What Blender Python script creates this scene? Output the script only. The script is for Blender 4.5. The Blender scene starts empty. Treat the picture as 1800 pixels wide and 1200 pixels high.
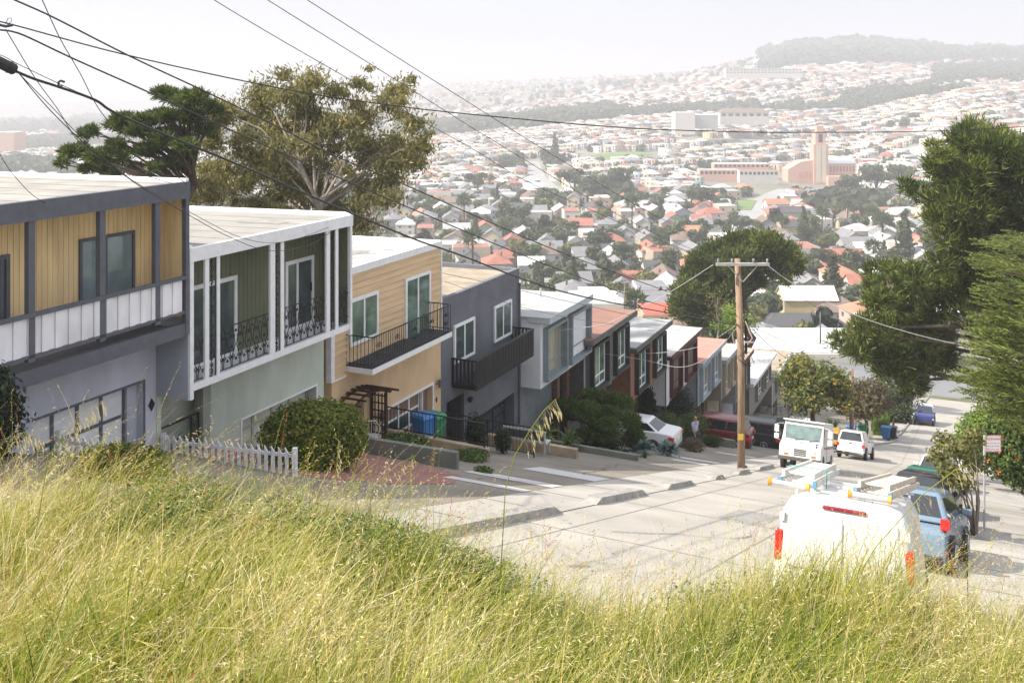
import bpy, math, random
import numpy as np
from mathutils import Vector, Matrix
random.seed(7); RNG = np.random.default_rng(7)
SC = bpy.context.scene
COL = SC.collection
F = 1750.0; HY = 150.0
CA, SA = 0.4158, 0.9095          # the street runs along u=(CA,SA); n=(SA,-CA) points from the house fronts over the road
TH = math.atan2(SA, CA)
def W(t, n, z=0.0): return Vector((CA*t+SA*n, SA*t-CA*n, z))
GT = [(-40, 7.0), (-10, 0.1), (72, -25.5), (85, -28.4), (105, -32.9), (142, -41.0), (156, -41.6), (200, -50)]
GT[0] = (-40, 9.44)
def gz(t):
    for (a, za), (b, zb) in zip(GT, GT[1:]):
        if t <= b: return za+(zb-za)*(t-a)/(b-a)
    return GT[-1][1]
def at(px, py, Y): return Vector(((px-900)/F*Y, Y, -(py-HY)/F*Y))
def fx(px, d):                    # where a sight line meets the upright plane d metres left of the street axis
    Y = d/SA*F/(900+F*CA/SA-px); return (Y-CA*d)/SA
def fz(px, py, d): return -(py-HY)/F*(d/SA*F/(900+F*CA/SA-px))

# ------------------------------------------------------------------ materials
MATS = {}
def mat(name, col, rough=0.8, var=0.12, scale=3.0, bump=0.0, bscale=40.0, metal=0.0, trans=0.0, emit=0.0, col2=None, detail=4, stretch=None, spec=0.5):
    if name in MATS: return MATS[name]
    m = bpy.data.materials.new(name); m.use_nodes = True
    nt = m.node_tree; b = nt.nodes['Principled BSDF']
    b.inputs['Roughness'].default_value = rough; b.inputs['Metallic'].default_value = metal
    b.inputs['Specular IOR Level'].default_value = spec
    c = (*col, 1)
    m.diffuse_color = c
    if var > 0:
        tc = nt.nodes.new('ShaderNodeTexCoord'); nz = nt.nodes.new('ShaderNodeTexNoise')
        nz.inputs['Scale'].default_value = scale; nz.inputs['Detail'].default_value = detail
        src = tc.outputs['Object']
        if stretch:
            mp = nt.nodes.new('ShaderNodeMapping'); mp.inputs['Scale'].default_value = stretch
            nt.links.new(src, mp.inputs[0]); src = mp.outputs[0]
        nt.links.new(src, nz.inputs['Vector'])
        r = nt.nodes.new('ShaderNodeValToRGB')
        c2 = col2 if col2 else tuple(min(1, v*(1+var)) for v in col)
        c1 = col if col2 else tuple(v*(1-var) for v in col)
        r.color_ramp.elements[0].color = (*c1, 1); r.color_ramp.elements[1].color = (*c2, 1)
        r.color_ramp.elements[0].position = 0.32; r.color_ramp.elements[1].position = 0.68
        nt.links.new(nz.outputs['Fac'], r.inputs[0]); nt.links.new(r.outputs[0], b.inputs['Base Color'])
    else: b.inputs['Base Color'].default_value = c
    if bump > 0:
        tc2 = nt.nodes.new('ShaderNodeTexCoord'); n2 = nt.nodes.new('ShaderNodeTexNoise'); n2.inputs['Scale'].default_value = bscale; n2.inputs['Detail'].default_value = 5
        bp = nt.nodes.new('ShaderNodeBump'); bp.inputs['Strength'].default_value = bump; bp.inputs['Distance'].default_value = 0.02
        nt.links.new(tc2.outputs['Object'], n2.inputs['Vector']); nt.links.new(n2.outputs['Fac'], bp.inputs['Height']); nt.links.new(bp.outputs[0], b.inputs['Normal'])
    if trans > 0:
        out = nt.nodes['Material Output']; tr = nt.nodes.new('ShaderNodeBsdfTranslucent'); mx = nt.nodes.new('ShaderNodeMixShader')
        tr.inputs['Color'].default_value = (min(1, col[0]*1.5), min(1, col[1]*1.6), col[2]*0.9, 1)
        mx.inputs[0].default_value = trans
        nt.links.new(b.outputs[0], mx.inputs[1]); nt.links.new(tr.outputs[0], mx.inputs[2]); nt.links.new(mx.outputs[0], out.inputs['Surface'])
    MATS[name] = m
    return m
def paint(name, col): return mat('car '+name, col, 0.22, 0.0, spec=0.6)
WHITE = mat('white paint', (0.76, 0.76, 0.76), 0.6, 0.06, 6)
BLACKI = mat('black iron', (0.012, 0.012, 0.013), 0.5, 0)
DARK = mat('dark void', (0.02, 0.02, 0.022), 0.8, 0)
GLASS = mat('window glass', (0.035, 0.045, 0.05), 0.05, 0.5, 1.2, col2=(0.10, 0.13, 0.13), spec=0.9)
GLASSG = mat('window glass green', (0.05, 0.085, 0.07), 0.05, 0.5, 1.5, col2=(0.16, 0.24, 0.19), spec=0.9)
GLASSC = mat('window glass with curtain', (0.20, 0.20, 0.16), 0.06, 0.5, 2.0, col2=(0.34, 0.32, 0.26), spec=0.9, stretch=(5, 5, 0.3))
CARGL = mat('car glass', (0.018, 0.022, 0.025), 0.04, 0, spec=0.9)
CARGLL = mat('car glass pale', (0.12, 0.17, 0.16), 0.05, 0.3, 2, spec=0.9)
RUBBER = mat('tyre rubber', (0.012, 0.012, 0.013), 0.75, 0)
ALLOY = mat('alloy', (0.45, 0.45, 0.46), 0.3, 0, metal=0.7)
REDL = mat('red lamp', (0.5, 0.02, 0.02), 0.2, 0)
AMBER = mat('amber lamp', (0.6, 0.16, 0.06), 0.3, 0)
CLEARL = mat('clear lamp', (0.5, 0.52, 0.55), 0.15, 0)
PLAST = mat('black plastic', (0.02, 0.02, 0.022), 0.55, 0)
ALU = mat('aluminium', (0.55, 0.56, 0.57), 0.4, 0.1, 8, metal=0.4)
BARK = mat('bark', (0.075, 0.055, 0.04), 0.95, 0.35, 5, 0.6, 14)
BARKP = mat('pale bark', (0.22, 0.185, 0.15), 0.9, 0.3, 3, 0.4, 14)
WOODP = mat('pole wood', (0.27, 0.185, 0.12), 0.9, 0.35, 4, 0.5, 30, stretch=(8, 8, 0.5))

# ------------------------------------------------------------------ mesh helpers
def fastmesh(name, V, Q, mats, mi=None, parent=None, smooth=False):
    V = np.asarray(V, dtype=np.float32).reshape(-1, 3); Q = np.asarray(Q, dtype=np.int32); k = Q.shape[1]; m = Q.shape[0]
    me = bpy.data.meshes.new(name)
    me.vertices.add(len(V)); me.vertices.foreach_set('co', V.ravel())
    me.loops.add(m*k); me.loops.foreach_set('vertex_index', Q.ravel())
    me.polygons.add(m); me.polygons.foreach_set('loop_start', np.arange(m, dtype=np.int32)*k)
    for q in mats: me.materials.append(q)
    if mi is not None: me.polygons.foreach_set('material_index', np.asarray(mi, dtype=np.int32))
    if smooth: me.polygons.foreach_set('use_smooth', np.ones(m, dtype=bool))
    me.update(calc_edges=True)
    o = bpy.data.objects.new(name, me); COL.objects.link(o)
    if parent: o.parent = parent
    return o
class MB:
    def __init__(s): s.v = []; s.f = []; s.m = []
    def add(s, vs, fs, m=0):
        b = len(s.v); s.v += [tuple(v) for v in vs]; s.f += [tuple(b+i for i in f) for f in fs]; s.m += [m]*len(fs); return s
    def box(s, x0, x1, y0, y1, z0, z1, m=0):
        vs = [(x, y, z) for z in (z0, z1) for y in (y0, y1) for x in (x0, x1)]
        return s.add(vs, [(0, 2, 3, 1), (4, 5, 7, 6), (0, 1, 5, 4), (2, 6, 7, 3), (0, 4, 6, 2), (1, 3, 7, 5)], m)
    def obox(s, c, ax, ay, az, hx, hy, hz, m=0):
        c = Vector(c); vs = [c+Vector(ax)*(hx*i)+Vector(ay)*(hy*j)+Vector(az)*(hz*k) for k in (-1, 1) for j in (-1, 1) for i in (-1, 1)]
        return s.add(vs, [(0, 2, 3, 1), (4, 5, 7, 6), (0, 1, 5, 4), (2, 6, 7, 3), (0, 4, 6, 2), (1, 3, 7, 5)], m)
    def bar(s, a, b, w, h=None, m=0):
        a = Vector(a); b = Vector(b); d = b-a; L = d.length
        if L < 1e-6: return s
        d.normalize(); up = Vector((0, 0, 1)) if abs(d.z) < 0.95 else Vector((1, 0, 0))
        x = d.cross(up).normalized(); y = x.cross(d)
        return s.obox((a+b)/2, d, x, y, L/2, w/2, (h or w)/2, m)
    def tube(s, pts, rad, k=6, m=0, cap=True):
        pts = [Vector(p) for p in pts]; n = len(pts)
        if not hasattr(rad, '__len__'): rad = [rad]*n
        b = len(s.v); ref = None
        for i, p in enumerate(pts):
            d = (pts[min(i+1, n-1)]-pts[max(i-1, 0)])
            if d.length < 1e-9: d = Vector((0, 0, 1))
            d.normalize()
            if ref is None: ref = Vector((0, 0, 1)) if abs(d.z) < 0.9 else Vector((1, 0, 0))
            x = (ref-d*ref.dot(d)).normalized(); y = d.cross(x); ref = x
            for j in range(k):
                a = 2*math.pi*j/k; s.v.append(tuple(p+(x*math.cos(a)+y*math.sin(a))*rad[i]))
        for i in range(n-1):
            for j in range(k):
                j2 = (j+1) % k; s.f.append((b+i*k+j, b+i*k+j2, b+(i+1)*k+j2, b+(i+1)*k+j)); s.m.append(m)
        if cap: s.f.append(tuple(b+j for j in reversed(range(k)))); s.f.append(tuple(b+(n-1)*k+j for j in range(k))); s.m += [m, m]
        return s
    def prism(s, poly, a, b, fn, m=0):
        n = len(poly); vs = [fn(p, a) for p in poly]+[fn(p, b) for p in poly]
        fs = [tuple(reversed(range(n))), tuple(range(n, 2*n))]+[(i, (i+1) % n, n+(i+1) % n, n+i) for i in range(n)]
        return s.add(vs, fs, m)
    def build(s, name, mats, parent=None, smooth=False, bevel=0):
        me = bpy.data.meshes.new(name); me.from_pydata(s.v, [], s.f)
        if not isinstance(mats, (list, tuple)): mats = [mats]
        for q in mats: me.materials.append(q)
        if len(mats) > 1: me.polygons.foreach_set('material_index', s.m)
        if smooth: me.polygons.foreach_set('use_smooth', [True]*len(s.f))
        me.update()
        o = bpy.data.objects.new(name, me); COL.objects.link(o)
        if parent: o.parent = parent
        if bevel:
            md = o.modifiers.new('b', 'BEVEL'); md.width = bevel; md.segments = 2; md.limit_method = 'ANGLE'
        return o
def tag(o, label=None, cat=None, group=None, kind=None):
    if label: o['label'] = label
    if cat: o['category'] = cat
    if group: o['group'] = group
    if kind: o['kind'] = kind
    return o
def thing(name, label, cat, loc=(0, 0, 0), rz=0.0, group=None):
    o = bpy.data.objects.new(name, None); COL.objects.link(o); o.location = loc; o.rotation_euler = (0, 0, rz); o.empty_display_size = 0.3
    return tag(o, label, cat, group)
def copytree(o, parent=None):
    c = o.copy(); COL.objects.link(c)
    if parent: c.parent = parent
    for ch in list(o.children):
        if ch.name in bpy.data.objects: copytree(ch, c)
    return c
def slope_m(t, n, ang=0.0, z=None, sl=None):
    if sl is None: sl = (gz(t-2)-gz(t+2))/4
    T = Vector((CA, SA, -sl)).normalized(); NN = Vector((SA, -CA, 0)); up = NN.cross(T)
    if up.z < 0: up = -up
    a = math.radians(ang); h = T*math.cos(a)+NN*math.sin(a); y = up.cross(h)
    p = W(t, n, gz(t) if z is None else z)
    return Matrix(((h.x, y.x, up.x, p.x), (h.y, y.y, up.y, p.y), (h.z, y.z, up.z, p.z), (0, 0, 0, 1)))

# ------------------------------------------------------------------ foliage
LEAFM = {}
def leaves(kind):
    if kind in LEAFM: return LEAFM[kind]
    P = dict(pine=[(0.036, 0.055, 0.014), (0.10, 0.125, 0.028), (0.22, 0.235, 0.055)],
             cyp=[(0.04, 0.06, 0.014), (0.095, 0.12, 0.024), (0.18, 0.20, 0.042)],
             cypd=[(0.04, 0.06, 0.015), (0.075, 0.10, 0.022), (0.13, 0.16, 0.038)],
             euc=[(0.12, 0.115, 0.045), (0.19, 0.175, 0.07), (0.30, 0.24, 0.10)],
             mag=[(0.05, 0.075, 0.018), (0.13, 0.15, 0.03), (0.31, 0.22, 0.035)],
             hedge=[(0.06, 0.085, 0.012), (0.12, 0.145, 0.018), (0.21, 0.215, 0.028)],
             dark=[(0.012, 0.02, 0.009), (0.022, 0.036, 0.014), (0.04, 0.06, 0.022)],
             green=[(0.04, 0.065, 0.015), (0.07, 0.11, 0.025), (0.12, 0.17, 0.03)],
             bright=[(0.09, 0.14, 0.02), (0.15, 0.22, 0.03), (0.22, 0.28, 0.05)],
             red=[(0.085, 0.07, 0.035), (0.14, 0.10, 0.055), (0.07, 0.085, 0.03)],
             far=[(0.05, 0.075, 0.035), (0.075, 0.10, 0.045), (0.11, 0.13, 0.05)],
             fary=[(0.12, 0.12, 0.04), (0.17, 0.16, 0.05), (0.10, 0.11, 0.04)],
             fard=[(0.045, 0.058, 0.026), (0.065, 0.080, 0.034), (0.095, 0.105, 0.045)],
             blue=[(0.08, 0.13, 0.13), (0.12, 0.18, 0.18), (0.16, 0.22, 0.2)])[kind]
    LEAFM[kind] = [mat('leaf %s %d' % (kind, i), c, 0.55, 0.2, 1.5, trans=0.3, spec=0.3) for i, c in enumerate(P)]
    return LEAFM[kind]
def unit(n):
    v = RNG.normal(size=(n, 3)); return v/np.linalg.norm(v, axis=1)[:, None]
def crown(name, clumps, size, count, kind, parent=None, style='broad', up=0.3, aspect=0.5, shell=0.5, droop=0.0, weights=(.4, .35, .25), wind=(0, 0, 0), soft=0.0):
    """clumps: rows of x,y,z,rx,ry,rz; count leaves shared by volume^(2/3)"""
    C = np.array(clumps, dtype=float); w = (C[:, 3]*C[:, 4]*C[:, 5])**(2/3); w /= w.sum()
    idx = RNG.choice(len(C), size=count, p=w)
    d = unit(count); r = shell+(1-shell)*RNG.random(count)**0.6
    r *= 0.82+0.25*RNG.random(count)
    if soft: r = r*(1-soft)+soft*np.minimum(1.9, np.abs(RNG.normal(size=count))*.85)
    P = C[idx, :3]+d*r[:, None]*C[idx, 3:6]
    if style == 'broad':
        nrm = d*0.8+unit(count)*0.8; nrm[:, 2] += up; nrm /= np.linalg.norm(nrm, axis=1)[:, None]
        a = np.cross(nrm, unit(count)); a /= np.linalg.norm(a, axis=1)[:, None]
        if droop: a[:, 2] -= droop; a /= np.linalg.norm(a, axis=1)[:, None]
        b = np.cross(nrm, a); s = size*(0.6+0.8*RNG.random(count))[:, None]
        V = np.stack([P-a*s, P+b*s*aspect, P+a*s, P-b*s*aspect], axis=1).reshape(-1, 3)
        Q = np.arange(count*4).reshape(-1, 4)
    else:                                # tufts of thin spikes / sprays
        k = 5
        dd = np.repeat(d, k, axis=0); PP = np.repeat(P, k, axis=0)
        dirv = dd*0.8+unit(count*k)*0.75; dirv[:, 2] += up; dirv += np.array(wind); dirv /= np.linalg.norm(dirv, axis=1)[:, None]
        sd = np.cross(dirv, unit(count*k)); sd /= np.linalg.norm(sd, axis=1)[:, None]
        s = size*(0.6+0.8*RNG.random(count*k))[:, None]
        V = np.stack([PP-sd*s*aspect*0.3, PP+dirv*s*0.45-sd*s*aspect, PP+dirv*s, PP+dirv*s*0.45+sd*s*aspect], axis=1).reshape(-1, 3)
        Q = np.arange(count*k*4).reshape(-1, 4); idx = np.repeat(idx, k)
    # patches of lighter and darker leaves, by clump
    cw = RNG.random(len(C))
    rr = RNG.random(len(Q))*0.75+cw[idx]*0.25
    th = np.cumsum(weights)/sum(weights)
    mi = np.searchsorted(th[:2], rr)
    return fastmesh(name, V, Q, leaves(kind), mi, parent)
def limbs(base, top, r0, clumps, m, name='trunk', parent=None, r1=0.05, n=None, bend=0.3):
    mb = MB(); base = Vector(base); top = Vector(top); rnd = random.Random(int(abs(base.x*100+top.z*7)))
    pts = []; K = 6; L = (top-base).length
    for i in range(K+1):
        f = i/K; p = base.lerp(top, f); 
        if 0 < i < K: p += Vector((rnd.uniform(-1, 1), rnd.uniform(-1, 1), 0))*bend*L*0.08
        pts.append(p)
    mb.tube(pts, [r0*(1-f/K*0.65)*(1.25 if f == 0 else 1) for f in range(K+1)], 8)
    cl = clumps if n is None else rnd.sample(list(clumps), min(n, len(clumps)))
    for c in cl:
        e = Vector(c[:3]); h = max(0.12, min(0.85, (e.z-base.z)/max(0.1, (top.z-base.z))*0.75)); s = pts[0].lerp(pts[-1], h)
        i = min(K-1, int(h*K)); s = pts[i].lerp(pts[i+1], h*K-i)
        mid = s.lerp(e, 0.5)+Vector((rnd.uniform(-1, 1), rnd.uniform(-1, 1), rnd.uniform(-0.2, 1)))*(e-s).length*0.12
        rr = r0*(1-h*0.65)*0.5
        mb.tube([s, s.lerp(mid, .5)+Vector((0, 0, .02)), mid, mid.lerp(e, .6), e], [rr, rr*.8, rr*.6, rr*.35, r1*0.4], 5, cap=False)
    return mb.build(name, m, parent, smooth=True)
def shrub(name, label, cat, t, n, r, h, kind, z=None, size=0.06, count=2500, group=None, style='broad', blobs=6, stem=True, up=0.3, aspect=.5, sq=0.8):
    z0 = gz(t) if z is None else z
    root = thing(name, label, cat, W(t, n, z0-0.03), 0, group)
    cl = []
    for i in range(blobs):
        a = random.uniform(0, 6.28); q = random.uniform(0, .5)*r
        cl.append((math.cos(a)*q, math.sin(a)*q, h*random.uniform(.42, .62), r*random.uniform(.5, .7), r*random.uniform(.5, .7), h*random.uniform(.35, .45)))
    cl.append((0, 0, h*.5, r*sq, r*sq, h*.48))
    crown('foliage', cl, size, count, kind, root, style, up, aspect, shell=0.6)
    if stem: limbs((0, 0, 0), (0, 0, h*.5), 0.05+0.02*h, cl, BARK, 'stem', root, n=5)
    return root

# ------------------------------------------------------------------ world, sun, camera
world = bpy.data.worlds.new('World'); SC.world = world; world.use_nodes = True
EL = math.radians(43); SH = Vector((-1.20, -0.221, 0)).normalized()      # towards the sun
nt = world.node_tree; bg = nt.nodes['Background']; sky = nt.nodes.new('ShaderNodeTexSky')
sky.sky_type = 'NISHITA'; sky.sun_disc = False; sky.sun_elevation = EL; sky.sun_rotation = math.atan2(SH.x, SH.y) % (2*math.pi)
sky.air_density = 1.0; sky.dust_density = 4.0; sky.ozone_density = 1.0
tc = nt.nodes.new('ShaderNodeTexCoord'); mp = nt.nodes.new('ShaderNodeMapping'); mp.inputs['Scale'].default_value = (1, 1, 5)
nz = nt.nodes.new('ShaderNodeTexNoise'); nz.inputs['Scale'].default_value = 1.6; nz.inputs['Detail'].default_value = 4
rp = nt.nodes.new('ShaderNodeMapRange'); rp.inputs[1].default_value = 0.3; rp.inputs[2].default_value = 0.7; rp.inputs[3].default_value = 0.72; rp.inputs[4].default_value = 0.92
mx = nt.nodes.new('ShaderNodeMixRGB'); mx.inputs[2].default_value = (4.95, 5.12, 5.65, 1)     # thin high cloud veil
nt.links.new(tc.outputs['Generated'], mp.inputs[0]); nt.links.new(mp.outputs[0], nz.inputs['Vector']); nt.links.new(nz.outputs['Fac'], rp.inputs[0])
nt.links.new(rp.outputs[0], mx.inputs[0]); nt.links.new(sky.outputs[0], mx.inputs[1]); sx = nt.nodes.new('ShaderNodeSeparateXYZ'); zr = nt.nodes.new('ShaderNodeMapRange'); zr.inputs[1].default_value = .15; zr.inputs[2].default_value = .8; zr.inputs[3].default_value = 1.0; zr.inputs[4].default_value = 1.75
vm = nt.nodes.new('ShaderNodeVectorMath'); vm.operation = 'SCALE'      # the veil is brightest overhead, as thin overcast is
nt.links.new(tc.outputs['Generated'], sx.inputs[0]); nt.links.new(sx.outputs['Z'], zr.inputs[0]); nt.links.new(mx.outputs[0], vm.inputs[0]); nt.links.new(zr.outputs[0], vm.inputs['Scale']); nt.links.new(vm.outputs[0], bg.inputs[0]); bg.inputs[1].default_value = 0.10
sun = bpy.data.lights.new('sun', 'SUN'); sun.energy = 4.9; sun.angle = math.radians(0.5); sun.color = (1.0, 0.93, 0.82)
so = bpy.data.objects.new('sun', sun); COL.objects.link(so)
SD = Vector((SH.x*math.cos(EL), SH.y*math.cos(EL), math.sin(EL))); so.rotation_euler = (-SD).to_track_quat('-Z', 'Y').to_euler()
cam = bpy.data.cameras.new('camera'); cam.lens = 35; cam.sensor_width = 36; cam.shift_y = -0.25; cam.clip_end = 30000; cam.clip_start = 0.1
co = bpy.data.objects.new('camera', cam); COL.objects.link(co); co.rotation_euler = (math.radians(90), 0, 0); SC.camera = co
SC.view_settings.view_transform = 'Standard'; SC.view_settings.look = 'None'; SC.view_settings.exposure = 0.82; SC.view_settings.gamma = 1
SC.cycles.max_bounces = 6; SC.cycles.transparent_max_bounces = 4; SC.cycles.volume_bounces = 0

# ------------------------------------------------------------------ ground, road, pavements
ASPH = mat('concrete road', (0.345, 0.32, 0.28), 0.9, 0.13, 0.6, 0.25, 30, detail=10)
DRIVE = mat('driveway concrete', (0.205, 0.18, 0.145), 0.92, 0.22, 0.5, 0.3, 20, detail=8)
WALKM = mat('pavement concrete', (0.36, 0.335, 0.30), 0.9, 0.14, 0.6, 0.3, 20, detail=8)
SOIL = mat('hillside soil', (0.12, 0.10, 0.06), 0.95, 0.3, 0.4, 0.5, 8, col2=(0.10, 0.12, 0.04))
def strip(name, m, ts, n0f, n1f, dz, cols=2, thick=0.0):
    mb = MB(); vs = []
    for t in ts:
        for j in range(cols+1):
            n = n0f(t)+(n1f(t)-n0f(t))*j/cols; vs.append(W(t, n, gz(t)+dz))
    fs = [(i*(cols+1)+j, i*(cols+1)+j+1, (i+1)*(cols+1)+j+1, (i+1)*(cols+1)+j) for i in range(len(ts)-1) for j in range(cols)]
    mb.add(vs, fs)
    if thick:
        b = []
        for t in ts: b += [W(t, n0f(t), gz(t)+dz), W(t, n0f(t), gz(t)+dz-thick), W(t, n1f(t), gz(t)+dz), W(t, n1f(t), gz(t)+dz-thick)]
        mb.add(b, [(4*i, 4*i+1, 4*i+5, 4*i+4) for i in range(len(ts)-1)]+[(4*i+2, 4*i+6, 4*i+7, 4*i+3) for i in range(len(ts)-1)])
    return tag(mb.build(name, m), kind='structure')
TS = [6+2*i for i in range(76)]
hs = MB(); tt = list(range(-12, 200, 4)); nn = [-120, -60, -32, -18, -8, 0, 8, 20, 40, 80, 150]
hs.add([W(t, n, gz(t)-0.03+(0.0 if n > -30 else -(abs(n)-30)*0.10)+(0.05*max(0, n-8))) for t in tt for n in nn],
       [(i*11+j, i*11+j+1, i*11+12+j, i*11+11+j) for i in range(len(tt)-1) for j in range(10)])
tag(hs.build('ground', SOIL), kind='structure')
def kerbL(t):
    if t < 74: return -8.1
    if t < 84: return -8.1+(t-74)*0.29
    return -5.2+(t-84)*0.012
def kerbR(t): return 0.0 if t < 60 else 0.0+(t-60)*0.006
strip('road', ASPH, TS[:69], kerbL, kerbR, 0.0, 4)
strip('forecourt', DRIVE, TS[:66], lambda t: -17.6, lambda t: kerbL(t)-1.8, 0.004, 4)
strip('pavement', WALKM, TS[:68], lambda t: kerbL(t)-1.8, lambda t: kerbL(t)-0.02, 0.012, 1)
strip('pavement', WALKM, TS[:68], lambda t: kerbR(t)+0.02, lambda t: kerbR(t)+2.4, 0.10, 1, 0.12)
strip('path', DRIVE, TS[:60], lambda t: kerbR(t)+2.4, lambda t: kerbR(t)+9, 0.08, 1)
# road joints and cracks
mb = MB()
for t in [12+6.1*i for i in range(20)]:
    mb.add([W(t, kerbL(t), gz(t)+.004), W(t+.05, kerbL(t), gz(t+.05)+.004), W(t+.05, 0, gz(t+.05)+.004), W(t, 0, gz(t)+.004)], [(0, 1, 2, 3)])
for n in (-4.05, -7.2):
    for t in TS[2:60]: mb.add([W(t, n, gz(t)+.004), W(t, n+.04, gz(t)+.004), W(t+2, n+.04, gz(t+2)+.004), W(t+2, n, gz(t+2)+.004)], [(0, 1, 2, 3)])
tag(mb.build('road_joint', mat('tar seam', (0.20, 0.19, 0.18), 0.9, 0.2)), kind='structure')
mb = MB()
for t in [14+3.05*i for i in range(40)]:
    for a, b in ((kerbL(t)-1.8, kerbL(t)), (0, 2.4)):
        dz = .018 if b < 1 and a < -1 else .106
        mb.add([W(t, a, gz(t)+dz), W(t+.025, a, gz(t)+dz), W(t+.025, b, gz(t)+dz), W(t, b, gz(t)+dz)], [(0, 1, 2, 3)])
for t in [17.9, 24.6, 31.8, 38.9, 45, 52, 59.2, 66.5, 73.5, 80, 88]:
    a, b = -17.3, kerbL(t)-1.8
    mb.add([W(t, a, gz(t)+.009), W(t+.035, a, gz(t)+.009), W(t+.035, b, gz(t)+.009), W(t, b, gz(t)+.009)], [(0, 1, 2, 3)])
for t in TS[4:4]: mb.add([W(t, -13.2, gz(t)+.009), W(t, -13.165, gz(t)+.009), W(t+2, -13.165, gz(t+2)+.009), W(t+2, -13.2, gz(t+2)+.009)], [(0, 1, 2, 3)])
tag(mb.build('pavement_joint', mat('joint', (0.17, 0.16, 0.15), 0.9, 0.2)), kind='structure')
mb = MB(); rc = random.Random(5)
for t0, n0, dt, dn, k in ((19, -6.5, .5, .35, 14), (26, -2.0, .6, -.25, 12), (30, -5.0, .25, .5, 9), (40, -3.0, .7, -.2, 14), (22, -13.5, .35, .3, 12), (33, -12.0, .5, .2, 12), (50, -5.0, .6, .1, 16), (29, -10.8, .6, -.1, 12), (17, -3.5, .35, .35, 8)):
    t, n = t0, n0
    for i in range(k):
        t2, n2 = t+dt+rc.uniform(-.3, .3), n+dn+rc.uniform(-.3, .3); w_ = .012+.012*rc.random()
        mb.add([W(t, n-w_, gz(t)+.018), W(t, n+w_, gz(t)+.018), W(t2, n2+w_, gz(t2)+.018), W(t2, n2-w_, gz(t2)+.018)], [(0, 1, 2, 3)]); t, n = t2, n2
tag(mb.build('road_crack', mat('crack', (.10, .095, .09), .95)), kind='structure')
for i, (t, n, a, b) in enumerate(((24.5, -5.6, 2.6, 1.1), (37, -2.6, 3.5, 1.3), (45, -5.9, 1.6, 1.6), (58, -3.4, 5, 1.2))):
    tag(MB().add([W(t, n, gz(t)+.006), W(t, n+b, gz(t)+.006), W(t+a, n+b, gz(t+a)+.006), W(t+a, n, gz(t+a)+.006)], [(0, 1, 2, 3)]).build('road_patch', mat('patched concrete', (.255, .245, .23), .9, .12, 1.2)), kind='structure')
# kerb blocks between the driveway aprons
KM = mat('kerb concrete', (0.30, 0.285, 0.26), 0.9, 0.25, 4, 0.4, 30)
segs = [(14.6, 19.9), (23.0, 26.3), (29.2, 31.6), (35.4, 36.1), (39.3, 40.9), (43.5, 46.5), (50.2, 51.6), (57, 60.5), (66, 68)]
for a, b in segs:
    mb = MB(); vs = []
    for t, h in ((a-.45, 0.01), (a, .16), (b, .16), (b+.45, 0.01)):
        vs += [W(t, -8.45, gz(t)-.05), W(t, -8.45, gz(t)+h), W(t, -8.09, gz(t)+h), W(t, -8.05, gz(t)-.05)]
    for i in range(3): mb.add([vs[4*i+j] for j in range(4)]+[vs[4*i+4+j] for j in range(4)], [(1, 2, 6, 5), (2, 3, 7, 6), (0, 1, 5, 4)])
    tag(mb.build('kerb', KM), kind='structure')
mb = MB()
for i in range(36):
    t0 = 76+2*i; t1 = t0+2
    for t, q in ((t0, t1),):
        v = []
        for s in (t, q): v += [W(s, kerbL(s)-.15, gz(s)+.12), W(s, kerbL(s), gz(s)+.12), W(s, kerbL(s), gz(s)-.02)]
        mb.add(v, [(0, 1, 4, 3), (1, 2, 5, 4)])
tag(mb.build('kerb', KM), kind='structure')
# pale concrete patches in the forecourt, red painted drive, crossings
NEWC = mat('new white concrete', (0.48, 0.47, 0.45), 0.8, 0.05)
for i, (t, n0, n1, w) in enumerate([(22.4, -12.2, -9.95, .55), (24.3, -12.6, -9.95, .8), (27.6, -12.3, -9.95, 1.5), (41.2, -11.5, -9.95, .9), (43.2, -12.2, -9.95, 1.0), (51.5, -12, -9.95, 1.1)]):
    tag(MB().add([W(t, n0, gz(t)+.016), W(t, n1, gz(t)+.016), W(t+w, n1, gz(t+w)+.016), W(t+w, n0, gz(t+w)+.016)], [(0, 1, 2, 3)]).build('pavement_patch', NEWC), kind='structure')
REDP = mat('red painted concrete', (0.24, 0.095, 0.08), 0.85, 0.25, 1.5, col2=(0.25, 0.13, 0.11))
mb = MB(); poly = [(18.4, -17.3), (18.4, -13.2), (19.6, -12.0), (21.5, -11.4), (23.4, -12.2), (24.2, -13.4), (24.2, -17.3)]
mb.add([W(t, n, gz(t)+.013) for t, n in poly], [tuple(range(len(poly)))]); tag(mb.build('red_driveway', REDP), kind='structure')
ASPH2 = mat('asphalt', (0.17, 0.172, 0.18), 0.9, 0.12, 0.3, 0.2, 20)
PAINTW = mat('road paint', (0.72, 0.72, 0.70), 0.7, 0.1, 5)
mb = MB(); vs = [W(t, n, gz(t)+.006) for t in (141, 144, 148, 152, 156) for n in (-60, -20, 0, 30, 60)]
mb.add(vs, [(i*5+j, i*5+j+1, i*5+6+j, i*5+5+j) for i in range(4) for j in range(4)]); tag(mb.build('cross_street', ASPH2), kind='structure')
def patch(name, t0, t1, n0, n1, dz=.012):
    return tag(MB().add([W(t0, n0, gz(t0)+dz), W(t0, n1, gz(t0)+dz), W(t1, n1, gz(t1)+dz), W(t1, n0, gz(t1)+dz)], [(0, 1, 2, 3)]).build(name, PAINTW), kind='structure')
for i in range(8): patch('crosswalk_marking', 141.7, 143.0, -4.2+i*1.45, -3.5+i*1.45)
for i in range(8): patch('crosswalk_marking', 154.2, 155.5, -4.2+i*1.45, -3.5+i*1.45)
for i in range(10): patch('crosswalk_marking', 143.4+i*1.12, 143.95+i*1.12, -8.2, -4.9)

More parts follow.
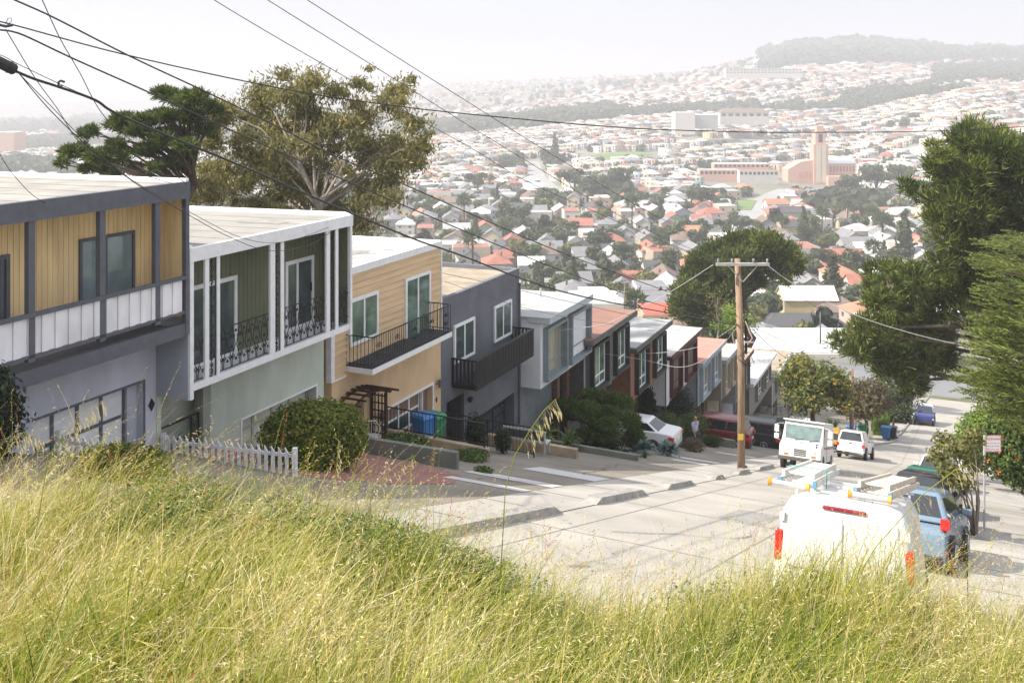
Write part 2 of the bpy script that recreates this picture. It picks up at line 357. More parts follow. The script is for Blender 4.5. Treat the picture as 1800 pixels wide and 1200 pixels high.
# near grassy bank the camera stands on
BX = [-14, -3.2, -1.7, -.71, -.18, .35, 1.24, 2.13, 2.83, 3.3, 14]; BZ = [-2.82, -2.86, -2.84, -3.03, -3.24, -3.38, -3.36, -3.32, -3.55, -3.66, -3.9]
def bankz(x, y):
    u = 0.06*math.sin(x*1.3+y*.7)+0.04*math.sin(x*2.9-y*1.7)
    z = -1.62+(float(np.interp(x*6.2/max(3, min(y, 6.2)), BX, BZ))+1.62)*min(y, 6.2)/6.2-max(0, y-6.2)*0.85+u
    return z
bx = np.linspace(-14, 14, 57); by = np.concatenate([np.linspace(-3, 11, 57)])
mb = MB(); mb.add([(x, y, bankz(x, y)) for y in by for x in bx], [(i*57+j, i*57+j+1, i*57+58+j, i*57+57+j) for i in range(56) for j in range(56)])
tag(mb.build('bank', mat('bank soil', (0.10, 0.085, 0.045), 0.95, 0.3, 3, 0.5, 20)), kind='structure')

# ------------------------------------------------------------------ valley terrain (polar grid)
TPX = np.array([-700, 0, 200, 500, 760, 1100, 1200, 1300, 1400, 1500, 1600, 1700, 1900, 2500], float)
TY = np.array([130, 165, 250, 350, 500, 700, 850, 1000, 1200, 1500, 1850, 2300, 2800, 3600, 5000, 7500], float)
TT = {   # apparent ground height at each distance along each bearing (columns follow TPX)
 130: [720]*11, 165: [672]*11, 250: [560]*11, 350: [486]*11, 500: [404, 404, 404, 404, 400, 396, 398, 402, 396, 390, 390],
 700: [352, 352, 352, 350, 345, 338, 342, 346, 318, 296, 290], 850: [325, 325, 325, 322, 312, 306, 314, 322, 262, 240, 235],
 1000: [300, 300, 300, 300, 284, 272, 276, 278, 226, 212, 210], 1200: [280, 280, 280, 275, 258, 240, 236, 236, 196, 186, 185],
 1500: [262, 262, 262, 256, 238, 208, 200, 194, 160, 156, 155], 1850: [248, 248, 246, 238, 224, 188, 172, 160, 134, 130, 132],
 2300: [238, 238, 234, 222, 204, 168, 150, 126, 122, 136, 142], 2800: [230, 230, 224, 206, 176, 148, 128, 96, 130, 150, 160],
 3600: [215, 215, 208, 186, 152, 134, 135, 112, 150, 165, 170], 5000: [186, 184, 180, 168, 150, 142, 148, 150, 160, 170, 172], 7500: [184, 182, 180, 175, 170, 165, 165, 165, 170, 175, 175]}
OLD = [-700, 0, 200, 500, 760, 1100, 1300, 1500, 1700, 1900, 2500]
TG = np.array([np.interp(TPX, OLD, TT[int(y)]) for y in TY], float)
TG[list(TY).index(1850)][6:13] = [178, 168, 156, 148, 142, 138, 132]
TG[list(TY).index(2300)][5:13] = [160, 148, 132, 116, 112, 114, 112, 106]
TG[list(TY).index(2800)][5:14] = [143, 133, 110, 87, 80, 86, 97, 99, 100]
TG[list(TY).index(3600)][5:13] = [134, 131, 118, 104, 100, 110, 125, 135]
def tz(x, y):
    """ground level of the valley at world x, y"""
    px = 900+F*x/max(y, 1); lx = np.clip(px, TPX[0], TPX[-1]); ly = math.log(max(130, min(7499, y)))
    LY = np.log(TY); i = min(len(TY)-2, max(0, int(np.searchsorted(LY, ly)-1))); f = (ly-LY[i])/(LY[i+1]-LY[i])
    a = np.interp(lx, TPX, TG[i]); b = np.interp(lx, TPX, TG[i+1]); g = a+(b-a)*f
    return -(g-HY)/F*y+1.2*math.sin(x*.021+y*.013)*min(1, y/900)
gp = np.linspace(-700, 2500, 161); gy = np.exp(np.linspace(math.log(128), math.log(7499), 110))
mb = MB(); mb.add([((p-900)/F*y, y, tz((p-900)/F*y, y)-(0.6 if y < 160 else 0)) for y in gy for p in gp],
       [(i*161+j, i*161+j+1, i*161+162+j, i*161+161+j) for i in range(109) for j in range(160)])
TERR = mat('valley ground', (0.13, 0.13, 0.085), 0.95, 0.3, 0.01, col2=(0.26, 0.245, 0.21), detail=8)
tag(mb.build('terrain', TERR, smooth=True), kind='structure')
def drape(name, m, pts, w, dz=0.5):
    mb = MB(); vs = []
    P = []
    for (a, b) in zip(pts, pts[1:]):
        for i in range(8): P.append(((a[0]+(b[0]-a[0])*i/8), (a[1]+(b[1]-a[1])*i/8)))
    P.append(pts[-1])
    for i, p in enumerate(P):
        q = P[min(i+1, len(P)-1)]; o = P[max(i-1, 0)]; d = Vector((q[0]-o[0], q[1]-o[1])).normalized(); s = Vector((-d.y, d.x))*w/2
        for k in (-1, 0, 1):
            x, y = p[0]+s.x*k, p[1]+s.y*k; vs.append((x, y, tz(x, y)+dz))
    mb.add(vs, [(3*i+j, 3*i+j+1, 3*i+4+j, 3*i+3+j) for i in range(len(P)-1) for j in (0, 1)])
    return tag(mb.build(name, m), kind='structure')
def gxy(px, Y): return ((px-900)/F*Y, Y)
FROAD = mat('distant road', (0.30, 0.30, 0.29), 0.9, 0.1, 0.05)
ROADS = [([gxy(1290, 470), gxy(1318, 560), gxy(1330, 640), gxy(1362, 700), gxy(1385, 740)], 14), ([gxy(1680, 690), gxy(1650, 760), gxy(1628, 880), gxy(1600, 960)], 13),
         ([gxy(1010, 640), gxy(975, 720), gxy(945, 840), gxy(935, 960)], 14), ([gxy(900, 330), gxy(1010, 345), gxy(1120, 350), gxy(1240, 360)], 9), ([gxy(700, 470), gxy(860, 480), gxy(1080, 500)], 9)]
for p, w in ROADS: drape('distant_road', FROAD, p, w)
GRASSF = mat('distant lawn', (0.12, 0.19, 0.05), 0.95, 0.2, 0.05)
drape('lawn', GRASSF, [gxy(1020, 950), gxy(1090, 985), gxy(1150, 1010)], 46, 0.8); drape('lawn', GRASSF, [gxy(1296, 600), gxy(1308, 660)], 16, 0.8)

# ------------------------------------------------------------------ terrace houses
DO, DW = 16.4, 17.4                     # overhang plane and wall plane, metres left of the street axis
def house_root(name, label, t0, zb): return thing(name, label, 'house', W(t0, -DO, zb), TH, None)
class Hs:
    """one house: local x down the street, y into the house, z up from its base"""
    def __init__(s, name, label, t0, t1, zr, zb=None):
        s.t0, s.t1, s.zr = t0, t1, zr; s.zb = gz((t0+t1)/2)-1.6 if zb is None else zb
        s.w = t1-t0; s.H = zr-s.zb; s.r = house_root(name, label, t0, s.zb)
    def X(s, px, d): return fx(px, d)-s.t0
    def Z(s, px, py, d): return fz(px, py, d)-s.zb
def roof(h, m, x0, x1, y0, y1, z, th=0.06, tilt=0.02, edge=None, em=None, eh=0.12, name='roof'):
    mb = MB(); zz = lambda y: z-(y-y0)*tilt
    mb.add([(x0, y0, z), (x1, y0, z), (x1, y1, zz(y1)), (x0, y1, zz(y1)), (x0, y0, z-th), (x1, y0, z-th), (x1, y1, zz(y1)-th), (x0, y1, zz(y1)-th)],
           [(0, 1, 2, 3), (7, 6, 5, 4), (0, 4, 5, 1), (1, 5, 6, 2), (2, 6, 7, 3), (3, 7, 4, 0)])
    r = mb.build(name, m, h.r)
    if em:
        sm = MB(); x = x0+.9; rs = random.Random(int(x1*100))
        while x < x1-.4: sm.add([(x, y0+.1, z-.1*tilt+.004), (x+.035, y0+.1, z-.1*tilt+.004), (x+.035, y1-.1, zz(y1-.1)+.004), (x, y1-.1, zz(y1-.1)+.004)], [(0, 1, 2, 3)]); x += .95
        sm.build('roof_seam', mat('roof seam tar', (.17, .16, .15), .9, .2), r)
        for k_ in range(5):
            cx_, cy_ = rs.uniform(x0+.8, x1-.8), rs.uniform(y0+.8, y0+7); st = MB(); st.add([(cx_+math.cos(a_)*rs.uniform(.2, .8), cy_+math.sin(a_)*rs.uniform(.15, .9), 0) for a_ in [q_*.698 for q_ in range(9)]], [tuple(range(9))]); st.v = [(v_[0], v_[1], zz(v_[1])+.0075+.001*k_) for v_ in st.v]
            st.build('roof_stain', mat('roof stain %d' % (k_ % 2), ((.25, .235, .21), (.36, .34, .31))[k_ % 2], .95, .2), r)
        e = MB(); t = 0.1
        for a, b in (((x0, y0), (x0, y1)), ((x1-t, y0), (x1-t, y1))):
            e.add([(a[0], a[1], z+.001), (a[0]+t, a[1], z+.001), (a[0]+t, b[1], zz(b[1])+.001), (a[0], b[1], zz(b[1])+.001), (a[0], a[1], z+eh), (a[0]+t, a[1], z+eh), (a[0]+t, b[1], zz(b[1])+eh), (a[0], b[1], zz(b[1])+eh)],
                  [(0, 3, 2, 1), (4, 5, 6, 7), (0, 1, 5, 4), (1, 2, 6, 5), (2, 3, 7, 6), (3, 0, 4, 7)])
        e.build('roof_edge', em, r)
    return r
def window(par, x0, x1, z0, z1, y, fm, gm=None, mull=(0.5,), bars=(), fw=0.07, proud=0.05, gy=0.02, name='window'):
    mb = MB()
    mb.box(x0, x1, y-proud, y+.03, z0, z0+fw).box(x0, x1, y-proud, y+.03, z1-fw, z1).box(x0, x0+fw, y-proud, y+.03, z0+fw, z1-fw).box(x1-fw, x1, y-proud, y+.03, z0+fw, z1-fw)
    for q in mull: xm = x0+(x1-x0)*q; mb.box(xm-fw*.4, xm+fw*.4, y-proud+.012, y+.025, z0+fw, z1-fw)
    for q in bars: zm = z0+(z1-z0)*q; mb.box(x0+fw, x1-fw, y-proud+.006, y+.027, zm-fw*.45, zm+fw*.45)
    w = mb.build(name, fm, par)
    MB().box(x0+fw*.5, x1-fw*.5, y-gy, y+.02, z0+fw*.5, z1-fw*.5).build('pane', gm or GLASS, w)
    return w
def scroll(mb, c, r, a0, turns, sgn, ax, az, rad=.014, k=14):
    pts = []
    for i in range(k+1):
        f = i/k; a = a0+sgn*f*turns*2*math.pi; q = r*(1-0.8*f)
        pts.append(c+ax*(math.cos(a)*q)+az*(math.sin(a)*q))
    mb.tube(pts, rad, 4, cap=False)
def scroll_panel(mb, x0, x1, y, z0, z1, vertical=False):
    X = Vector((1, 0, 0)); Zv = Vector((0, 0, 1)); P = lambda x, z: Vector((x, y, z))
    if vertical:
        n = max(3, round((z1-z0)/((x1-x0)*1.3))); st = (z1-z0)/n; cx = (x0+x1)/2; r = (x1-x0)*.42
        for i in range(n):
            s = 1 if i % 2 else -1
            scroll(mb, P(cx+s*r*.1, z0+st*(i+.32)), r, math.pi/2*s, 1.2, s, X, Zv); scroll(mb, P(cx-s*r*.1, z0+st*(i+.78)), r*.6, -math.pi/2*s, 1.1, -s, X, Zv)
        mb.tube([P(x0, z0), P(x0, z1)], .02, 4); mb.tube([P(x1, z0), P(x1, z1)], .02, 4); mb.tube([P(cx, z0), P(cx, z1)], .014, 4); return
    n = max(1, round((x1-x0)/.33)); st = (x1-x0)/n; H = z1-z0
    for i in range(n):
        c = x0+st*(i+.5)
        for s in (-1, 1):
            scroll(mb, P(c+s*st*.22, z0+H*.74), st*.22, math.pi/2, 1.25, s, X, Zv); scroll(mb, P(c+s*st*.2, z0+H*.26), st*.2, -math.pi/2, 1.25, -s, X, Zv)
            mb.tube([P(c+s*.02, z0+.02), P(c+s*st*.1, z0+H*.3), P(c+s*st*.42, z0+H*.52), P(c+s*st*.2, z0+H*.85), P(c+s*.02, z1-.03)], .014, 4, cap=False)
        scroll(mb, P(c, z0+H*.5), st*.16, 0, 1.2, 1, X, Zv); scroll(mb, P(c+st*.5, z0+H*.2), st*.14, 0, 1.2, -1, X, Zv); scroll(mb, P(c+st*.5, z0+H*.85), st*.12, 0, 1.2, 1, X, Zv)
    mb.bar(P(x0, z0+.03), P(x1, z0+.03), .02); mb.bar(P(x0, z1), P(x1, z1), .035, .02)
def garage(par, x0, x1, z0, z1, y, fm, pm, cols=4, rows=4, gl=None, gm=None):
    """recessed panelled garage door"""
    d = MB().box(x0, x1, y, y+.05, z0, z1).build('garage_door', pm, par)
    g = MB()
    for i in range(cols+1): x = x0+(x1-x0)*i/cols; g.box(max(x0, x-.04), min(x1, x+.04), y-.03, y-.001, z0, z1)
    for i in range(rows+1): z = z0+(z1-z0)*i/rows; g.box(x0+.04, x1-.04, y-.025, y-.002, max(z0, z-.035), min(z1, z+.035))
    g.build('door_frame', fm, d)
    if gl is not None:
        for i in range(cols): MB().box(x0+(x1-x0)*i/cols+.05, x0+(x1-x0)*(i+1)/cols-.05, y-.014, y-.002, z0+(z1-z0)*gl/rows+.05, z0+(z1-z0)*(gl+1)/rows-.05).build('pane', gm or GLASSG, d)
    return d
def lower_wall(h, m, top, opens, y=1.0, depth=13, back=0.5, x0=0.0, x1=None, name='lower_wall'):
    """ground floor front with openings (x0,x1,z0,z1) cut out, plus side walls"""
    x1 = h.w if x1 is None else x1; mb = MB(); xs = sorted({x0, x1, *[o[0] for o in opens], *[o[1] for o in opens]})
    for a, b in zip(xs, xs[1:]):
        o = next((o for o in opens if o[0] <= a+1e-4 and o[1] >= b-1e-4), None)
        if o is None: mb.box(a, b, y, y+.2, 0, top)
        else:
            mb.box(a, b, y, y+.2, o[3], top)
            if o[2] > 0.01: mb.box(a, b, y, y+.2, 0, o[2])
    for o in opens:
        mb.box(o[0]-.02, o[0]+.001, y+.2, y+back, o[2], o[3]+.02); mb.box(o[1]-.001, o[1]+.02, y+.2, y+back, o[2], o[3]+.02); mb.box(o[0], o[1], y+.2, y+back, o[3], o[3]+.02)
        mb.box(o[0], o[1], y+back, y+back+.05, o[2], o[3])
    mb.box(x0, x0+.2, y+.2, depth, 0, top); mb.box(x1-.2, x1, y+.2, depth, 0, top); mb.box(x0+.2, x1-.2, depth-.2, depth, 0, top)
    return mb.build(name, m, h.r)
def plaque(par, x, z, y, mid=BLACKI, s=.1):
    MB().add([(x, y-.02, z-s*1.5), (x+s, y-.02, z), (x, y-.02, z+s*1.5), (x-s, y-.02, z), (x, y+.01, z-s*1.5), (x+s, y+.01, z), (x, y+.01, z+s*1.5), (x-s, y+.01, z)],
             [(0, 1, 2, 3), (4, 7, 6, 5), (0, 4, 5, 1), (1, 5, 6, 2), (2, 6, 7, 3), (3, 7, 4, 0)]).build('ornament', mid, par)
def lantern(par, x, z, y):
    MB().box(x-.03, x+.03, y-.06, y, z-.02, z+.02).box(x-.08, x+.08, y-.2, y-.06, z+.12, z+.15).box(x-.06, x+.06, y-.18, y-.08, z-.12, z-.1).box(x-.07, x-.055, y-.19, y-.175, z-.1, z+.12).box(x+.055, x+.07, y-.19, y-.175, z-.1, z+.12).box(x-.05, x+.05, y-.165, y-.09, z-.1, z+.12).build('wall_lamp', mat('lantern', (.1, .1, .1), .4, .3), par)

# ---- house 1: yellow boards, dark grey posts
GREYP = mat('dark grey trim', (0.10, 0.105, 0.125), 0.65, 0.12, 5, 0.15, 30)
YEL = mat('yellow boards', (0.80, 0.59, 0.31), 0.8, 0.12, 1.2, 0.1, 60, stretch=(4, 4, .6))
LIL = mat('pale grey stucco', (0.50, 0.51, 0.58), 0.9, 0.13, 1.1, 0.35, 60, detail=10, stretch=(1.4, 1.4, .5))
GRAV = mat('pale gravel roof', (0.31, 0.295, 0.265), 0.95, 0.17, 1.2, 0.6, 90, detail=8)
def boards(h, m, x0, x1, y, z0, z1, pitch=.2, gap=.012, name='upper_wall', holes=()):
    mb = MB(); x = x0
    while x < x1-1e-3:
        e = min(x+pitch-gap, x1); segs = [(z0, z1)]
        for (a, b, c, d) in holes:
            if x < b and e > a:
                segs = [q for s in segs for q in (((s[0], min(s[1], c)), (max(s[0], d), s[1])) if s[0] < d and s[1] > c else (s,)) if q[1]-q[0] > .01]
        for a, b in segs: mb.box(x, e, y-.018, y, a, b)
        x += pitch
    mb.box(x0, x1, y+.001, y+.15, z0, z1)
    return mb.build(name, m, h.r)
h = Hs('yellow_house', 'yellow boarded house with dark grey posts and a white corrugated balcony front', 9.0, fx(332, DO), fz(332, 321, DO), -9.6)
zt = h.H; xe = h.w
zr0, zr1 = h.Z(322, 487, DO), 0
zbal = h.Z(322, 552, DO); zbeam = h.Z(322, 571, DO); 
boards(h, YEL, 0, xe-.02, 1.0, zbal-.1, zt-.2, .135)
mb = MB().box(xe-.08, xe-.02, .1, 1.0, zbal-.1, zt-.25)
for i in range(5): mb.box(xe-.1, xe-.08, .12+i*.18, .285+i*.18, zbal-.1, zt-.25)
mb.build('end_wall', YEL, h.r)
roof(h, GRAV, -.1, xe, 0.0, 14, zt, .08, .012, em=WHITE, eh=.1)
MB().box(-.1, xe, -.04, .1, zt-.36, zt+.03).build('fascia', GREYP, h.r)
for px in (56.5, 181, 278): x = h.X(px, DO); MB().box(x-.075, x+.075, 0, .12, zbal-.08, zt-.36).build('post', GREYP, h.r)
MB().box(xe-.11, xe, -.02, .1, zbeam-.25, zt-.36).build('post', GREYP, h.r)
MB().box(0, xe-.11, -.03, .06, zr0-.06, zr0+.02).box(0, xe-.11, .0, .05, zbal, zbal+.06).build('hand_rail', GREYP, h.r)
mb = MB(); x = 0.05; i = 0; WP = mat('white corrugated panel', (0.74, 0.73, 0.74), 0.75, 0.14, 1.6, stretch=(1, 1, .5))
while x < xe-.3:
    mb.box(x, x+.155, .005+(.03 if i % 2 else 0), .035+(.03 if i % 2 else 0), zbal+.06, zr0-.06); x += .16; i += 1
mb.build('balcony_panel', WP, h.r)
MB().box(0, xe-.11, .0, .18, zbeam-.28, zbeam+.02).box(0, xe-.11, .19, 1.0, zbeam-.2, zbeam-.1).build('beam', GREYP, h.r)
xa, xb = h.X(137, DW), h.X(234, DW)
window(h.r, xa, xb, zbal-.1, h.Z(137, 421, DW), .98, GREYP, mat('window glass rail reflection', (.16, .21, .22), .06, .4, 1.5, col2=(.26, .33, .34), spec=.9), mull=(.47,), fw=.07, name='window')  # pale pane colour has the white railing's reflection painted in
xa2 = h.X(-60, DW); xb2 = h.X(14, DW); window(h.r, xa2, xb2, zbal-.1, h.Z(14, 446, DW), .98, GREYP, GLASS, mull=(.8,), fw=.09)
gx0, gx1, gt = h.X(60, DW), h.X(252, DW), h.Z(254, 670, DW)
lower_wall(h, LIL, zbeam-.2, [(gx0, gx1, 0, gt)], back=.35)
gd = garage(h.r, gx0+.02, gx1-.32, 0, gt-.05, 1.3, GREYP, mat('white garage panel', (0.74, 0.74, 0.77), .6, .05), 4, 4)
MB().box(gx1-.3, gx1, 1.2, 1.28, 0, gt).build('side_panel', LIL, gd)
MB().box(gx0-.05, gx1+.05, .985, .999, gt, gt+.05).box(gx1, gx1+.05, .985, .999, 0, gt).build('door_trim', GREYP, h.r)
plaque(h.r, h.X(266, DW), h.Z(266, 711, DW), 1.0)
MB().box(gx1+.5, gx1+.75, .9, 1.0, .9, 1.3).build('meter_box', mat('meter grey', (.3, .3, .3), .5), h.r)
v = MB(); v.tube([(4.0, 8.9, zt-.1), (4.0, 8.9, zt+.34)], .09, 8).tube([(3.75, 8.75, zt+.42), (4.45, 9.15, zt+.42)], .17, 12); v.build('roof_vent', mat('galvanised vent', (.6, .64, .68), .3, .1, metal=.5), h.r)

# ---- house 2: green boards, white posts, scroll ironwork
GRN = mat('olive boards', (0.15, 0.16, 0.10), 0.8, 0.1, 2, 0.1, 60, stretch=(4, 4, .6))
LGR = mat('pale green stucco', (0.49, 0.55, 0.47), 0.9, 0.13, 1.1, 0.35, 60, detail=10, stretch=(1.4, 1.4, .5))
GRAV2 = mat('grey beige roof', (0.275, 0.262, 0.24), 0.95, 0.16, .8, 0.4, 60, detail=8)
LBL = mat('blue grey side wall', (0.36, 0.38, 0.44), 0.9, 0.06, 0.8, .3, 60)
h = Hs('green_house', 'olive green house with white posts and black scroll ironwork along its balcony', fx(333, DO), fx(619, DO), fz(619, 380, DO), -10.8)
zs = h.Z(612.75, 570, DO); zst = h.Z(612, 580, DO); zt = h.H; w = h.w
holes = []
xd1, xd2, ztd = h.X(330, DW), h.X(414, DW), h.Z(414, 482.5, DW); xe1, xe2, zte = h.X(499, DW), h.X(549, DW), h.Z(549, 447.5, DW)
boards(h, GRN, 0.02, w-.02, 1.0, zs-.1, zt-.1, .17)
MB().box(w-.1, w-.02, .1, 1.0, zs-.1, zt-.2).build('end_wall', GRN, h.r); MB().box(.12, .2, .1, 1.0, zs-.1, zt-.2).build('end_wall', GRN, h.r)
MB().box(-.02, .11, .03, 1.0, h.Z(335, 703, DO), zt-.2).build('side_panel', LBL, h.r)
roof(h, GRAV2, 0, w, 0, 14, zt, .07, .02, em=WHITE, eh=.12)
MB().box(-.02, w, -.04, .08, zt-.27, zt+.05).build('fascia', WHITE, h.r)
MB().box(.1, w-.03, .0, 1.0, zst, zs).build('balcony_floor', WHITE, h.r)
MB().box(0, .12, -.025, .09, h.Z(335, 703, DO), zt-.27).build('post', WHITE, h.r)
MB().box(w-.13, w-.03, -.03, .07, h.Z(617, 588, DO), zt-.27).build('post', WHITE, h.r)
pp = [(361, 368), (382, 387), (475.5, 484), (494, 499.5), (574, 580.5), (590, 595)]
P = []
for a, b in pp:
    x = h.X(a, DO); x2 = h.X(b, DO); MB().box(x, x2-.0, .0, .06, zs, zt-.27).build('post', WHITE, h.r); P.append((x, x2))
for i in (0, 2, 4):
    m = MB(); scroll_panel(m, P[i][1]+.01, P[i+1][0]-.01, .05, zs, zt-.3, True); m.build('iron_scrollwork', BLACKI, h.r)
for a, b in ((.13, P[0][0]), (P[1][1], P[2][0]), (P[3][1], P[4][0]), (P[5][1], w-.14)):
    m = MB(); scroll_panel(m, a+.02, b-.02, .06, zs+.02, zs+1.06); m.build('iron_railing', BLACKI, h.r)
window(h.r, xd1, xd2, zs-.05, ztd, .98, WHITE, GLASS, mull=(.55,), fw=.11, name='sliding_door')
window(h.r, xe1, xe2, zs+.02, zte, .98, WHITE, GLASS, mull=(.42,), fw=.11, name='sliding_door')
MB().box(xe1+(xe2-xe1)*.86, xe1+(xe2-xe1)*.86+.04, .9, .93, zs+1.0, zs+1.25).build('handle', BLACKI, h.r)
ga, gb, gt = h.X(425.5, DW), h.X(556, DW), h.Z(556, 678, DW)
en0, en1 = 0.15, h.X(370, DW)
lower_wall(h, LGR, zst-.01, [(en0, en1, 0, zst-.02), (ga, gb, 0, gt)], back=.55)
garage(h.r, ga+.03, gb-.03, 0, gt-.05, 1.35, mat('beige door frame', (.36, .34, .27), .7, .05), mat('green garage panel', (0.45, .49, .42), .7, .05), 4, 5)
m = MB(); X = Vector((1, 0, 0)); Zv = Vector((0, 0, 1)); g0, g1 = en0+.05, en1-.3; gc = (g0+g1)/2
for x in (g0, g1, g1-.25): m.bar((x, 1.12, .05), (x, 1.12, 2.6), .035)
m.bar((g0, 1.12, 2.6), (g1, 1.12, 2.6), .04); m.bar((g0, 1.12, .1), (g1, 1.12, .1), .04)
for s in (-1, 1):
    for zz, r in ((2.1, .2), (1.5, .28), (.9, .22), (.4, .18)): scroll(m, Vector((gc-.1+s*r, 1.12, zz)), r, math.pi/2 if zz > 1 else -math.pi/2, 1.3, s, X, Zv, .012)
for zz in (.4, .9, 1.4, 1.9, 2.35): scroll(m, Vector((g1-.12, 1.12, zz)), .1, 0, 1.2, 1, X, Zv, .01)
m.build('entry_gate', BLACKI, h.r)
MB().box(en1-.28, en1, 1.0-.012, 1.2, 0, zst-.03).build('pilaster', mat('grey green pilaster', (.30, .32, .28), .9, .1), h.r)
MB().box(ga-.05, gb+.05, .985, .999, gt, gt+.05).box(ga-.05, ga, .985, .999, 0, gt).box(gb, gb+.05, .985, .999, 0, gt).build('door_trim', WHITE, h.r)
plaque(h.r, h.X(567.5, DW), h.Z(567.5, 709, DW), 1.0, s=.07)
v = MB(); v.tube([(w-1.1, 7.6, zt-.2), (w-1.1, 7.6, zt+.1)], .2, 10).tube([(w-1.1, 7.6, zt+.1), (w-1.1, 7.6, zt+.22), (w-1.1, 7.6, zt+.3)], [.36, .3, .08], 14); v.build('roof_vent', WHITE, h.r)

# ---- house 3: tan lap siding, iron balcony, trellis
TANS = mat('tan lap siding', (0.62, 0.44, 0.26), 0.8, 0.12, 1.3, 0.15, 50, stretch=(.5, .5, 6))
TANW = mat('tan stucco', (0.64, 0.45, 0.27), 0.9, 0.12, 1.1, 0.35, 60, detail=10, stretch=(1.4, 1.4, .5))
WROOF = mat('white membrane roof', (0.42, 0.41, 0.39), 0.9, 0.25, .9, 0.2, 10, detail=8, stretch=(.4, 2, 1))
def laps(h, m, x0, x1, y, z0, z1, pitch=.2, name='upper_wall'):
    mb = MB(); z = z0
    while z < z1-1e-3:
        e = min(z+pitch-.012, z1); mb.add([(x0, y-.035, z), (x1, y-.035, z), (x1, y-.012, e), (x0, y-.012, e), (x0, y, z), (x1, y, z), (x1, y, e), (x0, y, e)], [(0, 1, 2, 3), (0, 4, 5, 1), (3, 2, 6, 7), (0, 3, 7, 4), (1, 5, 6, 2)]); z += pitch
    mb.box(x0, x1, y+.001, y+.15, z0, z1)
    return mb.build(name, m, h.r)
h = Hs('tan_house', 'tan house with lap siding, a black iron balcony and a wooden entry trellis', fx(619, DO)+.02, fx(775, DW), fz(776, 424, DW), -12.35)
w = h.w; zt = h.H; zsl = h.Z(795, 591, DO)
x0 = h.X(583, DW)
x0s = -0.0
laps(h, TANS, h.X(586, DW), w-.03, 1.0, zsl-.18, zt-.2)
MB().box(h.X(580, DW), h.X(586, DW), .95, 1.15, zsl-.16, zt-.5).build('corner_board', WHITE, h.r); MB().box(w-.06, w+.02, .95, 1.1, zsl-.15, zt-.2).build('corner_board', WHITE, h.r)
roof(h, WROOF, h.X(583, DW), w, 1.0, 14, zt-.03, .1, .02, em=WHITE, eh=.08)
MB().box(h.X(583, DW), w+.02, .94, 1.1, zt-.2, zt+.03).build('fascia', WHITE, h.r)
window(h.r, h.X(612, DW), h.X(662, DW), h.Z(662, 589, DW), h.Z(662, 510, DW), .96, WHITE, GLASSG, mull=(.5,), fw=.1)
window(h.r, h.X(710, DW), h.X(754, DW), zsl+.06, h.Z(754, 475, DW), .96, WHITE, GLASSG, mull=(.5,), fw=.1, name='sliding_door')
bx0, bx1 = h.X(655, DO), h.X(795, DO); YB = 0.0
MB().box(bx0, bx1, YB, .99, zsl-.0, zsl+.16).build('balcony_floor', WHITE, h.r)
m = MB().box(bx0+.03, bx1-.03, YB+.03, .985, zsl+.161, zsl+.19); m.build('balcony_mat', mat('dark mat', (.035, .035, .04), .9, .3), h.r)
m = MB(); z0, z1 = zsl+.2, zsl+1.12
x = bx0+.04
for a, b in (((bx0+.04, .98), (bx0+.04, .04)), ((bx0+.04, .04), (bx1-.04, .04)), ((bx1-.04, .04), (bx1-.04, .98))):
    A = Vector((*a, z1)); B = Vector((*b, z1)); m.bar(A, B, .04, .03); m.bar(A-Vector((0, 0, .85)), B-Vector((0, 0, .85)), .025)
    k = int((B-A).length/.13)
    for i in range(k+1): p = A.lerp(B, i/k); m.bar((p.x, p.y, z0), (p.x, p.y, z1), .014)
for x in (bx0+.4, bx0+1.5, bx0+2.6, bx0+3.7, bx1-.4):
    for s in (-1, 1): scroll(m, Vector((x+s*.09, .03, z0+.62)), .09, math.pi/2, 1.2, s, X, Zv); scroll(m, Vector((x+s*.09, .03, z0+.34)), .09, -math.pi/2, 1.2, -s, X, Zv)
m.build('iron_railing', BLACKI, h.r)
ga, gb, gt = h.X(671, DW), h.X(760, DW), h.Z(760, 676, DW); ea, eb, et = h.X(612, DW), h.X(640, DW), h.Z(612, 716, DW)
lower_wall(h, TANW, zsl-.18, [(ea, eb, 0, et), (ga, gb, 0, gt)], x0=h.X(583, DW), back=.35)
MB().box(h.X(583, DW), bx0, .96, 1.0, zsl-.17, zsl-.12).build('belt_trim', WHITE, h.r)
gd = garage(h.r, ga+.02, gb-.55, 0, gt-.06, 1.25, WHITE, mat('brown garage panel', (.22, .13, .09), .6, .1), 4, 3, gl=1, gm=mat('dark blue glass', (.03, .06, .06), .05, 0))
MB().box(gb-.5, gb-.03, 1.2, 1.26, 0, gt-.02).build('side_panel', MATS['brown garage panel'], gd)
MB().box(ga-.07, gb+.07, .975, .999, gt, gt+.08).box(ga-.07, ga, .975, .999, 0, gt).box(gb, gb+.07, .975, .999, 0, gt).box(gb-.54, gb-.5, 1.1, 1.2, 0, gt).build('door_trim', WHITE, h.r)
pts = []; m = MB().box(ea+.1, eb-.1, 1.22, 1.3, 0, 2.0); m.tube([(ea+.1+(eb-ea-.2)*(.5-.5*math.cos(a)), 1.26, 2.0+.4*math.sin(a)) for a in [i*math.pi/8 for i in range(9)]], .03, 5); m.build('entry_door', DARK, h.r)
lantern(h.r, h.X(768, DW), h.Z(768, 674, DW), 1.0); lantern(h.r, h.X(668, DW)-.1, h.Z(668, 730, DW), 1.0)
plaque(h.r, h.X(767, DW), h.Z(767, 702, DW), 1.0, s=.07)
TW = mat('dark stained wood', (.045, .02, .012), .8, .3, 8)
tr = thing('trellis', 'dark stained wooden trellis arching over the entry of the tan house', 'trellis', W(h.t0, -DO, h.zb), TH)
tx0, tx1 = h.X(592, DW), h.X(650, DW)
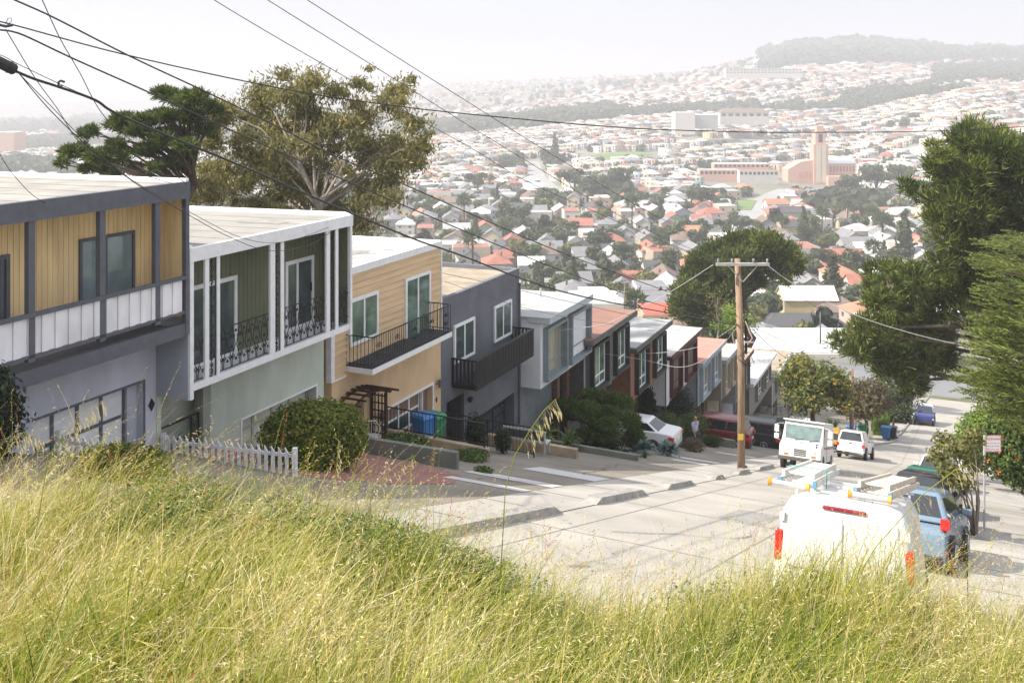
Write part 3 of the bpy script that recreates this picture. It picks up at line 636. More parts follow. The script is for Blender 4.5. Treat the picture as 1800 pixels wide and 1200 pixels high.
for xx in (tx0, tx1):
    for yy in (.4, .92): MB().box(xx-.04, xx+.04, yy-.04, yy+.04, 0, 2.6).build('post', TW, tr)
for xx in (tx0, tx1):
    m = MB()
    for zz in [.3+.24*i for i in range(10)]: m.box(xx-.02, xx+.02, .4, .92, zz, zz+.035)
    for yy in (.54, .67, .8): m.box(xx-.018, xx+.018, yy-.016, yy+.016, .2, 2.55)
    m.build('lattice', TW, tr)
m = MB()
for yy in (.4, .92): m.tube([(tx0-.3+(tx1-tx0+.6)*i/8, yy, 2.55+.3*math.sin(math.pi*i/8)) for i in range(9)], .045, 4)
for i in range(10):
    f = i/9; m.box(tx0-.3+(tx1-tx0+.6)*f-.03, tx0-.3+(tx1-tx0+.6)*f+.03, .1, .99, 2.6+.3*math.sin(math.pi*f), 2.65+.3*math.sin(math.pi*f))
m.build('top_rafters', TW, tr)

# ---- house 4: grey stucco, black slat balcony
GRY = mat('dark grey stucco', (0.135, 0.14, 0.16), 0.88, 0.2, 0.9, 0.35, 60, detail=8)
TGR = mat('tan gravel roof', (0.32, 0.265, 0.20), 0.95, 0.17, 1.5, 0.6, 90, detail=8)
h = Hs('grey_house', 'dark grey stucco house with a flat front and a black slatted wooden balcony', fx(775, DW), fx(913, DW), fz(913, 471, DW), -14.6)
w = h.w; zt = h.H
roof(h, TGR, .02, w-.02, 1.2, 14, zt-.12, .1, .02, em=GRY, eh=.12)
ea, eb, et = h.X(785, DW), h.X(816, DW), h.Z(785, 708, DW); ga, gb, gt = h.X(840, DW), h.X(904, DW), h.Z(904, 689, DW)
lower_wall(h, GRY, zt, [(ea, eb, 0, et), (ga, gb, 0, gt)], x0=.02, x1=w-.02, back=.6, name='wall')
garage(h.r, ga+.05, gb-.05, 0, gt-.05, 1.45, PLAST, mat('charcoal garage', (.05, .06, .07), .5, .1), 3, 4, gl=2, gm=GLASS)
MB().box(ea+.1, eb-.15, 1.5, 1.56, 0, et-.05).build('entry_door', DARK, h.r)
m = MB(); [m.bar((x, 1.1, .02), (x, 1.1, et), .02) for x in np.arange(ea+.1, eb-.1, .12)]; m.bar((ea, 1.1, 1.2), (eb, 1.1, 1.2), .04); m.build('entry_gate', BLACKI, h.r)
window(h.r, h.X(796, DW), h.X(832, DW), h.Z(832, 621, DW), h.Z(832, 556, DW), .96, WHITE, GLASS, mull=(.5,), fw=.1)
window(h.r, h.X(867, DW), h.X(897, DW), h.Z(897, 586, DW), h.Z(897, 525, DW), .96, WHITE, GLASS, mull=(.5,), fw=.1)
db = 16.45; bx0, bx1 = h.X(834, db), h.X(935, db); z0, z1 = h.Z(935, 624, db), h.Z(935, 577, db); yb = db-DO
yb = DO-db+0.1
BW = mat('black painted wood', (.018, .018, .02), .6, .3, 6)
m = MB().box(bx0, bx1, 0, .99, z0+.0, z0+.12); m.build('balcony_floor', BW, h.r)
m = MB(); m.box(bx0-.03, bx1+.03, -.05, .06, z1-.06, z1).box(bx0, bx1, -.02, .03, z0+.1, z0+.2)
k = int((bx1-bx0)/.15)
for i in range(k+1): x = bx0+(bx1-bx0)*i/k; m.box(max(bx0, x-.045), min(bx1, x+.045), -.035, -.0, z0-.02, z1-.06)
for x in (bx0, bx1):
    m.box(x-.03, x+.03, .06, .99, z1-.06, z1-.001); m.box(x-.025, x+.025, .03, .99, z0+.121, z0+.2)
    for i in range(6): m.box(x-.02, x+.02, .1+i*.16, .18+i*.16, z0+.2, z1-.06)
m.build('balcony_railing', BW, h.r)
m = MB().box(-.08, .08, -.16, 0, -.07, .05).box(-.05, .05, -.14, -.02, -.12, -.07); o = m.build('wall_lamp', PLAST, h.r); o.location = (h.X(824, DW), 1.0, h.Z(824, 700, DW))
m = MB(); m.bar((w-.12, .93, .2), (w-.12, .93, zt-.6), .07); m.build('downpipe', GRY, h.r)
o = None
for i, (px, sz) in enumerate(((867, .13), (898, .11))):
    r = thing('potted_plant', ('little potted plant on the black balcony below the left window', 'little potted plant on the black balcony below the right window')[i], 'plant', W(h.t0+h.X(px, db), -DO-.25, h.zb+z0+.55), 0, 'plants on the black balcony')
    MB().tube([(0, 0, -.42), (0, 0, .02)], [.08, .12], 10).build('pot', mat('terracotta', (.3, .13, .07), .8, .1), r)
    crown('foliage', [(0, 0, .12, sz, sz, sz)], .06, 60, 'bright', r, 'tuft')

# ---- houses 5..9: projecting bay floor with two boxed windows
RRED = mat('red brown roof', (0.25, 0.135, 0.105), 0.95, 0.10, .9, 0.5, 60, detail=8)
RGRY = mat('grey roof', (0.33, 0.34, 0.33), 0.95, 0.10, .7, 0.4, 60, detail=8)
RWHT = mat('white roof', (0.45, 0.45, 0.44), 0.95, 0.08, .7, 0.3, 40, detail=8)
RPNK = mat('pink brown roof', (0.40, 0.21, 0.165), 0.95, 0.10, .9, 0.5, 60, detail=8)
RLGT = mat('pale gravel', (0.40, 0.37, 0.33), 0.95, 0.14, 1.5, 0.5, 60, detail=8)
BRICK = mat('brick pier', (0.13, 0.06, 0.05), 0.9, 0.4, 12, 0.6, 30, col2=(.25, .15, .12))
PORCH = mat('teal porch paint', (.12, .17, .18), .7, .15)
def bay_house(name, label, t0, t1, zr, wallm, boxm, framem, fasm, roofm, lowm, glass, w1=(.9, 3.0), w2=(4.5, 6.4), zb=None, strips=None, pier=BRICK, sidem=None, roofedge=True, big=.4, wz=(-2.72, -.68), depth=13):
    h = Hs(name, label, t0, t1, zr, zb); w = h.w; H = h.H; bot = H-3.07; X0 = 0.05; y0 = .05
    roof(h, roofm, -.05, w, -.4, depth, H, .07, .025, em=None)
    MB().box(-.05, w, -.43, -.38, H-.26, H+.02).box(-.05, -.0, -.38, .6, H-.26, H-.071).build('fascia', fasm, h.r)
    MB().box(0, w, -.38, y0, H-.3, H-.255).build('soffit', fasm, h.r)
    for i in range(3):
        px_, py_ = random.uniform(.6, w-.6), random.uniform(1.2, 6.5); zz = H-(py_+.4)*.025
        q = MB(); q.tube([(px_, py_, zz-.05), (px_, py_, zz+random.uniform(.25, .5))], random.choice((.05, .08)), 8); q.build('roof_pipe', ALU, h.r)
    q = MB(); q.bar((w-.10, -.02, .3), (w-.10, -.02, bot+.2), .06); q.build('downpipe', fasm, h.r)
    m = MB(); z0, z1 = H+wz[0], H+wz[1]
    xs = sorted([X0, w1[0], w1[1], w2[0], w2[1], w-.05]); 
    for a, b in zip(xs, xs[1:]):
        if (a, b) in ((w1[0], w1[1]), (w2[0], w2[1])): m.box(a, b, y0, y0+.15, bot, z0); m.box(a, b, y0, y0+.15, z1, H-.08)
        else: m.box(a, b, y0, y0+.15, bot, H-.08)
    m.box(X0, X0+.15, y0+.15, depth, bot, H-.09).box(w-.2, w-.05, y0+.15, depth, bot, H-.09).box(X0+.15, w-.2, y0+.15, 1.3, bot, bot+.12)
    m.build('upper_wall', wallm, h.r)
    for a, b in (w1, w2):
        f = MB().box(a-.12, a, -.2, y0-.001, z0-.12, z1+.12).box(b, b+.12, -.2, y0-.001, z0-.12, z1+.12).box(a, b, -.2, y0-.001, z1, z1+.12).box(a, b, -.2, y0-.001, z0-.12, z0)
        bx = f.build('window_box', boxm, h.r)
        window(bx, a, b, z0, z1, y0+.04, framem, glass, mull=(.62,), bars=(.26,), fw=.09, proud=.05)
    if strips:
        for a, b, mm in strips: MB().box(a, b, y0-.04, y0-.002, bot-.05, H-.3).build('fin', mm, h.r)
    # ground floor: garage left, porch right
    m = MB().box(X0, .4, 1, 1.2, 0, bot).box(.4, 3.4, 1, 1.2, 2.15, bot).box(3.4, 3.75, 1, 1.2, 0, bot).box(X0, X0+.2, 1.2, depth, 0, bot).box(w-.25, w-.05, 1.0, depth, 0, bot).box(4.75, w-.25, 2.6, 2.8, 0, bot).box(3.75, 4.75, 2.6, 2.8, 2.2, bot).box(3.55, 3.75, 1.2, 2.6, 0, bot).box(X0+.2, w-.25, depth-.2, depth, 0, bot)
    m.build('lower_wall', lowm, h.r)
    garage(h.r, .42, 3.38, 0, 2.13, 1.12, lowm, mat(name+' garage', (.22, .25, .27), .7, .1), 4, 3, gl=2, gm=GLASS)
    if pier:
        for x in (3.62, 4.85): MB().box(x, x+.3, .72, .99, 0, bot-.01).build('brick_pier', pier, h.r)
    MB().box(3.8, 4.7, 2.62, 2.66, .3, 2.2).build('entry_door', DARK, h.r)
    MB().box(3.76, w-.26, -.6, 2.59, .02, .28).build('porch_floor', PORCH, h.r)
    m = MB(); A = [(4.9, -.5), (w-.35, -.5), (w-.35, .9)]
    for a, b in zip(A, A[1:]):
        a = Vector((*a, 1.2)); b = Vector((*b, 1.2)); m.bar(a, b, .035); m.bar(a-Vector((0, 0, .8)), b-Vector((0, 0, .8)), .02); k = max(1, int((b-a).length/.15))
        for i in range(k+1): p = a.lerp(b, i/k); m.bar((p.x, p.y, .28), (p.x, p.y, 1.2), .015)
    m.build('porch_railing', BLACKI, h.r)
    return h
WALLW = mat('white stucco', (0.68, 0.70, 0.72), 0.88, 0.06, .8, .2, 50)
SGRY = mat('steel grey box', (0.20, 0.235, 0.25), 0.6, 0.1)
CHAR = mat('charcoal paint', (0.025, 0.026, 0.03), 0.6, 0.2)
BRNG = mat('brown grey siding', (0.13, 0.118, 0.112), 0.8, 0.12)
ORNG = mat('rust orange paint', (0.28, 0.12, 0.07), 0.7, 0.12)
MAROON = mat('maroon paint', (0.085, 0.018, 0.022), 0.6, 0.15)
BLUEG = mat('blue grey paint', (0.33, 0.38, 0.42), 0.8, 0.08)
BEIGE = mat('beige stucco', (0.42, 0.36, 0.26), 0.9, 0.08, .8, .3, 50)
TAUPE = mat('taupe siding', (0.24, 0.22, 0.19), 0.85, 0.1)
T = [fx(913, DW)+.02]
for px, y in ((1042, 517), (1120, 545), (1182, 562), (1236, 576), (1277, 596), (1302, 605), (1325, 614), (1365, 619), (1392, 617)): T.append((fx(px, 16.0)))
ZR = [fz(px, y, 16.0) for px, y in ((1042, 517), (1120, 545), (1182, 562), (1236, 576), (1277, 596), (1302, 605), (1325, 614), (1365, 619), (1392, 617))]
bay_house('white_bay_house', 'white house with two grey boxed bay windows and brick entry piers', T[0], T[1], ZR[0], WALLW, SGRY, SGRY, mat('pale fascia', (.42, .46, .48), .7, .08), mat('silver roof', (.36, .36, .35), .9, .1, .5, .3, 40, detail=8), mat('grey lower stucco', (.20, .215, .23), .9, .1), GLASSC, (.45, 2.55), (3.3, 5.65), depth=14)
bay_house('charcoal_bay_house', 'charcoal house under a flat red brown roof, downhill of the white bay house', T[1], T[2], ZR[1], BRNG, CHAR, WHITE, mat('dark fascia', (.10, .10, .095), .7, .1), RRED, BRNG, GLASSG, (.9, 3.0), (4.4, 6.2), strips=((.25, .6, CHAR), (3.35, 4.0, BRNG), (6.5, 6.8, CHAR)))
bay_house('orange_trim_house', 'grey roofed house with rust orange uprights between its black boxed windows', T[2], T[3], ZR[2], ORNG, CHAR, WHITE, mat('dark fascia', (.1,)*3, .7), RGRY, BRNG, GLASSG, (1.1, 3.0), (4.5, 6.4), strips=((.2, .7, ORNG), (3.35, 4.0, ORNG)))
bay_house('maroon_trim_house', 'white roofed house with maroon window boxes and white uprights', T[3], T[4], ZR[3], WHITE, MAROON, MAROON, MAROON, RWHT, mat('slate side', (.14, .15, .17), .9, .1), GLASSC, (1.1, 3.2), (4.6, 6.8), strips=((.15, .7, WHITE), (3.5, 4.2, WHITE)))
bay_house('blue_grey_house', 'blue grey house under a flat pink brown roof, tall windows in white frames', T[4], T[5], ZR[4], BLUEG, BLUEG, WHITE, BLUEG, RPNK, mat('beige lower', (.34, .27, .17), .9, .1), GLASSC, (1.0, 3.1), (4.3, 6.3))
bay_house('beige_pillar_house', 'beige house with slim tan pillars between its windows, roof littered with dead leaves', T[5], T[6], ZR[5], BEIGE, BEIGE, WHITE, BLUEG, RLGT, BEIGE, GLASSC, (.8, 2.4), (3.2, 4.6), pier=None)
bay_house('maroon_line_house', 'pale lilac house with a maroon line under its window and a tan flat roof', T[6], T[7], ZR[6], mat('pale lilac siding', (.45, .44, .47), .85, .08), BRNG, WHITE, MAROON, mat('tan roof', (.42, .33, .25), .95, .1), mat('pale lilac siding', (.45,)*3), GLASS, (.8, 2.2), (3.2, 4.7), pier=None)
bay_house('taupe_white_roof_house', 'taupe boarded house with a bright white flat roof, near the foot of the row', T[7], T[8], ZR[7], TAUPE, TAUPE, WHITE, WHITE, RWHT, TAUPE, GLASS, (3.0, 5.6), (7.0, 9.2), pier=None, wz=(-2.2, -.7))
bay_house('taupe_tan_roof_house', 'taupe house with a tan gravel roof, the last visible one of the row', T[8], T[9], ZR[8], TAUPE, TAUPE, GREYP, WHITE, TGR, TAUPE, GLASS, (2.0, 4.0), (5.2, 7.4), pier=None, wz=(-2.2, -.7))

# ------------------------------------------------------------------ yard things
TANC = mat('tan garden wall', (0.36, 0.28, 0.19), 0.92, 0.25, 1.5, .4, 30)
GRC = mat('grey green garden wall', (0.17, 0.18, 0.15), 0.92, 0.2, 1.5, .4, 30)
def nwall(name, label, m, t, n0, n1, zt0, zt1, th=.18, deep=1.2):
    mb = MB(); vs = []
    for n, z in ((n0, zt0), (n1, zt1)):
        for dt in (-th/2, th/2): vs += [W(t+dt, n, z), W(t+dt, n, gz(t)-deep+.4)]
    mb.add(vs, [(0, 2, 6, 4), (1, 5, 7, 3), (0, 4, 5, 1), (2, 3, 7, 6), (0, 1, 3, 2), (4, 6, 7, 5)])
    return tag(mb.build(name, m, bevel=.015), label, 'wall')
nwall('garden_wall', 'low tan garden wall under the iron railing in front of the tan house', TANC, 28.0, -17.35, -13.6, gz(28)+.5, gz(28)+.42, .2)
nwall('garden_wall', 'low grey green retaining wall beside the red painted driveway', GRC, 24.6, -17.35, -12.9, gz(24.6)+.45, gz(24.6)+.5, .16)
nwall('garden_wall', 'low tan garden wall behind the white bench at the dark grey house', TANC, 34.2, -17.35, -13.0, gz(34.2)+.42, gz(34.2)+.38, .2)
nwall('garden_wall', 'low grey planter kerb running along the paved strip by the yuccas', GRC, 37.8, -17.0, -11.8, gz(37.8)+.3, gz(37.8)+.25, .15)
nwall('garden_wall', 'short concrete block wall in front of the red van', GRC, 58.6, -16.5, -12.4, gz(58.6)+.55, gz(58.6)+.5, .2)
nwall('garden_wall', 'white concrete block wall between the red van and the black van', mat('white block', (.5, .5, .48), .9, .1), 64.3, -13.3, -12.5, gz(64.3)+.6, gz(64.3)+.6, .3)
def railing(name, label, t, n0, n1, z0, z1, h=.95, pitch=.13):
    r = thing(name, label, 'railing', W(t, n0, z0)); inv = r.location
    A = W(t, n0, z0)-inv; B = W(t, n1, z1)-inv; m = MB(); up = Vector((0, 0, h))
    m.bar(A+up, B+up, .045, .03); m.bar(A+Vector((0, 0, .1)), B+Vector((0, 0, .1)), .03); m.build('hand_rail', BLACKI, r)
    for p in (A, B, A.lerp(B, .5)): MB().bar(p-Vector((0, 0, .3)), p+up, .045).build('post', BLACKI, r)
    m = MB(); k = int((B-A).length/pitch)
    for i in range(1, k): p = A.lerp(B, i/k); m.bar(p+Vector((0, 0, .1)), p+up, .016)
    m.build('balusters', BLACKI, r); return r
railing('iron_railing', 'black iron railing on the low tan wall before the tan house', 28.0, -17.3, -13.75, gz(28)+.48, gz(28)+.42, .75)
railing('iron_railing', 'black iron railing between the tan house and the dark grey house, beside the bench', 31.8, -17.3, -13.7, gz(31.8)+.1, gz(31.8)+.05, 1.0)
railing('iron_railing', 'thin black railing by the steps of the charcoal house', 47.0, -17.0, -14.6, gz(47)+.9, gz(47)+.1, .95)
railing('iron_railing', 'thin black railing by the steps of the orange trim house', 54.0, -17.0, -14.6, gz(54)+.9, gz(54)+.1, .95)
FW = mat('white fence paint', (.66, .67, .72), .7, .12, 4)
def picket(name, label, t, n0, n1, zA, zB, h=.85, pitch=.185):
    r = thing(name, label, 'fence', W(t, n1, zB)); o = r.location; A = W(t, n0, zA)-o; B = W(t, n1, zB)-o
    for z in (.2, h-.16):
        m = MB(); m.bar(A+Vector((0, 0, z)), B+Vector((0, 0, z)), .035, .07); m.build('rail', FW, r)
    d = (B-A).normalized(); s = Vector((-d.y, d.x, 0)); k = int((B-A).length/pitch)
    for i in range(k+1):
        p = A.lerp(B, i/k)-s*.04; w = .045; m = MB()
        prof = [(-w, 0), (w, 0), (w, h-.1), (-w, h+.02)]
        m.prism(prof, -.011, .011, lambda q, y: p+d*q[0]+s*y+Vector((0, 0, q[1]))); m.build('picket', FW, r)
    for p in (A, B): m = MB(); m.bar(p-Vector((0, 0, .2)), p+Vector((0, 0, h+.02)), .1); m.build('post', FW, r)
picket('picket_fence', 'white picket fence beside the round clipped bush', 18.0, -17.3, -13.5, -9.1, -8.87)
picket('picket_fence', 'white picket fence in front of the pale garage of the yellow boarded house', 15.0, -17.3, -14.9, -8.1, -8.05, .85, .2)
# bench
r = thing('garden_bench', 'white framed garden bench in front of the dark grey house', 'bench', W(33.0, -14.6, gz(33)+.02), TH+math.pi/2)
BN = mat('weathered white bench', (.42, .42, .40), .8, .2, 5)
m = MB().box(-.85, .85, .0, .05, .82, .88).box(-.85, .85, .0, .05, .48, .53).box(-.85, -.79, 0, .05, .53, .82).box(.79, .85, 0, .05, .53, .82); m.build('backrest', BN, r)
MB().box(-.79, .79, .02, .035, .53, .82).build('back_panel', mat('dark mesh', (.05, .05, .05), .8), r)
MB().box(-.85, .85, -.45, 0, .40, .45).build('seat', BN, r)
for x in (-.8, .8):
    for y in (-.42, 0): MB().box(x-.025, x+.025, y-.02, y+.02, 0, .40).build('leg', BN, r)
# bins
def bin_(label, col, t, n, ang=0, grp='wheeled bins', up=0, s=1.0):
    r = thing('wheelie_bin', label, 'bin', (0, 0, 0), 0, grp); M = slope_m(t, n, ang, gz(t)+up, sl=0); r.matrix_world = M@Matrix.Scale(s, 4)
    k = mat('bin '+col, dict(blue=(.03, .17, .42), green=(.03, .22, .09), black=(.02, .02, .022))[col], .45, .08)
    m = MB(); q = [(-.24, -.2, .12), (.24, -.2, .12), (.24, .26, .12), (-.24, .26, .12), (-.3, -.34, .98), (.3, -.34, .98), (.3, .34, .98), (-.3, .34, .98)]
    m.add(q, [(3, 2, 1, 0), (4, 5, 6, 7), (0, 1, 5, 4), (1, 2, 6, 5), (2, 3, 7, 6), (3, 0, 4, 7)]).box(-.32, .32, -.36, .36, .93, .979); m.build('tub', k, r, bevel=.02)
    m = MB(); m.add([(-.33, -.38, .981), (.33, -.38, .981), (.33, .37, .981), (-.33, .37, .981), (-.28, -.32, 1.06), (.28, -.32, 1.06), (.28, .3, 1.09), (-.28, .3, 1.09)], [(0, 3, 2, 1), (4, 5, 6, 7), (0, 1, 5, 4), (1, 2, 6, 5), (2, 3, 7, 6), (3, 0, 4, 7)]); m.bar((-.25, .42, 1.0), (.25, .42, 1.0), .035); m.build('lid', k, r, bevel=.015)
    for x in (-.28, .28): m = MB(); m.tube([(x-.03, .25, .11), (x+.03, .25, .11)], .11, 12); m.build('wheel', RUBBER, r)
    m = MB(); m.add([(-.12, -.292, .6), (.12, -.292, .6), (.12, -.313, .75), (-.12, -.313, .75)], [(0, 1, 2, 3)]); m.build('stencil', mat('stencil', (.5, .55, .6), .7), r)
    return r
bin_('blue recycling bin in front of the garage of the tan house', 'blue', 29.2, -16.6, 200, up=.05)
bin_('green bin behind the blue one at the tan house', 'green', 30.0, -16.7, 195, up=.05)
bin_('green bin by the tree trunk downhill of the white pickup', 'green', 84.0, -7.6, 185)
bin_('bright blue bin on the pavement beside a clipped hedge', 'blue', 85.2, -5.95, 185)
bin_('black bin between the bright blue bin and the hedge', 'black', 86.0, -5.5, 185)
bin_('blue bin half hidden behind the second utility pole', 'blue', 82.5, -8.3, 185)
# wrought chair beside bush
r = thing('garden_chair', 'pale wrought iron garden chair beside the round clipped bush', 'chair', W(25.3, -16.2, gz(25.3)), TH+2.2)
CI = mat('pale iron', (.5, .5, .5), .5, .05)
m = MB(); m.tube([(-.2, .2, .45), (-.24, .26, .8), (-.12, .3, 1.0), (.12, .3, 1.0), (.24, .26, .8), (.2, .2, .45)], .015, 5)
for x in (-.1, 0, .1): m.tube([(x, .2, .45), (x*1.3, .27, .85), (x*.5, .3, 1.0)], .009, 4)
m.build('backrest', CI, r)
m = MB(); m.tube([(.23*math.cos(a), .2*math.sin(a), .45) for a in [i*math.pi/6 for i in range(13)]], .015, 5); [m.bar((-.2, y, .45), (.2, y, .45), .02) for y in (-.12, -.04, .04, .12)]; m.build('seat', CI, r)
for x in (-.18, .18):
    for y in (-.16, .17): m = MB(); m.tube([(x, y, .45), (x*1.15, y*1.2, 0)], .013, 4); m.build('leg', CI, r)

# shrubs and yard plants
def rbush():
    root = thing('round_bush', 'big round clipped golden green bush beside the white picket fence', 'bush', W(20.05, -14.5, gz(20.05)-.22))
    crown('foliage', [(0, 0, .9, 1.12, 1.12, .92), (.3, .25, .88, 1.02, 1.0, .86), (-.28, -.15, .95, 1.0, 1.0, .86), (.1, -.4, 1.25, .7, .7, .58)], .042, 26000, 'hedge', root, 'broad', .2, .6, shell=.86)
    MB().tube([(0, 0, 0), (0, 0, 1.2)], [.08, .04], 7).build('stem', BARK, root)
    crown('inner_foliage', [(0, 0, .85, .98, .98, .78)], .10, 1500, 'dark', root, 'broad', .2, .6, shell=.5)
rbush()
shrub('hedge', 'low golden hedge between the bank and the picket fence', 'hedge', 14.0, -14.4, 1.0, .95, 'hedge', gz(14)-.3, .045, 9000, blobs=5)
shrub('shrub', 'dark leafy shrub in front of the garage of the yellow boarded house', 'bush', 11.6, -15.2, 1.15, 1.9, 'dark', gz(11.6)+.1, .06, 5000, up=.1, sq=.6)
shrub('ground_shrub', 'low leafy ground cover behind the grey green retaining wall', 'bush', 26.4, -15.6, .95, .6, 'green', gz(26.4), .05, 3500)
shrub('weed_patch', 'weedy greens along the foot of the low tan wall', 'bush', 27.3, -14.0, .8, .35, 'green', gz(27.3), .04, 1800, stem=False)
shrub('weed_patch', 'weed clump at the end of the grey green retaining wall', 'bush', 25.0, -12.3, .35, .2, 'green', gz(25), .03, 900, stem=False)
shrub('shrub', 'bushy plant in a pot beside the green bin', 'bush', 31.0, -15.6, .5, 1.3, 'dark', gz(31), .06, 1500)
shrub('shrub', 'dark bushy plant in the railing corner before the dark grey house', 'bush', 31.4, -14.7, .4, 1.0, 'dark', gz(31.4), .05, 1000)
def yucca(name, label, cat, t, n, r, h, kind, k=38, w=.05, z=None, group=None):
    root = thing(name, label, cat, W(t, n, (gz(t) if z is None else z)), 0, group); V = []; Q = []; 
    for i in range(k):
        a = random.uniform(0, 6.28); e = random.uniform(.15, 1.3); L = r*random.uniform(.8, 1.15); d = Vector((math.cos(a)*math.cos(e), math.sin(a)*math.cos(e), math.sin(e)))
        s = Vector((-math.sin(a), math.cos(a), 0)); p0 = Vector((0, 0, h*random.uniform(.5, 1)))
        ps = [p0, p0+d*L*.5, p0+d*L*.85-Vector((0, 0, L*.12)), p0+d*L-Vector((0, 0, L*.3))]; ws = [w*.6, w, w*.6, .003]; b = len(V)
        for p, q in zip(ps, ws): V += [p-s*q, p+s*q]
        Q += [(b+2*j, b+2*j+1, b+2*j+3, b+2*j+2) for j in range(3)]
    fastmesh('leaves', [tuple(v) for v in V], Q, leaves(kind), [random.choice((0, 1, 1, 2)) for _ in Q], root)
    MB().tube([(0, 0, -.05), (0, 0, h)], [.09, .06], 7).build('stem', BARK, root); return root
yucca('yucca', 'spiky yellow green yucca beside the white bench', 'plant', 36.4, -15.3, .8, .5, 'bright')
yucca('yucca', 'spiky yucca at the garage of the dark grey house', 'plant', 37.2, -14.5, .7, .45, 'green')
yucca('agave', 'small dark agave in the planter strip, uphill one', 'plant', 38.6, -13.6, .3, .1, 'dark', 24); yucca('agave', 'small dark agave in the planter strip, between two others', 'plant', 39.4, -12.9, .3, .1, 'dark', 24); yucca('agave', 'small agave in the planter strip, nearest the road', 'plant', 40.0, -12.2, .3, .1, 'green', 24)
yucca('agave', 'blue grey agave mound beside the white sedan', 'plant', 43.6, -12.2, .65, .22, 'blue', 130, .07)
yucca('agave', 'second blue grey agave tucked under the juniper', 'plant', 42.6, -13.0, .6, .2, 'blue', 90, .06)
shrub('lavender_bush', 'upright green rosemary bush beside the white sedan', 'bush', 43.4, -13.7, .65, 1.1, 'green', None, .12, 2200, style='tuft', up=1.4, aspect=.07)
def juniper():
    root = thing('juniper', 'spreading windswept juniper in front of the charcoal house', 'tree', W(41.9, -15.2, gz(41.9))); cl = []
    for i in range(26):
        a = random.uniform(0, 6.28); q = random.uniform(.3, 1.7); cl.append((math.cos(a)*q, math.sin(a)*q, 1.55+random.uniform(-.45, .6)-q*.18, .55, .55, .24))
    crown('foliage', cl, .16, 9000, 'green', root, 'tuft', .25, .10, shell=.3); limbs((0, 0, 0), (.3, .1, 1.5), .11, cl, BARK, 'trunk', root, n=12, bend=2)
juniper()
shrub('shrub', 'dark undergrowth beneath the juniper', 'bush', 41.8, -14.6, 1.5, .9, 'dark', None, .06, 4000, stem=False)
shrub('shrub', 'clipped green mound behind the walking man, left one', 'bush', 55.0, -15.4, 1.15, 1.75, 'green', None, .05, 7000); shrub('shrub', 'clipped green mound beside the red van', 'bush', 56.6, -14.6, 1.3, 1.8, 'green', None, .05, 7000)
shrub('shrub', 'tall dark shrub in front of the blue grey house', 'bush', 60.0, -16.0, 1.3, 3.3, 'dark', None, .07, 4500)
shrub('shrub', 'dark cactus like shrub in front of the maroon trim house', 'bush', 55.2, -16.9, .8, 3.2, 'dark', None, .2, 1300, style='tuft', up=2, aspect=.12)
shrub('shrub', 'low reddish plants by the white sedan bumper', 'bush', 49.5, -12.6, .7, .7, 'red', None, .05, 1800, stem=False)
shrub('shrub', 'low dark plants behind the walking man', 'bush', 51.8, -14.4, 1.2, .8, 'dark', None, .06, 2500, stem=False)
shrub('shrub', 'grassy green clump before the red van', 'bush', 56.6, -13.3, .6, .6, 'green', None, .16, 1200, style='tuft', up=1.2, aspect=.06, stem=False)
shrub('weed_patch', 'weeds in the joint of the pavement beside the utility pole', 'bush', 43.6, -8.9, .3, .15, 'green', None, .03, 500, stem=False)
shrub('shrub', 'leafy bush around the foot of the golden topped tree', 'bush', 70.0, -9.9, 1.3, 1.7, 'green', None, .08, 3500); shrub('shrub', 'dark bush between the mail truck and the white pickup', 'bush', 67.5, -8.8, .8, 1.5, 'dark', None, .08, 2200)
yucca('yucca', 'tall spiky yucca behind the white pickup', 'plant', 79, -9.3, 1.3, .9, 'bright', 60, .06)
for i, (t, n, sx) in enumerate(((87.5, -5.9, 1.2), (90.5, -6.3, 1.6))):
    r = thing('hedge', ('low square clipped hedge beside the black bin', 'longer square clipped hedge uphill of the blue pickup')[i], 'hedge', W(t, n, gz(t)-.1), TH); hb = 1.25
    nP = 5000; P = RNG.random((nP, 3))*[sx*1.6, 1.2, hb]; ax = RNG.integers(0, 3, nP); sd = RNG.integers(0, 2, nP); dims = np.array([sx*1.6, 1.2, hb]); P[np.arange(nP), ax] = sd*dims[ax]
    d = unit(nP)*.05; e = unit(nP)*.035; V = np.stack([P-d, P+e, P+d, P-e], 1).reshape(-1, 3); fastmesh('foliage', V, np.arange(nP*4).reshape(-1, 4), leaves('bright'), RNG.integers(0, 2, nP), r)
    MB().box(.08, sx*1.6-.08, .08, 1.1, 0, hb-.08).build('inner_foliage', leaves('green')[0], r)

# ------------------------------------------------------------------ vehicles
def wheel(root, x, y, r=.33, w=.21, rim=ALLOY, spokes=5, name='wheel'):
    s = 1 if y > 0 else -1
    m = MB(); pts = [(x, y-s*w/2, r), (x, y-s*(w/2-.03), r), (x, y+s*(w/2-.03), r), (x, y+s*w/2, r)]
    m.tube(pts, [r-.03, r, r, r-.03], 20); t = m.build(name, RUBBER, root, smooth=False)
    k = MB(); yo = y+s*(w/2+.004); c = Vector((x, yo, r)); k.tube([(x, yo-s*.03, r), (x, yo, r)], r*.22, 10)
    for i in range(spokes):
        a = 2*math.pi*i/spokes+.3; d = Vector((math.cos(a), 0, math.sin(a))); k.bar(c-Vector((0, s*.012, 0)), c+d*r*.62-Vector((0, s*.012, 0)), r*.17, .03)
    ring = [(x+r*.64*math.cos(a), yo-s*.01, r+r*.64*math.sin(a)) for a in [i*math.pi/10 for i in range(21)]]; k.tube(ring, .02, 4, cap=False)
    k.build('rim', rim, t)
    d = MB(); d.tube([(x, yo-s*.06, r), (x, yo-s*.05, r)], r*.63, 16); d.build('brake_disc', PLAST, t); return t
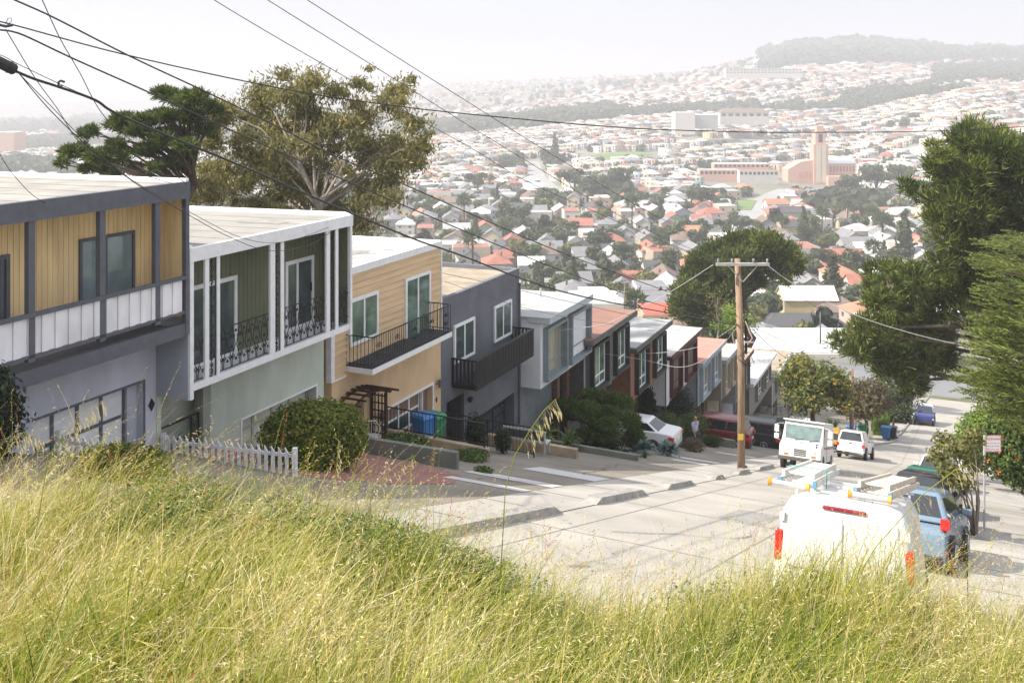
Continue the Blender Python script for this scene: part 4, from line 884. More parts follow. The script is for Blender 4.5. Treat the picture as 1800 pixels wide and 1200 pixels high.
def car(name, label, cat, M, L, Wd, H, col, lower, cab, wb, wt, wheels, wr=.33, glass=None, splits=(.5,), group='cars parked along the street', tail='red', rimm=ALLOY, mirror=True, clad=None, gz0=.16, gz1=.84, front=True, sideglass=True, rearglass=True, tl=None, plate=True, handles=True, roofcol=None):
    """x forward, origin on the ground between the wheels. lower: side profile of the body; cab: (rear bottom x, front bottom x, rear top x, front top x, z bottom, z top)"""
    r = thing(name, label, cat, (0, 0, 0), 0, group); r.matrix_world = M
    p = paint(name, col) if isinstance(col, tuple) else col; hw = Wd/2; glass = glass or CARGL
    m = MB(); n = len(lower); zmid = .55*max(z for x, z in lower)
    def yw(x, z):
        e = min(1, max(0, (abs(x)-(L/2-.55))/.55)); return hw*(1-.08*e*e)*(1-.03*max(0, z-zmid)/.4) if z > .3 else hw*(1-.08*e*e)-.04
    vs = [(x, -yw(x, z), z) for x, z in lower]+[(x, yw(x, z), z) for x, z in lower]
    m.add(vs, [tuple(range(n)), tuple(reversed(range(n, 2*n)))]+[((i+1) % n, i, n+i, n+(i+1) % n) for i in range(n)])
    b = m.build('body', p, r, bevel=.06); b.modifiers['b'].segments = 3
    b.data.polygons.foreach_set('use_smooth', [True]*len(b.data.polygons)); 
    xb0, xb1, xt0, xt1, zb, ztp = cab
    def cp(s, f, g):              # s side -1/1, f rear->front, g bottom->top
        x = (xb0+(xb1-xb0)*f)*(1-g)+(xt0+(xt1-xt0)*f)*g; y = s*(wb*(1-g)+wt*g); return Vector((x, y, zb+(ztp-zb)*g))
    m = MB(); xm = (xt0+xt1)/2
    vs = [cp(-1, 0, 0), cp(-1, 1, 0), cp(1, 1, 0), cp(1, 0, 0), cp(-1, 0, 1), cp(-1, 1, 1), cp(1, 1, 1), cp(1, 0, 1)]
    m.add(vs, [(3, 2, 1, 0), (4, 5, 6, 7), (0, 1, 5, 4), (1, 2, 6, 5), (2, 3, 7, 6), (3, 0, 4, 7)])
    c = m.build('cabin', roofcol or p, r, bevel=.07); c.modifiers['b'].segments = 3; c.data.polygons.foreach_set('use_smooth', [True]*6)
    def panel(name, q, off, mt, parent=r):
        q = [Vector(v) for v in q]; nr = (q[1]-q[0]).cross(q[3]-q[0]).normalized(); 
        if nr.dot((q[0]+q[2])/2-Vector((xm, 0, (zb+ztp)/2))) < 0: nr = -nr
        mm = MB(); mm.add([v+nr*off for v in q]+[v-nr*.02 for v in q], [(0, 1, 2, 3), (7, 6, 5, 4), (0, 4, 5, 1), (1, 5, 6, 2), (2, 6, 7, 3), (3, 7, 4, 0)]); return mm.build(name, mt, parent)
    if sideglass:
        sp = [0.03]+list(splits)+[.97]
        for s in (-1, 1):
            for a, b2 in zip(sp, sp[1:]):
                panel('side_window', [cp(s, a+.012, gz0), cp(s, b2-.012, gz0), cp(s, b2-.012, gz1), cp(s, a+.012, gz1)], .006, glass)
    def ep(f, y, g): q = cp(1, f, g); return Vector((q.x, q.y*y, q.z))
    if front: panel('windscreen', [ep(1, -.9, .1), ep(1, .9, .1), ep(1, .88, .9), ep(1, -.88, .9)], .006, glass)
    if rearglass: panel('rear_window', [ep(0, -.86, .2), ep(0, .86, .2), ep(0, .84, .86), ep(0, -.84, .86)], .006, glass)
    for x in wheels:
        for s in (-1, 1):
            ar = MB(); ar.tube([(x, s*(hw-.12), wr+.01), (x, s*(hw+.004), wr+.01)], wr+.055, 20); ar.build('wheel_arch', PLAST, r); wheel(r, x, s*(hw-.075), wr, .2, rimm)
    zt_, xr, xf = tl or (.78, -L/2, L/2)
    for s in (-1, 1):
        MB().box(xr-.012, xr+.25, s*hw*.94-.13, s*hw*.94+.04 if s > 0 else s*hw*.94+.13, zt_-.09, zt_+.11).build('tail_lamp', REDL, r) if s > 0 else MB().box(xr-.012, xr+.25, -hw*.94-.04, -hw*.94+.13, zt_-.09, zt_+.11).build('tail_lamp', REDL, r)
        MB().box(xf-.28, xf-.01, s*(hw*.8)-.16, s*(hw*.8)+.16, .56, .72).build('headlight', CLEARL, r, bevel=.03)
        if mirror:
            q = cp(s, .97, .12); MB().box(q.x-.08, q.x+.04, q.y+s*.02-.0 if s > 0 else q.y-.22, q.y+.22 if s > 0 else q.y-.02, q.z, q.z+.14).build('mirror', p, r, bevel=.03)
    if plate: MB().box(-L/2-.03, -L/2, -.16, .16, .62, .75).build('number_plate', WHITE, r)
    MB().box(-L/2-.015, -L/2+.1, -hw*.85, hw*.85, .24, .34).build('bumper', PLAST, r); MB().box(L/2-.12, L/2+.01, -hw*.8, hw*.8, .26, .48).build('grille', PLAST, r)
    return r
def prof(L, hood, deck, rf=.22, front=None, nose=.62, tailz=.85):
    h = L/2
    return [(-h+.06, rf), (-h, .42), (-h+.02, tailz-.06), (-h+.12, tailz), (-h+.9, deck), (h-1.25, hood+.02), (h-.35, hood-.08), (h-.04, nose), (h, .40), (h-.08, rf)]
WCAR = (.64, .64, .64)
# white van with ladders (rear towards the camera)
def panelvan():
    M = slope_m(15.25, -1.45, 0)@Matrix.Diagonal((1, 1, .945, 1)); L, Wd, H = 4.7, 1.75, 1.9
    r = thing('panel_van', 'white panel van with ladders on its roof rack, its rear behind the tall grass', 'van', (0, 0, 0), 0, 'vehicles parked along the street'); r.matrix_world = M
    p = mat('van white', (.60, .60, .595), .3, .04, 2, spec=.6); secs = []
    m = MB()
    def ring(x, zb, zt, hw, k=.22, sh=.09):      # rounded box section with tumblehome
        return [(x, -hw+.06, zb), (x, -hw, zb+.12), (x, -hw, zt*.52), (x, -hw+sh, zt-k), (x, -hw+sh+.10, zt-.05), (x, -hw+sh+.28, zt), (x, 0, zt+.012), (x, hw-sh-.28, zt), (x, hw-sh-.10, zt-.05), (x, hw-sh, zt-k), (x, hw, zt*.52), (x, hw, zb+.12), (x, hw-.06, zb)]
    S = [ring(-2.35, .3, 1.62, .80), ring(-2.33, .28, 1.79, .84), ring(-2.26, .25, 1.87, .865), ring(-2.1, .24, 1.88, .875), ring(.2, .24, 1.9, .875), ring(.75, .24, 1.84, .87, .25), ring(1.05, .24, 1.5, .87, .25), ring(1.45, .24, 1.12, .86, .15), ring(2.15, .24, .92, .8, .15), ring(2.35, .3, .7, .72, .12)]
    b = []; n = 13
    for s in S: b += s
    m.add(b, [(i*n+j, i*n+(j+1) % n, (i+1)*n+(j+1) % n, (i+1)*n+j) for i in range(len(S)-1) for j in range(n)]+[tuple(reversed(range(n))), tuple((len(S)-1)*n+j for j in range(n))])
    bd = m.build('body', p, r, smooth=True); md = bd.modifiers.new('e', 'EDGE_SPLIT'); md.split_angle = math.radians(50)
    # rear doors: seams and pressed panels
    xr = -2.352; gm_ = mat('seam', (.16, .16, .16), .7)
    for y0, y1 in ((-.74, -.006), (.006, .74)):
        q = [(y0, .42), (y1, .42), (y1, 1.66), (y0+(.08 if y0 < -.5 else 0), 1.66)] if y0 < 0 else [(y0, .42), (y1, .42), (y1-.08, 1.66), (y0, 1.66)]
        MB().prism(q, xr-.012, xr+.05, lambda c, x: (x, c[0], c[1])).build('rear_door', p, r, bevel=.02)
        cy = (y0+y1)/2; MB().prism([(cy-.26, .95), (cy+.26, .95), (cy+.26, 1.35), (cy+.17, 1.47), (cy-.17, 1.47), (cy-.26, 1.35)], xr-.022, xr-.011, lambda c, x: (x, c[0], c[1])).build('door_pressing', p, r, bevel=.012)
    m = MB(); m.box(xr-.004, xr-.001, -.006, .006, .42, 1.57); m.build('door_seam', gm_, r)
    for s in (-1, 1):
        MB().box(xr+.0, xr+.12, s*.80-.055, s*.80+.055, .98, 1.38).build('tail_lamp', REDL, r, bevel=.02)
        for z in (.72, 1.5): MB().box(xr-.03, xr+.02, s*.77-.03, s*.77+.03, z, z+.11).build('hinge', p, r)
    MB().box(-2.375, -2.27, -.27, .27, 1.735, 1.785).build('brake_light', mat('dark red lamp', (.25, .02, .03), .3), r, bevel=.015)
    MB().box(-2.44, -2.3, -.8, .8, .3, .48).build('bumper', PLAST, r, bevel=.03)
    MB().box(-2.38, -2.36, .1, .14, .85, 1.0).build('handle', PLAST, r)
    for x0, x1 in ((-1.9, -.8), (-.7, .25)): 
        MB().add([(x0, .876, 1.12), (x1, .876, 1.12), (x1, .80, 1.6), (x0, .80, 1.6), (x0, .84, 1.12), (x1, .84, 1.12), (x1, .77, 1.6), (x0, .77, 1.6)], [(0, 3, 2, 1), (4, 5, 6, 7), (0, 1, 5, 4), (3, 7, 6, 2), (0, 4, 7, 3), (1, 2, 6, 5)]).build('side_window', CARGL, r)
    MB().add([(.95, -.7, 1.62), (.95, .7, 1.62), (1.42, .74, 1.16), (1.42, -.74, 1.16)], [(0, 1, 2, 3)]).build('windscreen', CARGL, r)
    for x in (-1.45, 1.5):
        for s in (-1, 1):
            ar = MB(); ar.tube([(x, s*.76, .34), (x, s*.879, .34)], .38, 20); ar.build('wheel_arch', PLAST, r); wheel(r, x, s*.79, .32)
    # lettering on the rear door
    fc = bpy.data.curves.new('lettering', 'FONT'); fc.body = 'NORTHMAN'; fc.size = .105; fc.extrude = .002
    tmp = bpy.data.objects.new('tmp', fc); me = bpy.data.meshes.new_from_object(tmp); bpy.data.objects.remove(tmp)
    ft = bpy.data.objects.new('lettering', me); COL.objects.link(ft); ft.parent = r; ft.matrix_local = Matrix(((0, 0, -1, xr-.016), (-1, 0, 0, .66), (0, 1, 0, .9), (0, 0, 0, 1))); me.materials.clear(); me.materials.append(mat('lettering grey', (.12, .12, .12), .6))
    # roof rack: cross bars
    for x in (-1.9, -.7, .4):
        m = MB(); m.bar((x, -.72, 1.925), (x, .72, 1.925), .03)
        for y in (-.66, .66): m.bar((x, y, 1.84), (x, y, 1.925), .03)
        m.build('rack_bar', ALU, r)
    return r, M
vr, VM = panelvan()
OR = mat('orange end cap', (.65, .3, .03), .5, .1); BLUEP = mat('light blue plastic', (.10, .26, .38), .5); FIB = mat('worn white ladder', (.58, .56, .52), .6, .15, 6); TAPE = mat('teal strap', (.02, .28, .22), .6)
def ladder(label, y, x0, x1, w, z, m_, sect=2, skew=0):
    r = thing('ladder', label, 'ladder', (0, 0, 0), 0, 'ladders on the van roof'); r.matrix_world = VM@Matrix.Translation((x0, y, z))@Matrix.Rotation(math.radians(skew), 4, 'Z'); L = x1-x0
    for k in range(sect):
        zz = k*.10; ww = w-k*.07
        for s in (-1, 1): MB().box(k*.1, L-k*.25, s*ww/2-.02, s*ww/2+.02, zz, zz+.085).build('side_rail', m_, r)
        g = int((L-.3)/.3)
        for i in range(g): m = MB(); m.tube([(.2+k*.1+i*.3, -ww/2+.02, zz+.045), (.2+k*.1+i*.3, ww/2-.02, zz+.045)], .017, 6); m.build('rung', m_, r)
    for s in (-1, 1): MB().box(-.03, .1, s*w/2-.024, s*w/2+.024, .005, .09).build('end_cap', BLUEP, r)
    return r
ladder('white extension ladder on the left of the van roof rack', .66, -1.95, 2.3, .46, 1.945, FIB, 2, 2)
ladder('worn white ladder on the right of the van roof rack', -.30, -1.8, 2.0, .44, 1.945, mat('worn beige ladder', (.50, .45, .38), .6, .15, 6), 2, -3)
for i, (x, y, q) in enumerate(((-2.12, .74, 'left'), (-2.0, -.28, 'right'))):
    rr = thing('stabiliser_bar', 'aluminium cross tube with orange end caps at the rear of the %s ladder' % q, 'tube', (0, 0, 0), 0, 'ladder stabiliser tubes'); rr.matrix_world = VM@Matrix.Translation((x, y, 1.96))
    m = MB(); m.tube([(0, -.22, 0), (0, .22, 0)], .038, 10); m.build('tube', ALU, rr)
    for s in (-1, 1): m = MB(); m.tube([(0, s*.22, 0), (0, s*.27, 0)], [.045, .06], 12); m.build('end_cap', OR, rr)
rr = thing('strap', 'teal strap tied round the ladder rungs on the van', 'strap', (0, 0, 0)); rr.matrix_world = VM@Matrix.Translation((-.9, .44, 1.945)); m = MB(); m.box(-.02, .02, -.05, .48, .205, .215).box(-.02, .02, -.05, -.04, -.1, .205).box(-.02, .02, .47, .48, -.1, .205); m.build('webbing', TAPE, rr)
# blue hatchback-like SUV in front of the van
car('blue_suv', 'light blue car with a large red tail lamp parked in front of the white van', 'car', slope_m(23.6, -1.0, 5), 4.4, 1.78, 1.5, (.15, .22, .29), prof(4.4, .98, 1.0), (-1.85, .95, -1.45, .3, .93, 1.5), .84, .62, (-1.32, 1.35), splits=(.5,), tl=(.95, -2.2, 2.2))
car('black_suv', 'black car with a grey mirror parked ahead of the light blue one', 'car', slope_m(30.4, -1.05, 2), 4.3, 1.76, 1.5, (.02, .02, .023), prof(4.3, 1.0, 1.02), (-1.9, .95, -1.5, .3, .95, 1.52), .84, .62, (-1.3, 1.3))
car('green_car', 'dark green estate car parked ahead of the black one', 'car', slope_m(36.2, -1.1, 2), 4.5, 1.72, 1.45, (.02, .11, .07), prof(4.5, .95, .98), (-1.95, .95, -1.6, .3, .9, 1.45), .82, .62, (-1.35, 1.4))
car('dark_grey_suv', 'tall dark grey car parked beside the small tree', 'car', slope_m(33.0, 2.6, 4), 4.6, 1.85, 1.75, (.03, .032, .035), prof(4.6, 1.12, 1.15), (-2.1, .95, -1.9, .35, 1.08, 1.75), .88, .7, (-1.4, 1.45), wr=.38, group='cars parked along the street')
car('silver_car', 'pale car with a wide windscreen facing uphill, behind the green one', 'car', slope_m(49.5, -1.2, 182), 4.5, 1.75, 1.45, (.55, .56, .57), prof(4.5, .95, .98), (-1.9, .95, -1.4, .3, .9, 1.45), .82, .62, (-1.35, 1.4))
car('white_hatchback', 'white car under the bright green street tree', 'car', slope_m(57.5, -1.1, 182), 4.2, 1.72, 1.5, WCAR, prof(4.2, .95, 1.0), (-1.8, .9, -1.5, .25, .92, 1.5), .82, .62, (-1.25, 1.3))
# driveway cars
car('white_sedan', 'white sedan nosed into the driveway beside the juniper', 'car', slope_m(46.5, -15.0, -90, sl=.05), 4.9, 1.83, 1.45, WCAR, prof(4.9, .98, 1.08, tailz=1.02), (-1.85, 1.2, -1.05, .35, .95, 1.45), .84, .62, (-1.45, 1.45), splits=(.52,), group='cars parked in the driveways', tl=(.82, -2.45, 2.45))
car('red_minivan', 'dark red van parked nose in beside the green mounds', 'van', slope_m(61.5, -14.4, -90, sl=.04), 4.9, 1.9, 1.75, (.16, .012, .014), prof(4.9, 1.1, 1.12, tailz=1.1), (-2.25, 1.3, -2.0, .55, 1.03, 1.76), .89, .68, (-1.5, 1.5), wr=.36, splits=(.36, .68), group='cars parked in the driveways')
car('black_minivan', 'black van parked nose in behind the utility pole', 'van', slope_m(66.8, -13.6, -90, sl=.04), 5.1, 1.95, 1.75, (.012, .013, .018), prof(5.1, 1.1, 1.12, tailz=1.1), (-2.35, 1.3, -2.15, .6, 1.03, 1.78), .91, .72, (-1.55, 1.55), wr=.36, splits=(.36, .68), group='cars parked in the driveways')
car('grey_minivan', 'dark grey van roof showing beyond the black van', 'van', slope_m(71.8, -13.0, -90, sl=.04), 5.1, 1.95, 1.8, (.05, .055, .065), prof(5.1, 1.1, 1.12, tailz=1.1), (-2.35, 1.3, -2.05, .6, 1.03, 1.82), .91, .72, (-1.55, 1.55), wr=.36, splits=(.36, .68), group='cars parked in the driveways')
car('white_compact', 'white car half hidden behind the mail truck and the white pickup', 'car', slope_m(78.0, -12.0, -90, sl=.05), 4.6, 1.8, 1.45, WCAR, prof(4.6, .98, 1.04, tailz=1.0), (-1.8, 1.2, -1.1, .35, .95, 1.45), .84, .62, (-1.35, 1.4), group='cars parked in the driveways', tl=(.8, -2.3, 2.3))
car('yellow_car', 'golden yellow car roof showing behind the mail truck', 'car', slope_m(73.4, -9.6, -90, sl=.05), 3.9, 1.7, 1.5, (.55, .3, .04), prof(3.9, .95, 1.0), (-1.7, .9, -1.4, .25, .92, 1.5), .8, .6, (-1.2, 1.2), group='cars parked in the driveways')
# white pickup with canopy
def pickup(name, label, M, col, capcol, rear=True, grp='vehicles on the street'):
    r = car(name, label, 'pickup', M, 4.9, 1.78, 1.75, col, [(-2.4, .42), (-2.45, .55), (-2.43, 1.08), (1.1, 1.1), (2.2, 1.02), (2.43, .9), (2.45, .5), (2.3, .38)], (-.75, 1.15, -.6, .5, 1.0, 1.66), .8, .62, (-1.5, 1.6), wr=.38, splits=(), group=grp, tl=(.84, -2.45, 2.45), rearglass=False)
    cc = paint(name+' canopy', capcol)
    m = MB(); vs = [(-2.42, -.82, 1.08), (-.72, -.82, 1.08), (-.72, .82, 1.08), (-2.42, .82, 1.08), (-2.2, -.66, 1.72), (-.7, -.68, 1.78), (-.7, .68, 1.78), (-2.2, .66, 1.72)]
    m.add(vs, [(3, 2, 1, 0), (4, 5, 6, 7), (0, 1, 5, 4), (1, 2, 6, 5), (2, 3, 7, 6), (3, 0, 4, 7)]); m.build('canopy', cc, r, bevel=.04)
    MB().add([(-2.408, -.70, 1.14), (-2.408, .70, 1.14), (-2.235, .57, 1.64), (-2.235, -.57, 1.64)], [(0, 1, 2, 3)]).build('canopy_window', CARGL, r)
    for s in (-1, 1): MB().add([(-2.1, s*.805, 1.18), (-.95, s*.805, 1.18), (-.95, s*.70, 1.62), (-1.98, s*.70, 1.6)], [(0, 1, 2, 3)]).build('canopy_window', CARGL, r)
    MB().box(-2.56, -2.45, -.85, .85, .42, .56).build('bumper', CLEARL if rear else PLAST, r, bevel=.02); MB().box(-2.47, -2.45, -.09, .09, .95, 1.0).build('handle', PLAST, r)
    return r
pickup('white_pickup', 'white pickup with a white canopy, tail towards the hilltop', slope_m(69.9, -6.75, 3), WCAR, WCAR)
pickup('blue_pickup', 'dark blue pickup with a white canopy driving uphill', slope_m(104.5, -3.75, 180), (.03, .04, .16), WCAR, False)
# mail truck
def mailtruck():
    M = slope_m(49.6, -7.05, 181); r = thing('mail_truck', 'boxy white mail delivery truck facing uphill by the kerb', 'truck', (0, 0, 0), 0, 'vehicles on the street'); r.matrix_world = M
    p = mat('mail truck white', (.64, .64, .63), .35, .03, 2, spec=.5); hw = .95
    P = [(-2.2, .45), (-2.2, 2.12), (-2.1, 2.2), (1.05, 2.2), (1.15, 2.14), (1.2, 2.05), (1.62, 1.28), (2.12, 1.13), (2.2, 1.0), (2.22, .5), (1.9, .42)]
    vs = [(x, -hw+(.05 if z > 1.9 else 0), z) for x, z in P]+[(x, hw-(.05 if z > 1.9 else 0), z) for x, z in P]; n = len(P)
    m = MB(); m.add(vs, [tuple(range(n)), tuple(reversed(range(n, 2*n)))]+[((i+1) % n, i, n+i, n+(i+1) % n) for i in range(n)]); b = m.build('body', p, r, bevel=.045)
    d = Vector((1.62-1.2, 0, 1.28-2.05)).normalized(); nr = Vector((.77, 0, .42)).normalized()
    def q(y, f): v = Vector((1.2, y, 2.05))+Vector((.42, 0, -.77))*f; return v+nr*.008
    MB().add([q(-.84, .08), q(.84, .08), q(.80, .92), q(-.80, .92)], [(0, 3, 2, 1)]).build('windscreen', CARGLL, r)
    for y in (-.35, .3): m = MB(); m.bar(q(y, .97)+nr*.02, q(y+.42, .86)+nr*.02, .025); m.build('wiper', PLAST, r)
    MB().box(1.0, 1.32, -hw-.02, hw+.02, 2.16, 2.235).build('visor', p, r, bevel=.02)
    for s in (-1, 1):
        MB().box(.35, 1.12, s*(hw+.004)-.004, s*(hw+.004)+.004, 1.25, 1.95).build('side_window', CARGL if s > 0 else CARGLL, r)
        MB().add([(1.17, s*(hw+.008), 1.28), (1.5, s*(hw+.008), 1.28), (1.17, s*(hw+.008), 1.9)], [(0, 1, 2) if s > 0 else (0, 2, 1)]).build('quarter_window', CARGL, r)
        MB().box(.30, .33, s*(hw+.005)-.005, s*(hw+.005)+.005, .5, 2.05).build('door_seam', MATS['seam'], r)
        MB().box(2.215, 2.235, s*.62-.09, s*.62+.09, .80, .93).build('headlight', CLEARL, r, bevel=.01)
        MB().box(2.215, 2.237, s*.62-.10, s*.62+.10, .64, .72).build('indicator', AMBER, r)
        m = MB(); m.box(-2.1, 1.3, s*(hw+.006)-.003, s*(hw+.006)+.003, 1.10, 1.13); m.build('blue_stripe', mat('stripe blue', (.03, .06, .22), .5), r); m = MB(); m.box(-2.1, 1.3, s*(hw+.006)-.003, s*(hw+.006)+.003, 1.04, 1.075); m.build('red_stripe', mat('stripe red', (.5, .06, .05), .5), r)
        m = MB(); m.tube([(1.15, s*hw, 2.0), (1.45, s*(hw+.28), 1.95), (1.5, s*(hw+.3), 1.25), (1.3, s*hw, 1.2)], .015, 5); m.box(1.42, 1.5, s*(hw+.28)-.1, s*(hw+.28)+.1, 1.58, 1.9).box(1.42, 1.5, s*(hw+.28)-.1, s*(hw+.28)+.1, 1.27, 1.5); m.build('mirror', p if s < 0 else p, r)
        for x in (-1.35, 1.35):
            ar = MB(); ar.tube([(x, s*.8, .36), (x, s*(hw+.004), .36)], .4, 20); ar.build('wheel_arch', PLAST, r); wheel(r, x, s*(hw-.1), .34, .2, PLAST if x > 0 else ALLOY)
    m = MB(); [m.box(2.218, 2.24, -.28, .28, z, z+.035) for z in (.66, .74, .82, .90)]; m.build('grille', PLAST, r)
    MB().box(2.2, 2.36, -.98, .98, .42, .58).build('bumper', mat('grey rubber bumper', (.07, .07, .068), .7), r, bevel=.03)
    m = MB(); m.add([(1.78, -.1, 1.255), (1.86, .08, 1.23), (1.82, .02, 1.24), (1.98, -.1, 1.19), (1.95, .1, 1.2)], [(0, 1, 3), (2, 1, 4)]); m.build('emblem', mat('emblem green', (.3, .5, .05), .5), r)
    m = MB(); m.box(2.1, 2.19, .7, .73, 1.08, 1.25).box(2.1, 2.19, .7, .82, 1.22, 1.26); m.build('hood_mirror', PLAST, r)
mailtruck()
# "for sale" style cab sign seen over the pickup
r = thing('yard_sign', 'small pink and white sign at the foot of the second utility pole', 'sign', W(77.5, -7.6, gz(77.5)), TH)
MB().bar((0, 0, 0), (0, 0, 1.0), .04).build('post', WOODP, r); MB().box(-.3, .3, -.02, .02, .9, 1.55).build('board', mat('pink sign', (.55, .38, .5), .6, .2, 6), r); MB().box(-.18, .18, -.035, -.021, 1.05, 1.35).build('print', mat('purple print', (.3, .15, .4), .6), r)

# ------------------------------------------------------------------ poles, lamps, signs
def pole(label, px, Y, ytop, ybot, r0=.16, arm=None, m=WOODP, name='utility_pole', step=True, lean=0):
    b = at(px, ybot, Y); t = at(px, ytop, Y); r = thing(name, label, 'utility pole', b, 0, 'wooden utility poles'); H = t.z-b.z
    mb = MB(); mb.tube([(0, 0, -.3), (0, 0, H*.5), (-lean, 0, H)], [r0, r0*.9, r0*.75], 12); mb.build('shaft', m, r, smooth=True)
    if arm:
        w, z = arm; AM = mat('grey cross arm', (.42, .40, .37), .85, .15, 5)
        MB().box(-w/2, w/2, -.16-r0, -.04-r0, H-z-.06, H-z+.06).build('cross_arm', AM, r)
        for s in (-1, 1): m2 = MB(); m2.bar((s*w*.28, -.1-r0, H-z-.05), (0, -.1-r0, H-z-.75), .03); m2.build('brace', AM, r)
        for x in (-w*.46, -w*.2, w*.2, w*.46): m2 = MB(); m2.tube([(x, -.1-r0, H-z+.06), (x, -.1-r0, H-z+.12), (x, -.1-r0, H-z+.2), (x, -.1-r0, H-z+.24)], [.02, .05, .05, .02], 8); m2.build('insulator', mat('insulator', (.25, .26, .27), .3), r)
    return r
YP = 42.3
p = pole('tall wooden utility pole with a cross arm by the kerb beside the mail truck', 1303, YP, 455, 824, .17, (2.25, .18), lean=.16)
HP = p.location.z
m = MB(); m.tube([(.2, 0, 4.9), (.21, 0, 6.4)], .06, 6); m.build('conduit', PLAST, p)
m = MB(); m.tube([(.15, -.1, 6.3), (.3, -.15, 5.9), (.42, -.2, 5.6), (.25, -.1, 5.3)], .03, 5); m.box(.1, .5, -.2, -.15, 5.4, 5.46); m.build('bracket', mat('pale pink pipe', (.5, .35, .33), .6), p)
m = MB()
for i in range(7): m.tube([(.1+random.uniform(-.1, .3), -.15, 5.0), (random.uniform(-.3, .6), -.25, 4.8+random.uniform(-.3, .3)), (.1+random.uniform(-.1, .3), -.15, 4.4)], .012, 4, cap=False)
m.build('cable_tangle', PLAST, p)
MB().box(-.17, .05, -.185, -.17, 1.3, 1.55).build('notice', mat('yellow tag', (.6, .42, .05), .6), p)
pole('plain wooden utility pole between the golden topped tree and the reddish tree', 1497, 76, 648, 786, .17)
pole('dark wooden utility pole at the corner by the striped crossing', 1617, 128, 640, 702, .2, m=BARK)
pole('thin far utility pole with a small cross arm below the dark pine', 1230, 118, 512, 575, .14, (1.8, .15), step=False)
pole('thin grey far pole behind the flat white roofs', 1442, 135, 548, 600, .1, m=GREYP)
pole('thin far pole left of the pink house roofs', 1378-280, 160, 495, 545, .12, (1.2, .1))
# parking sign
sg = thing('street_sign', 'white parking sign with red lettering on a grey post at the right kerb', 'sign', W(31.9, .45, gz(31.9)+.1), -math.radians(0))
m = MB(); m.tube([(0, 0, 0), (0, 0, 2.75)], .03, 8); m.build('post', ALU, sg)
m = MB(); m.box(.02, .47, -.045, -.03, 2.28, 2.76); m.build('panel', mat('sign white', (.7, .68, .68), .5, .05), sg, bevel=.01)
SR = mat('sign red', (.6, .06, .06), .5)
def text(s, size, parent, loc, m_, rot=(math.pi/2, 0, 0), name='lettering'):
    fc = bpy.data.curves.new(name, 'FONT'); fc.body = s; fc.size = size; fc.extrude = .001; tmp = bpy.data.objects.new('tmp', fc); me = bpy.data.meshes.new_from_object(tmp); bpy.data.objects.remove(tmp)
    o = bpy.data.objects.new(name, me); me.materials.clear(); me.materials.append(m_); COL.objects.link(o); o.parent = parent; o.location = loc; o.rotation_euler = rot; return o
text('NO', .10, sg, (.04, -.049, 2.64), SR); text('PARKING', .07, sg, (.19, -.049, 2.65), SR); m = MB()
for z_, runs in ((2.54, ((.05, .12), (.15, .22), (.25, .32), (.36, .41))), (2.455, ((.07, .16), (.19, .26), (.29, .41))), (2.37, ((.06, .14), (.17, .28), (.31, .40))), (2.32, ((.05, .2), (.23, .42)))):
    for a_, b_ in runs: m.box(a_, b_, -.0465, -.0451, z_-.012, z_+.012)
m.build('print', mat('faded print', (.42, .36, .38), .6), sg)
m = MB(); m.box(.025, .465, -.047, -.0451, 2.74, 2.755).box(.025, .465, -.047, -.0451, 2.285, 2.30).box(.025, .04, -.047, -.0451, 2.3, 2.74).box(.45, .465, -.047, -.0451, 2.3, 2.74); m.build('border', SR, sg)

# ------------------------------------------------------------------ overhead cables
WB = mat('cable black', (.015, .015, .017), .5, 0); WG = mat('cable grey', (.08, .08, .08), .6, 0); WL = mat('cable pale', (.45, .45, .44), .6, 0)
def cable(label, pts, Y0, Y1, r, m=WB, name='overhead_cable', group='overhead cables'):
    x0, x1 = pts[0][0], pts[-1][0]; P = []
    n = len(pts); S = []
    for i in range(n-1):
        for k in range(6):      # smooth through the points
            t = k/6; p0 = pts[max(i-1, 0)]; p1 = pts[i]; p2 = pts[i+1]; p3 = pts[min(i+2, n-1)]
            S.append([.5*((2*p1[j])+(-p0[j]+p2[j])*t+(2*p0[j]-5*p1[j]+4*p2[j]-p3[j])*t*t+(-p0[j]+3*p1[j]-3*p2[j]+p3[j])*t**3) for j in (0, 1)])
    S.append(pts[-1])
    L = sum(math.dist(S[i], S[i+1]) for i in range(len(S)-1)); d = 0
    for i, q in enumerate(S):
        if i: d += math.dist(S[i-1], S[i])
        Y = 1/((1/Y0)*(1-d/L)+(1/Y1)*d/L); P.append(at(q[0], q[1], Y))
    o = MB().tube(P, r, 5).build(name, m); return tag(o, label, 'cable', group)
cable('uppermost thick black cable running down to the tall pole from the top left corner', [(-60, -45), (17, -4), (92, 30), (228, 99), (367, 164), (500, 229), (586, 273), (700, 320), (960, 433), (1167, 510), (1298, 556)], 14, YP, .014)
cable('second thick black cable, kinked near the left edge of the photo', [(-60, 46), (0, 53), (22, 56), (50, 66), (128, 103), (256, 160), (356, 206), (500, 271), (700, 357), (940, 457), (1140, 530), (1298, 570)], 14, YP, .014)
cable('thickest black cable coming out of the black splice case', [(24, 124), (60, 139), (100, 152), (167, 176), (220, 207), (444, 300), (535, 340), (720, 417), (800, 445), (990, 513), (1233, 560), (1298, 572)], 14.5, YP, .022)
cable('thin support wire just above the splice case', [(-60, 76), (0, 97), (12, 102), (30, 112), (105, 148), (150, 168), (167, 174)], 14, 15.4, .006)
sp = thing('splice_case', 'black cylindrical splice case on the cable at the left edge', 'cable splice', at(14, 116, 14.4)); a = at(-30, 96, 14.2)-sp.location; b = at(28, 124, 14.5)-sp.location
MB().tube([a, a.lerp(b, .06), a.lerp(b, .94), b], [.06, .085, .085, .06], 12).build('case', PLAST, sp)
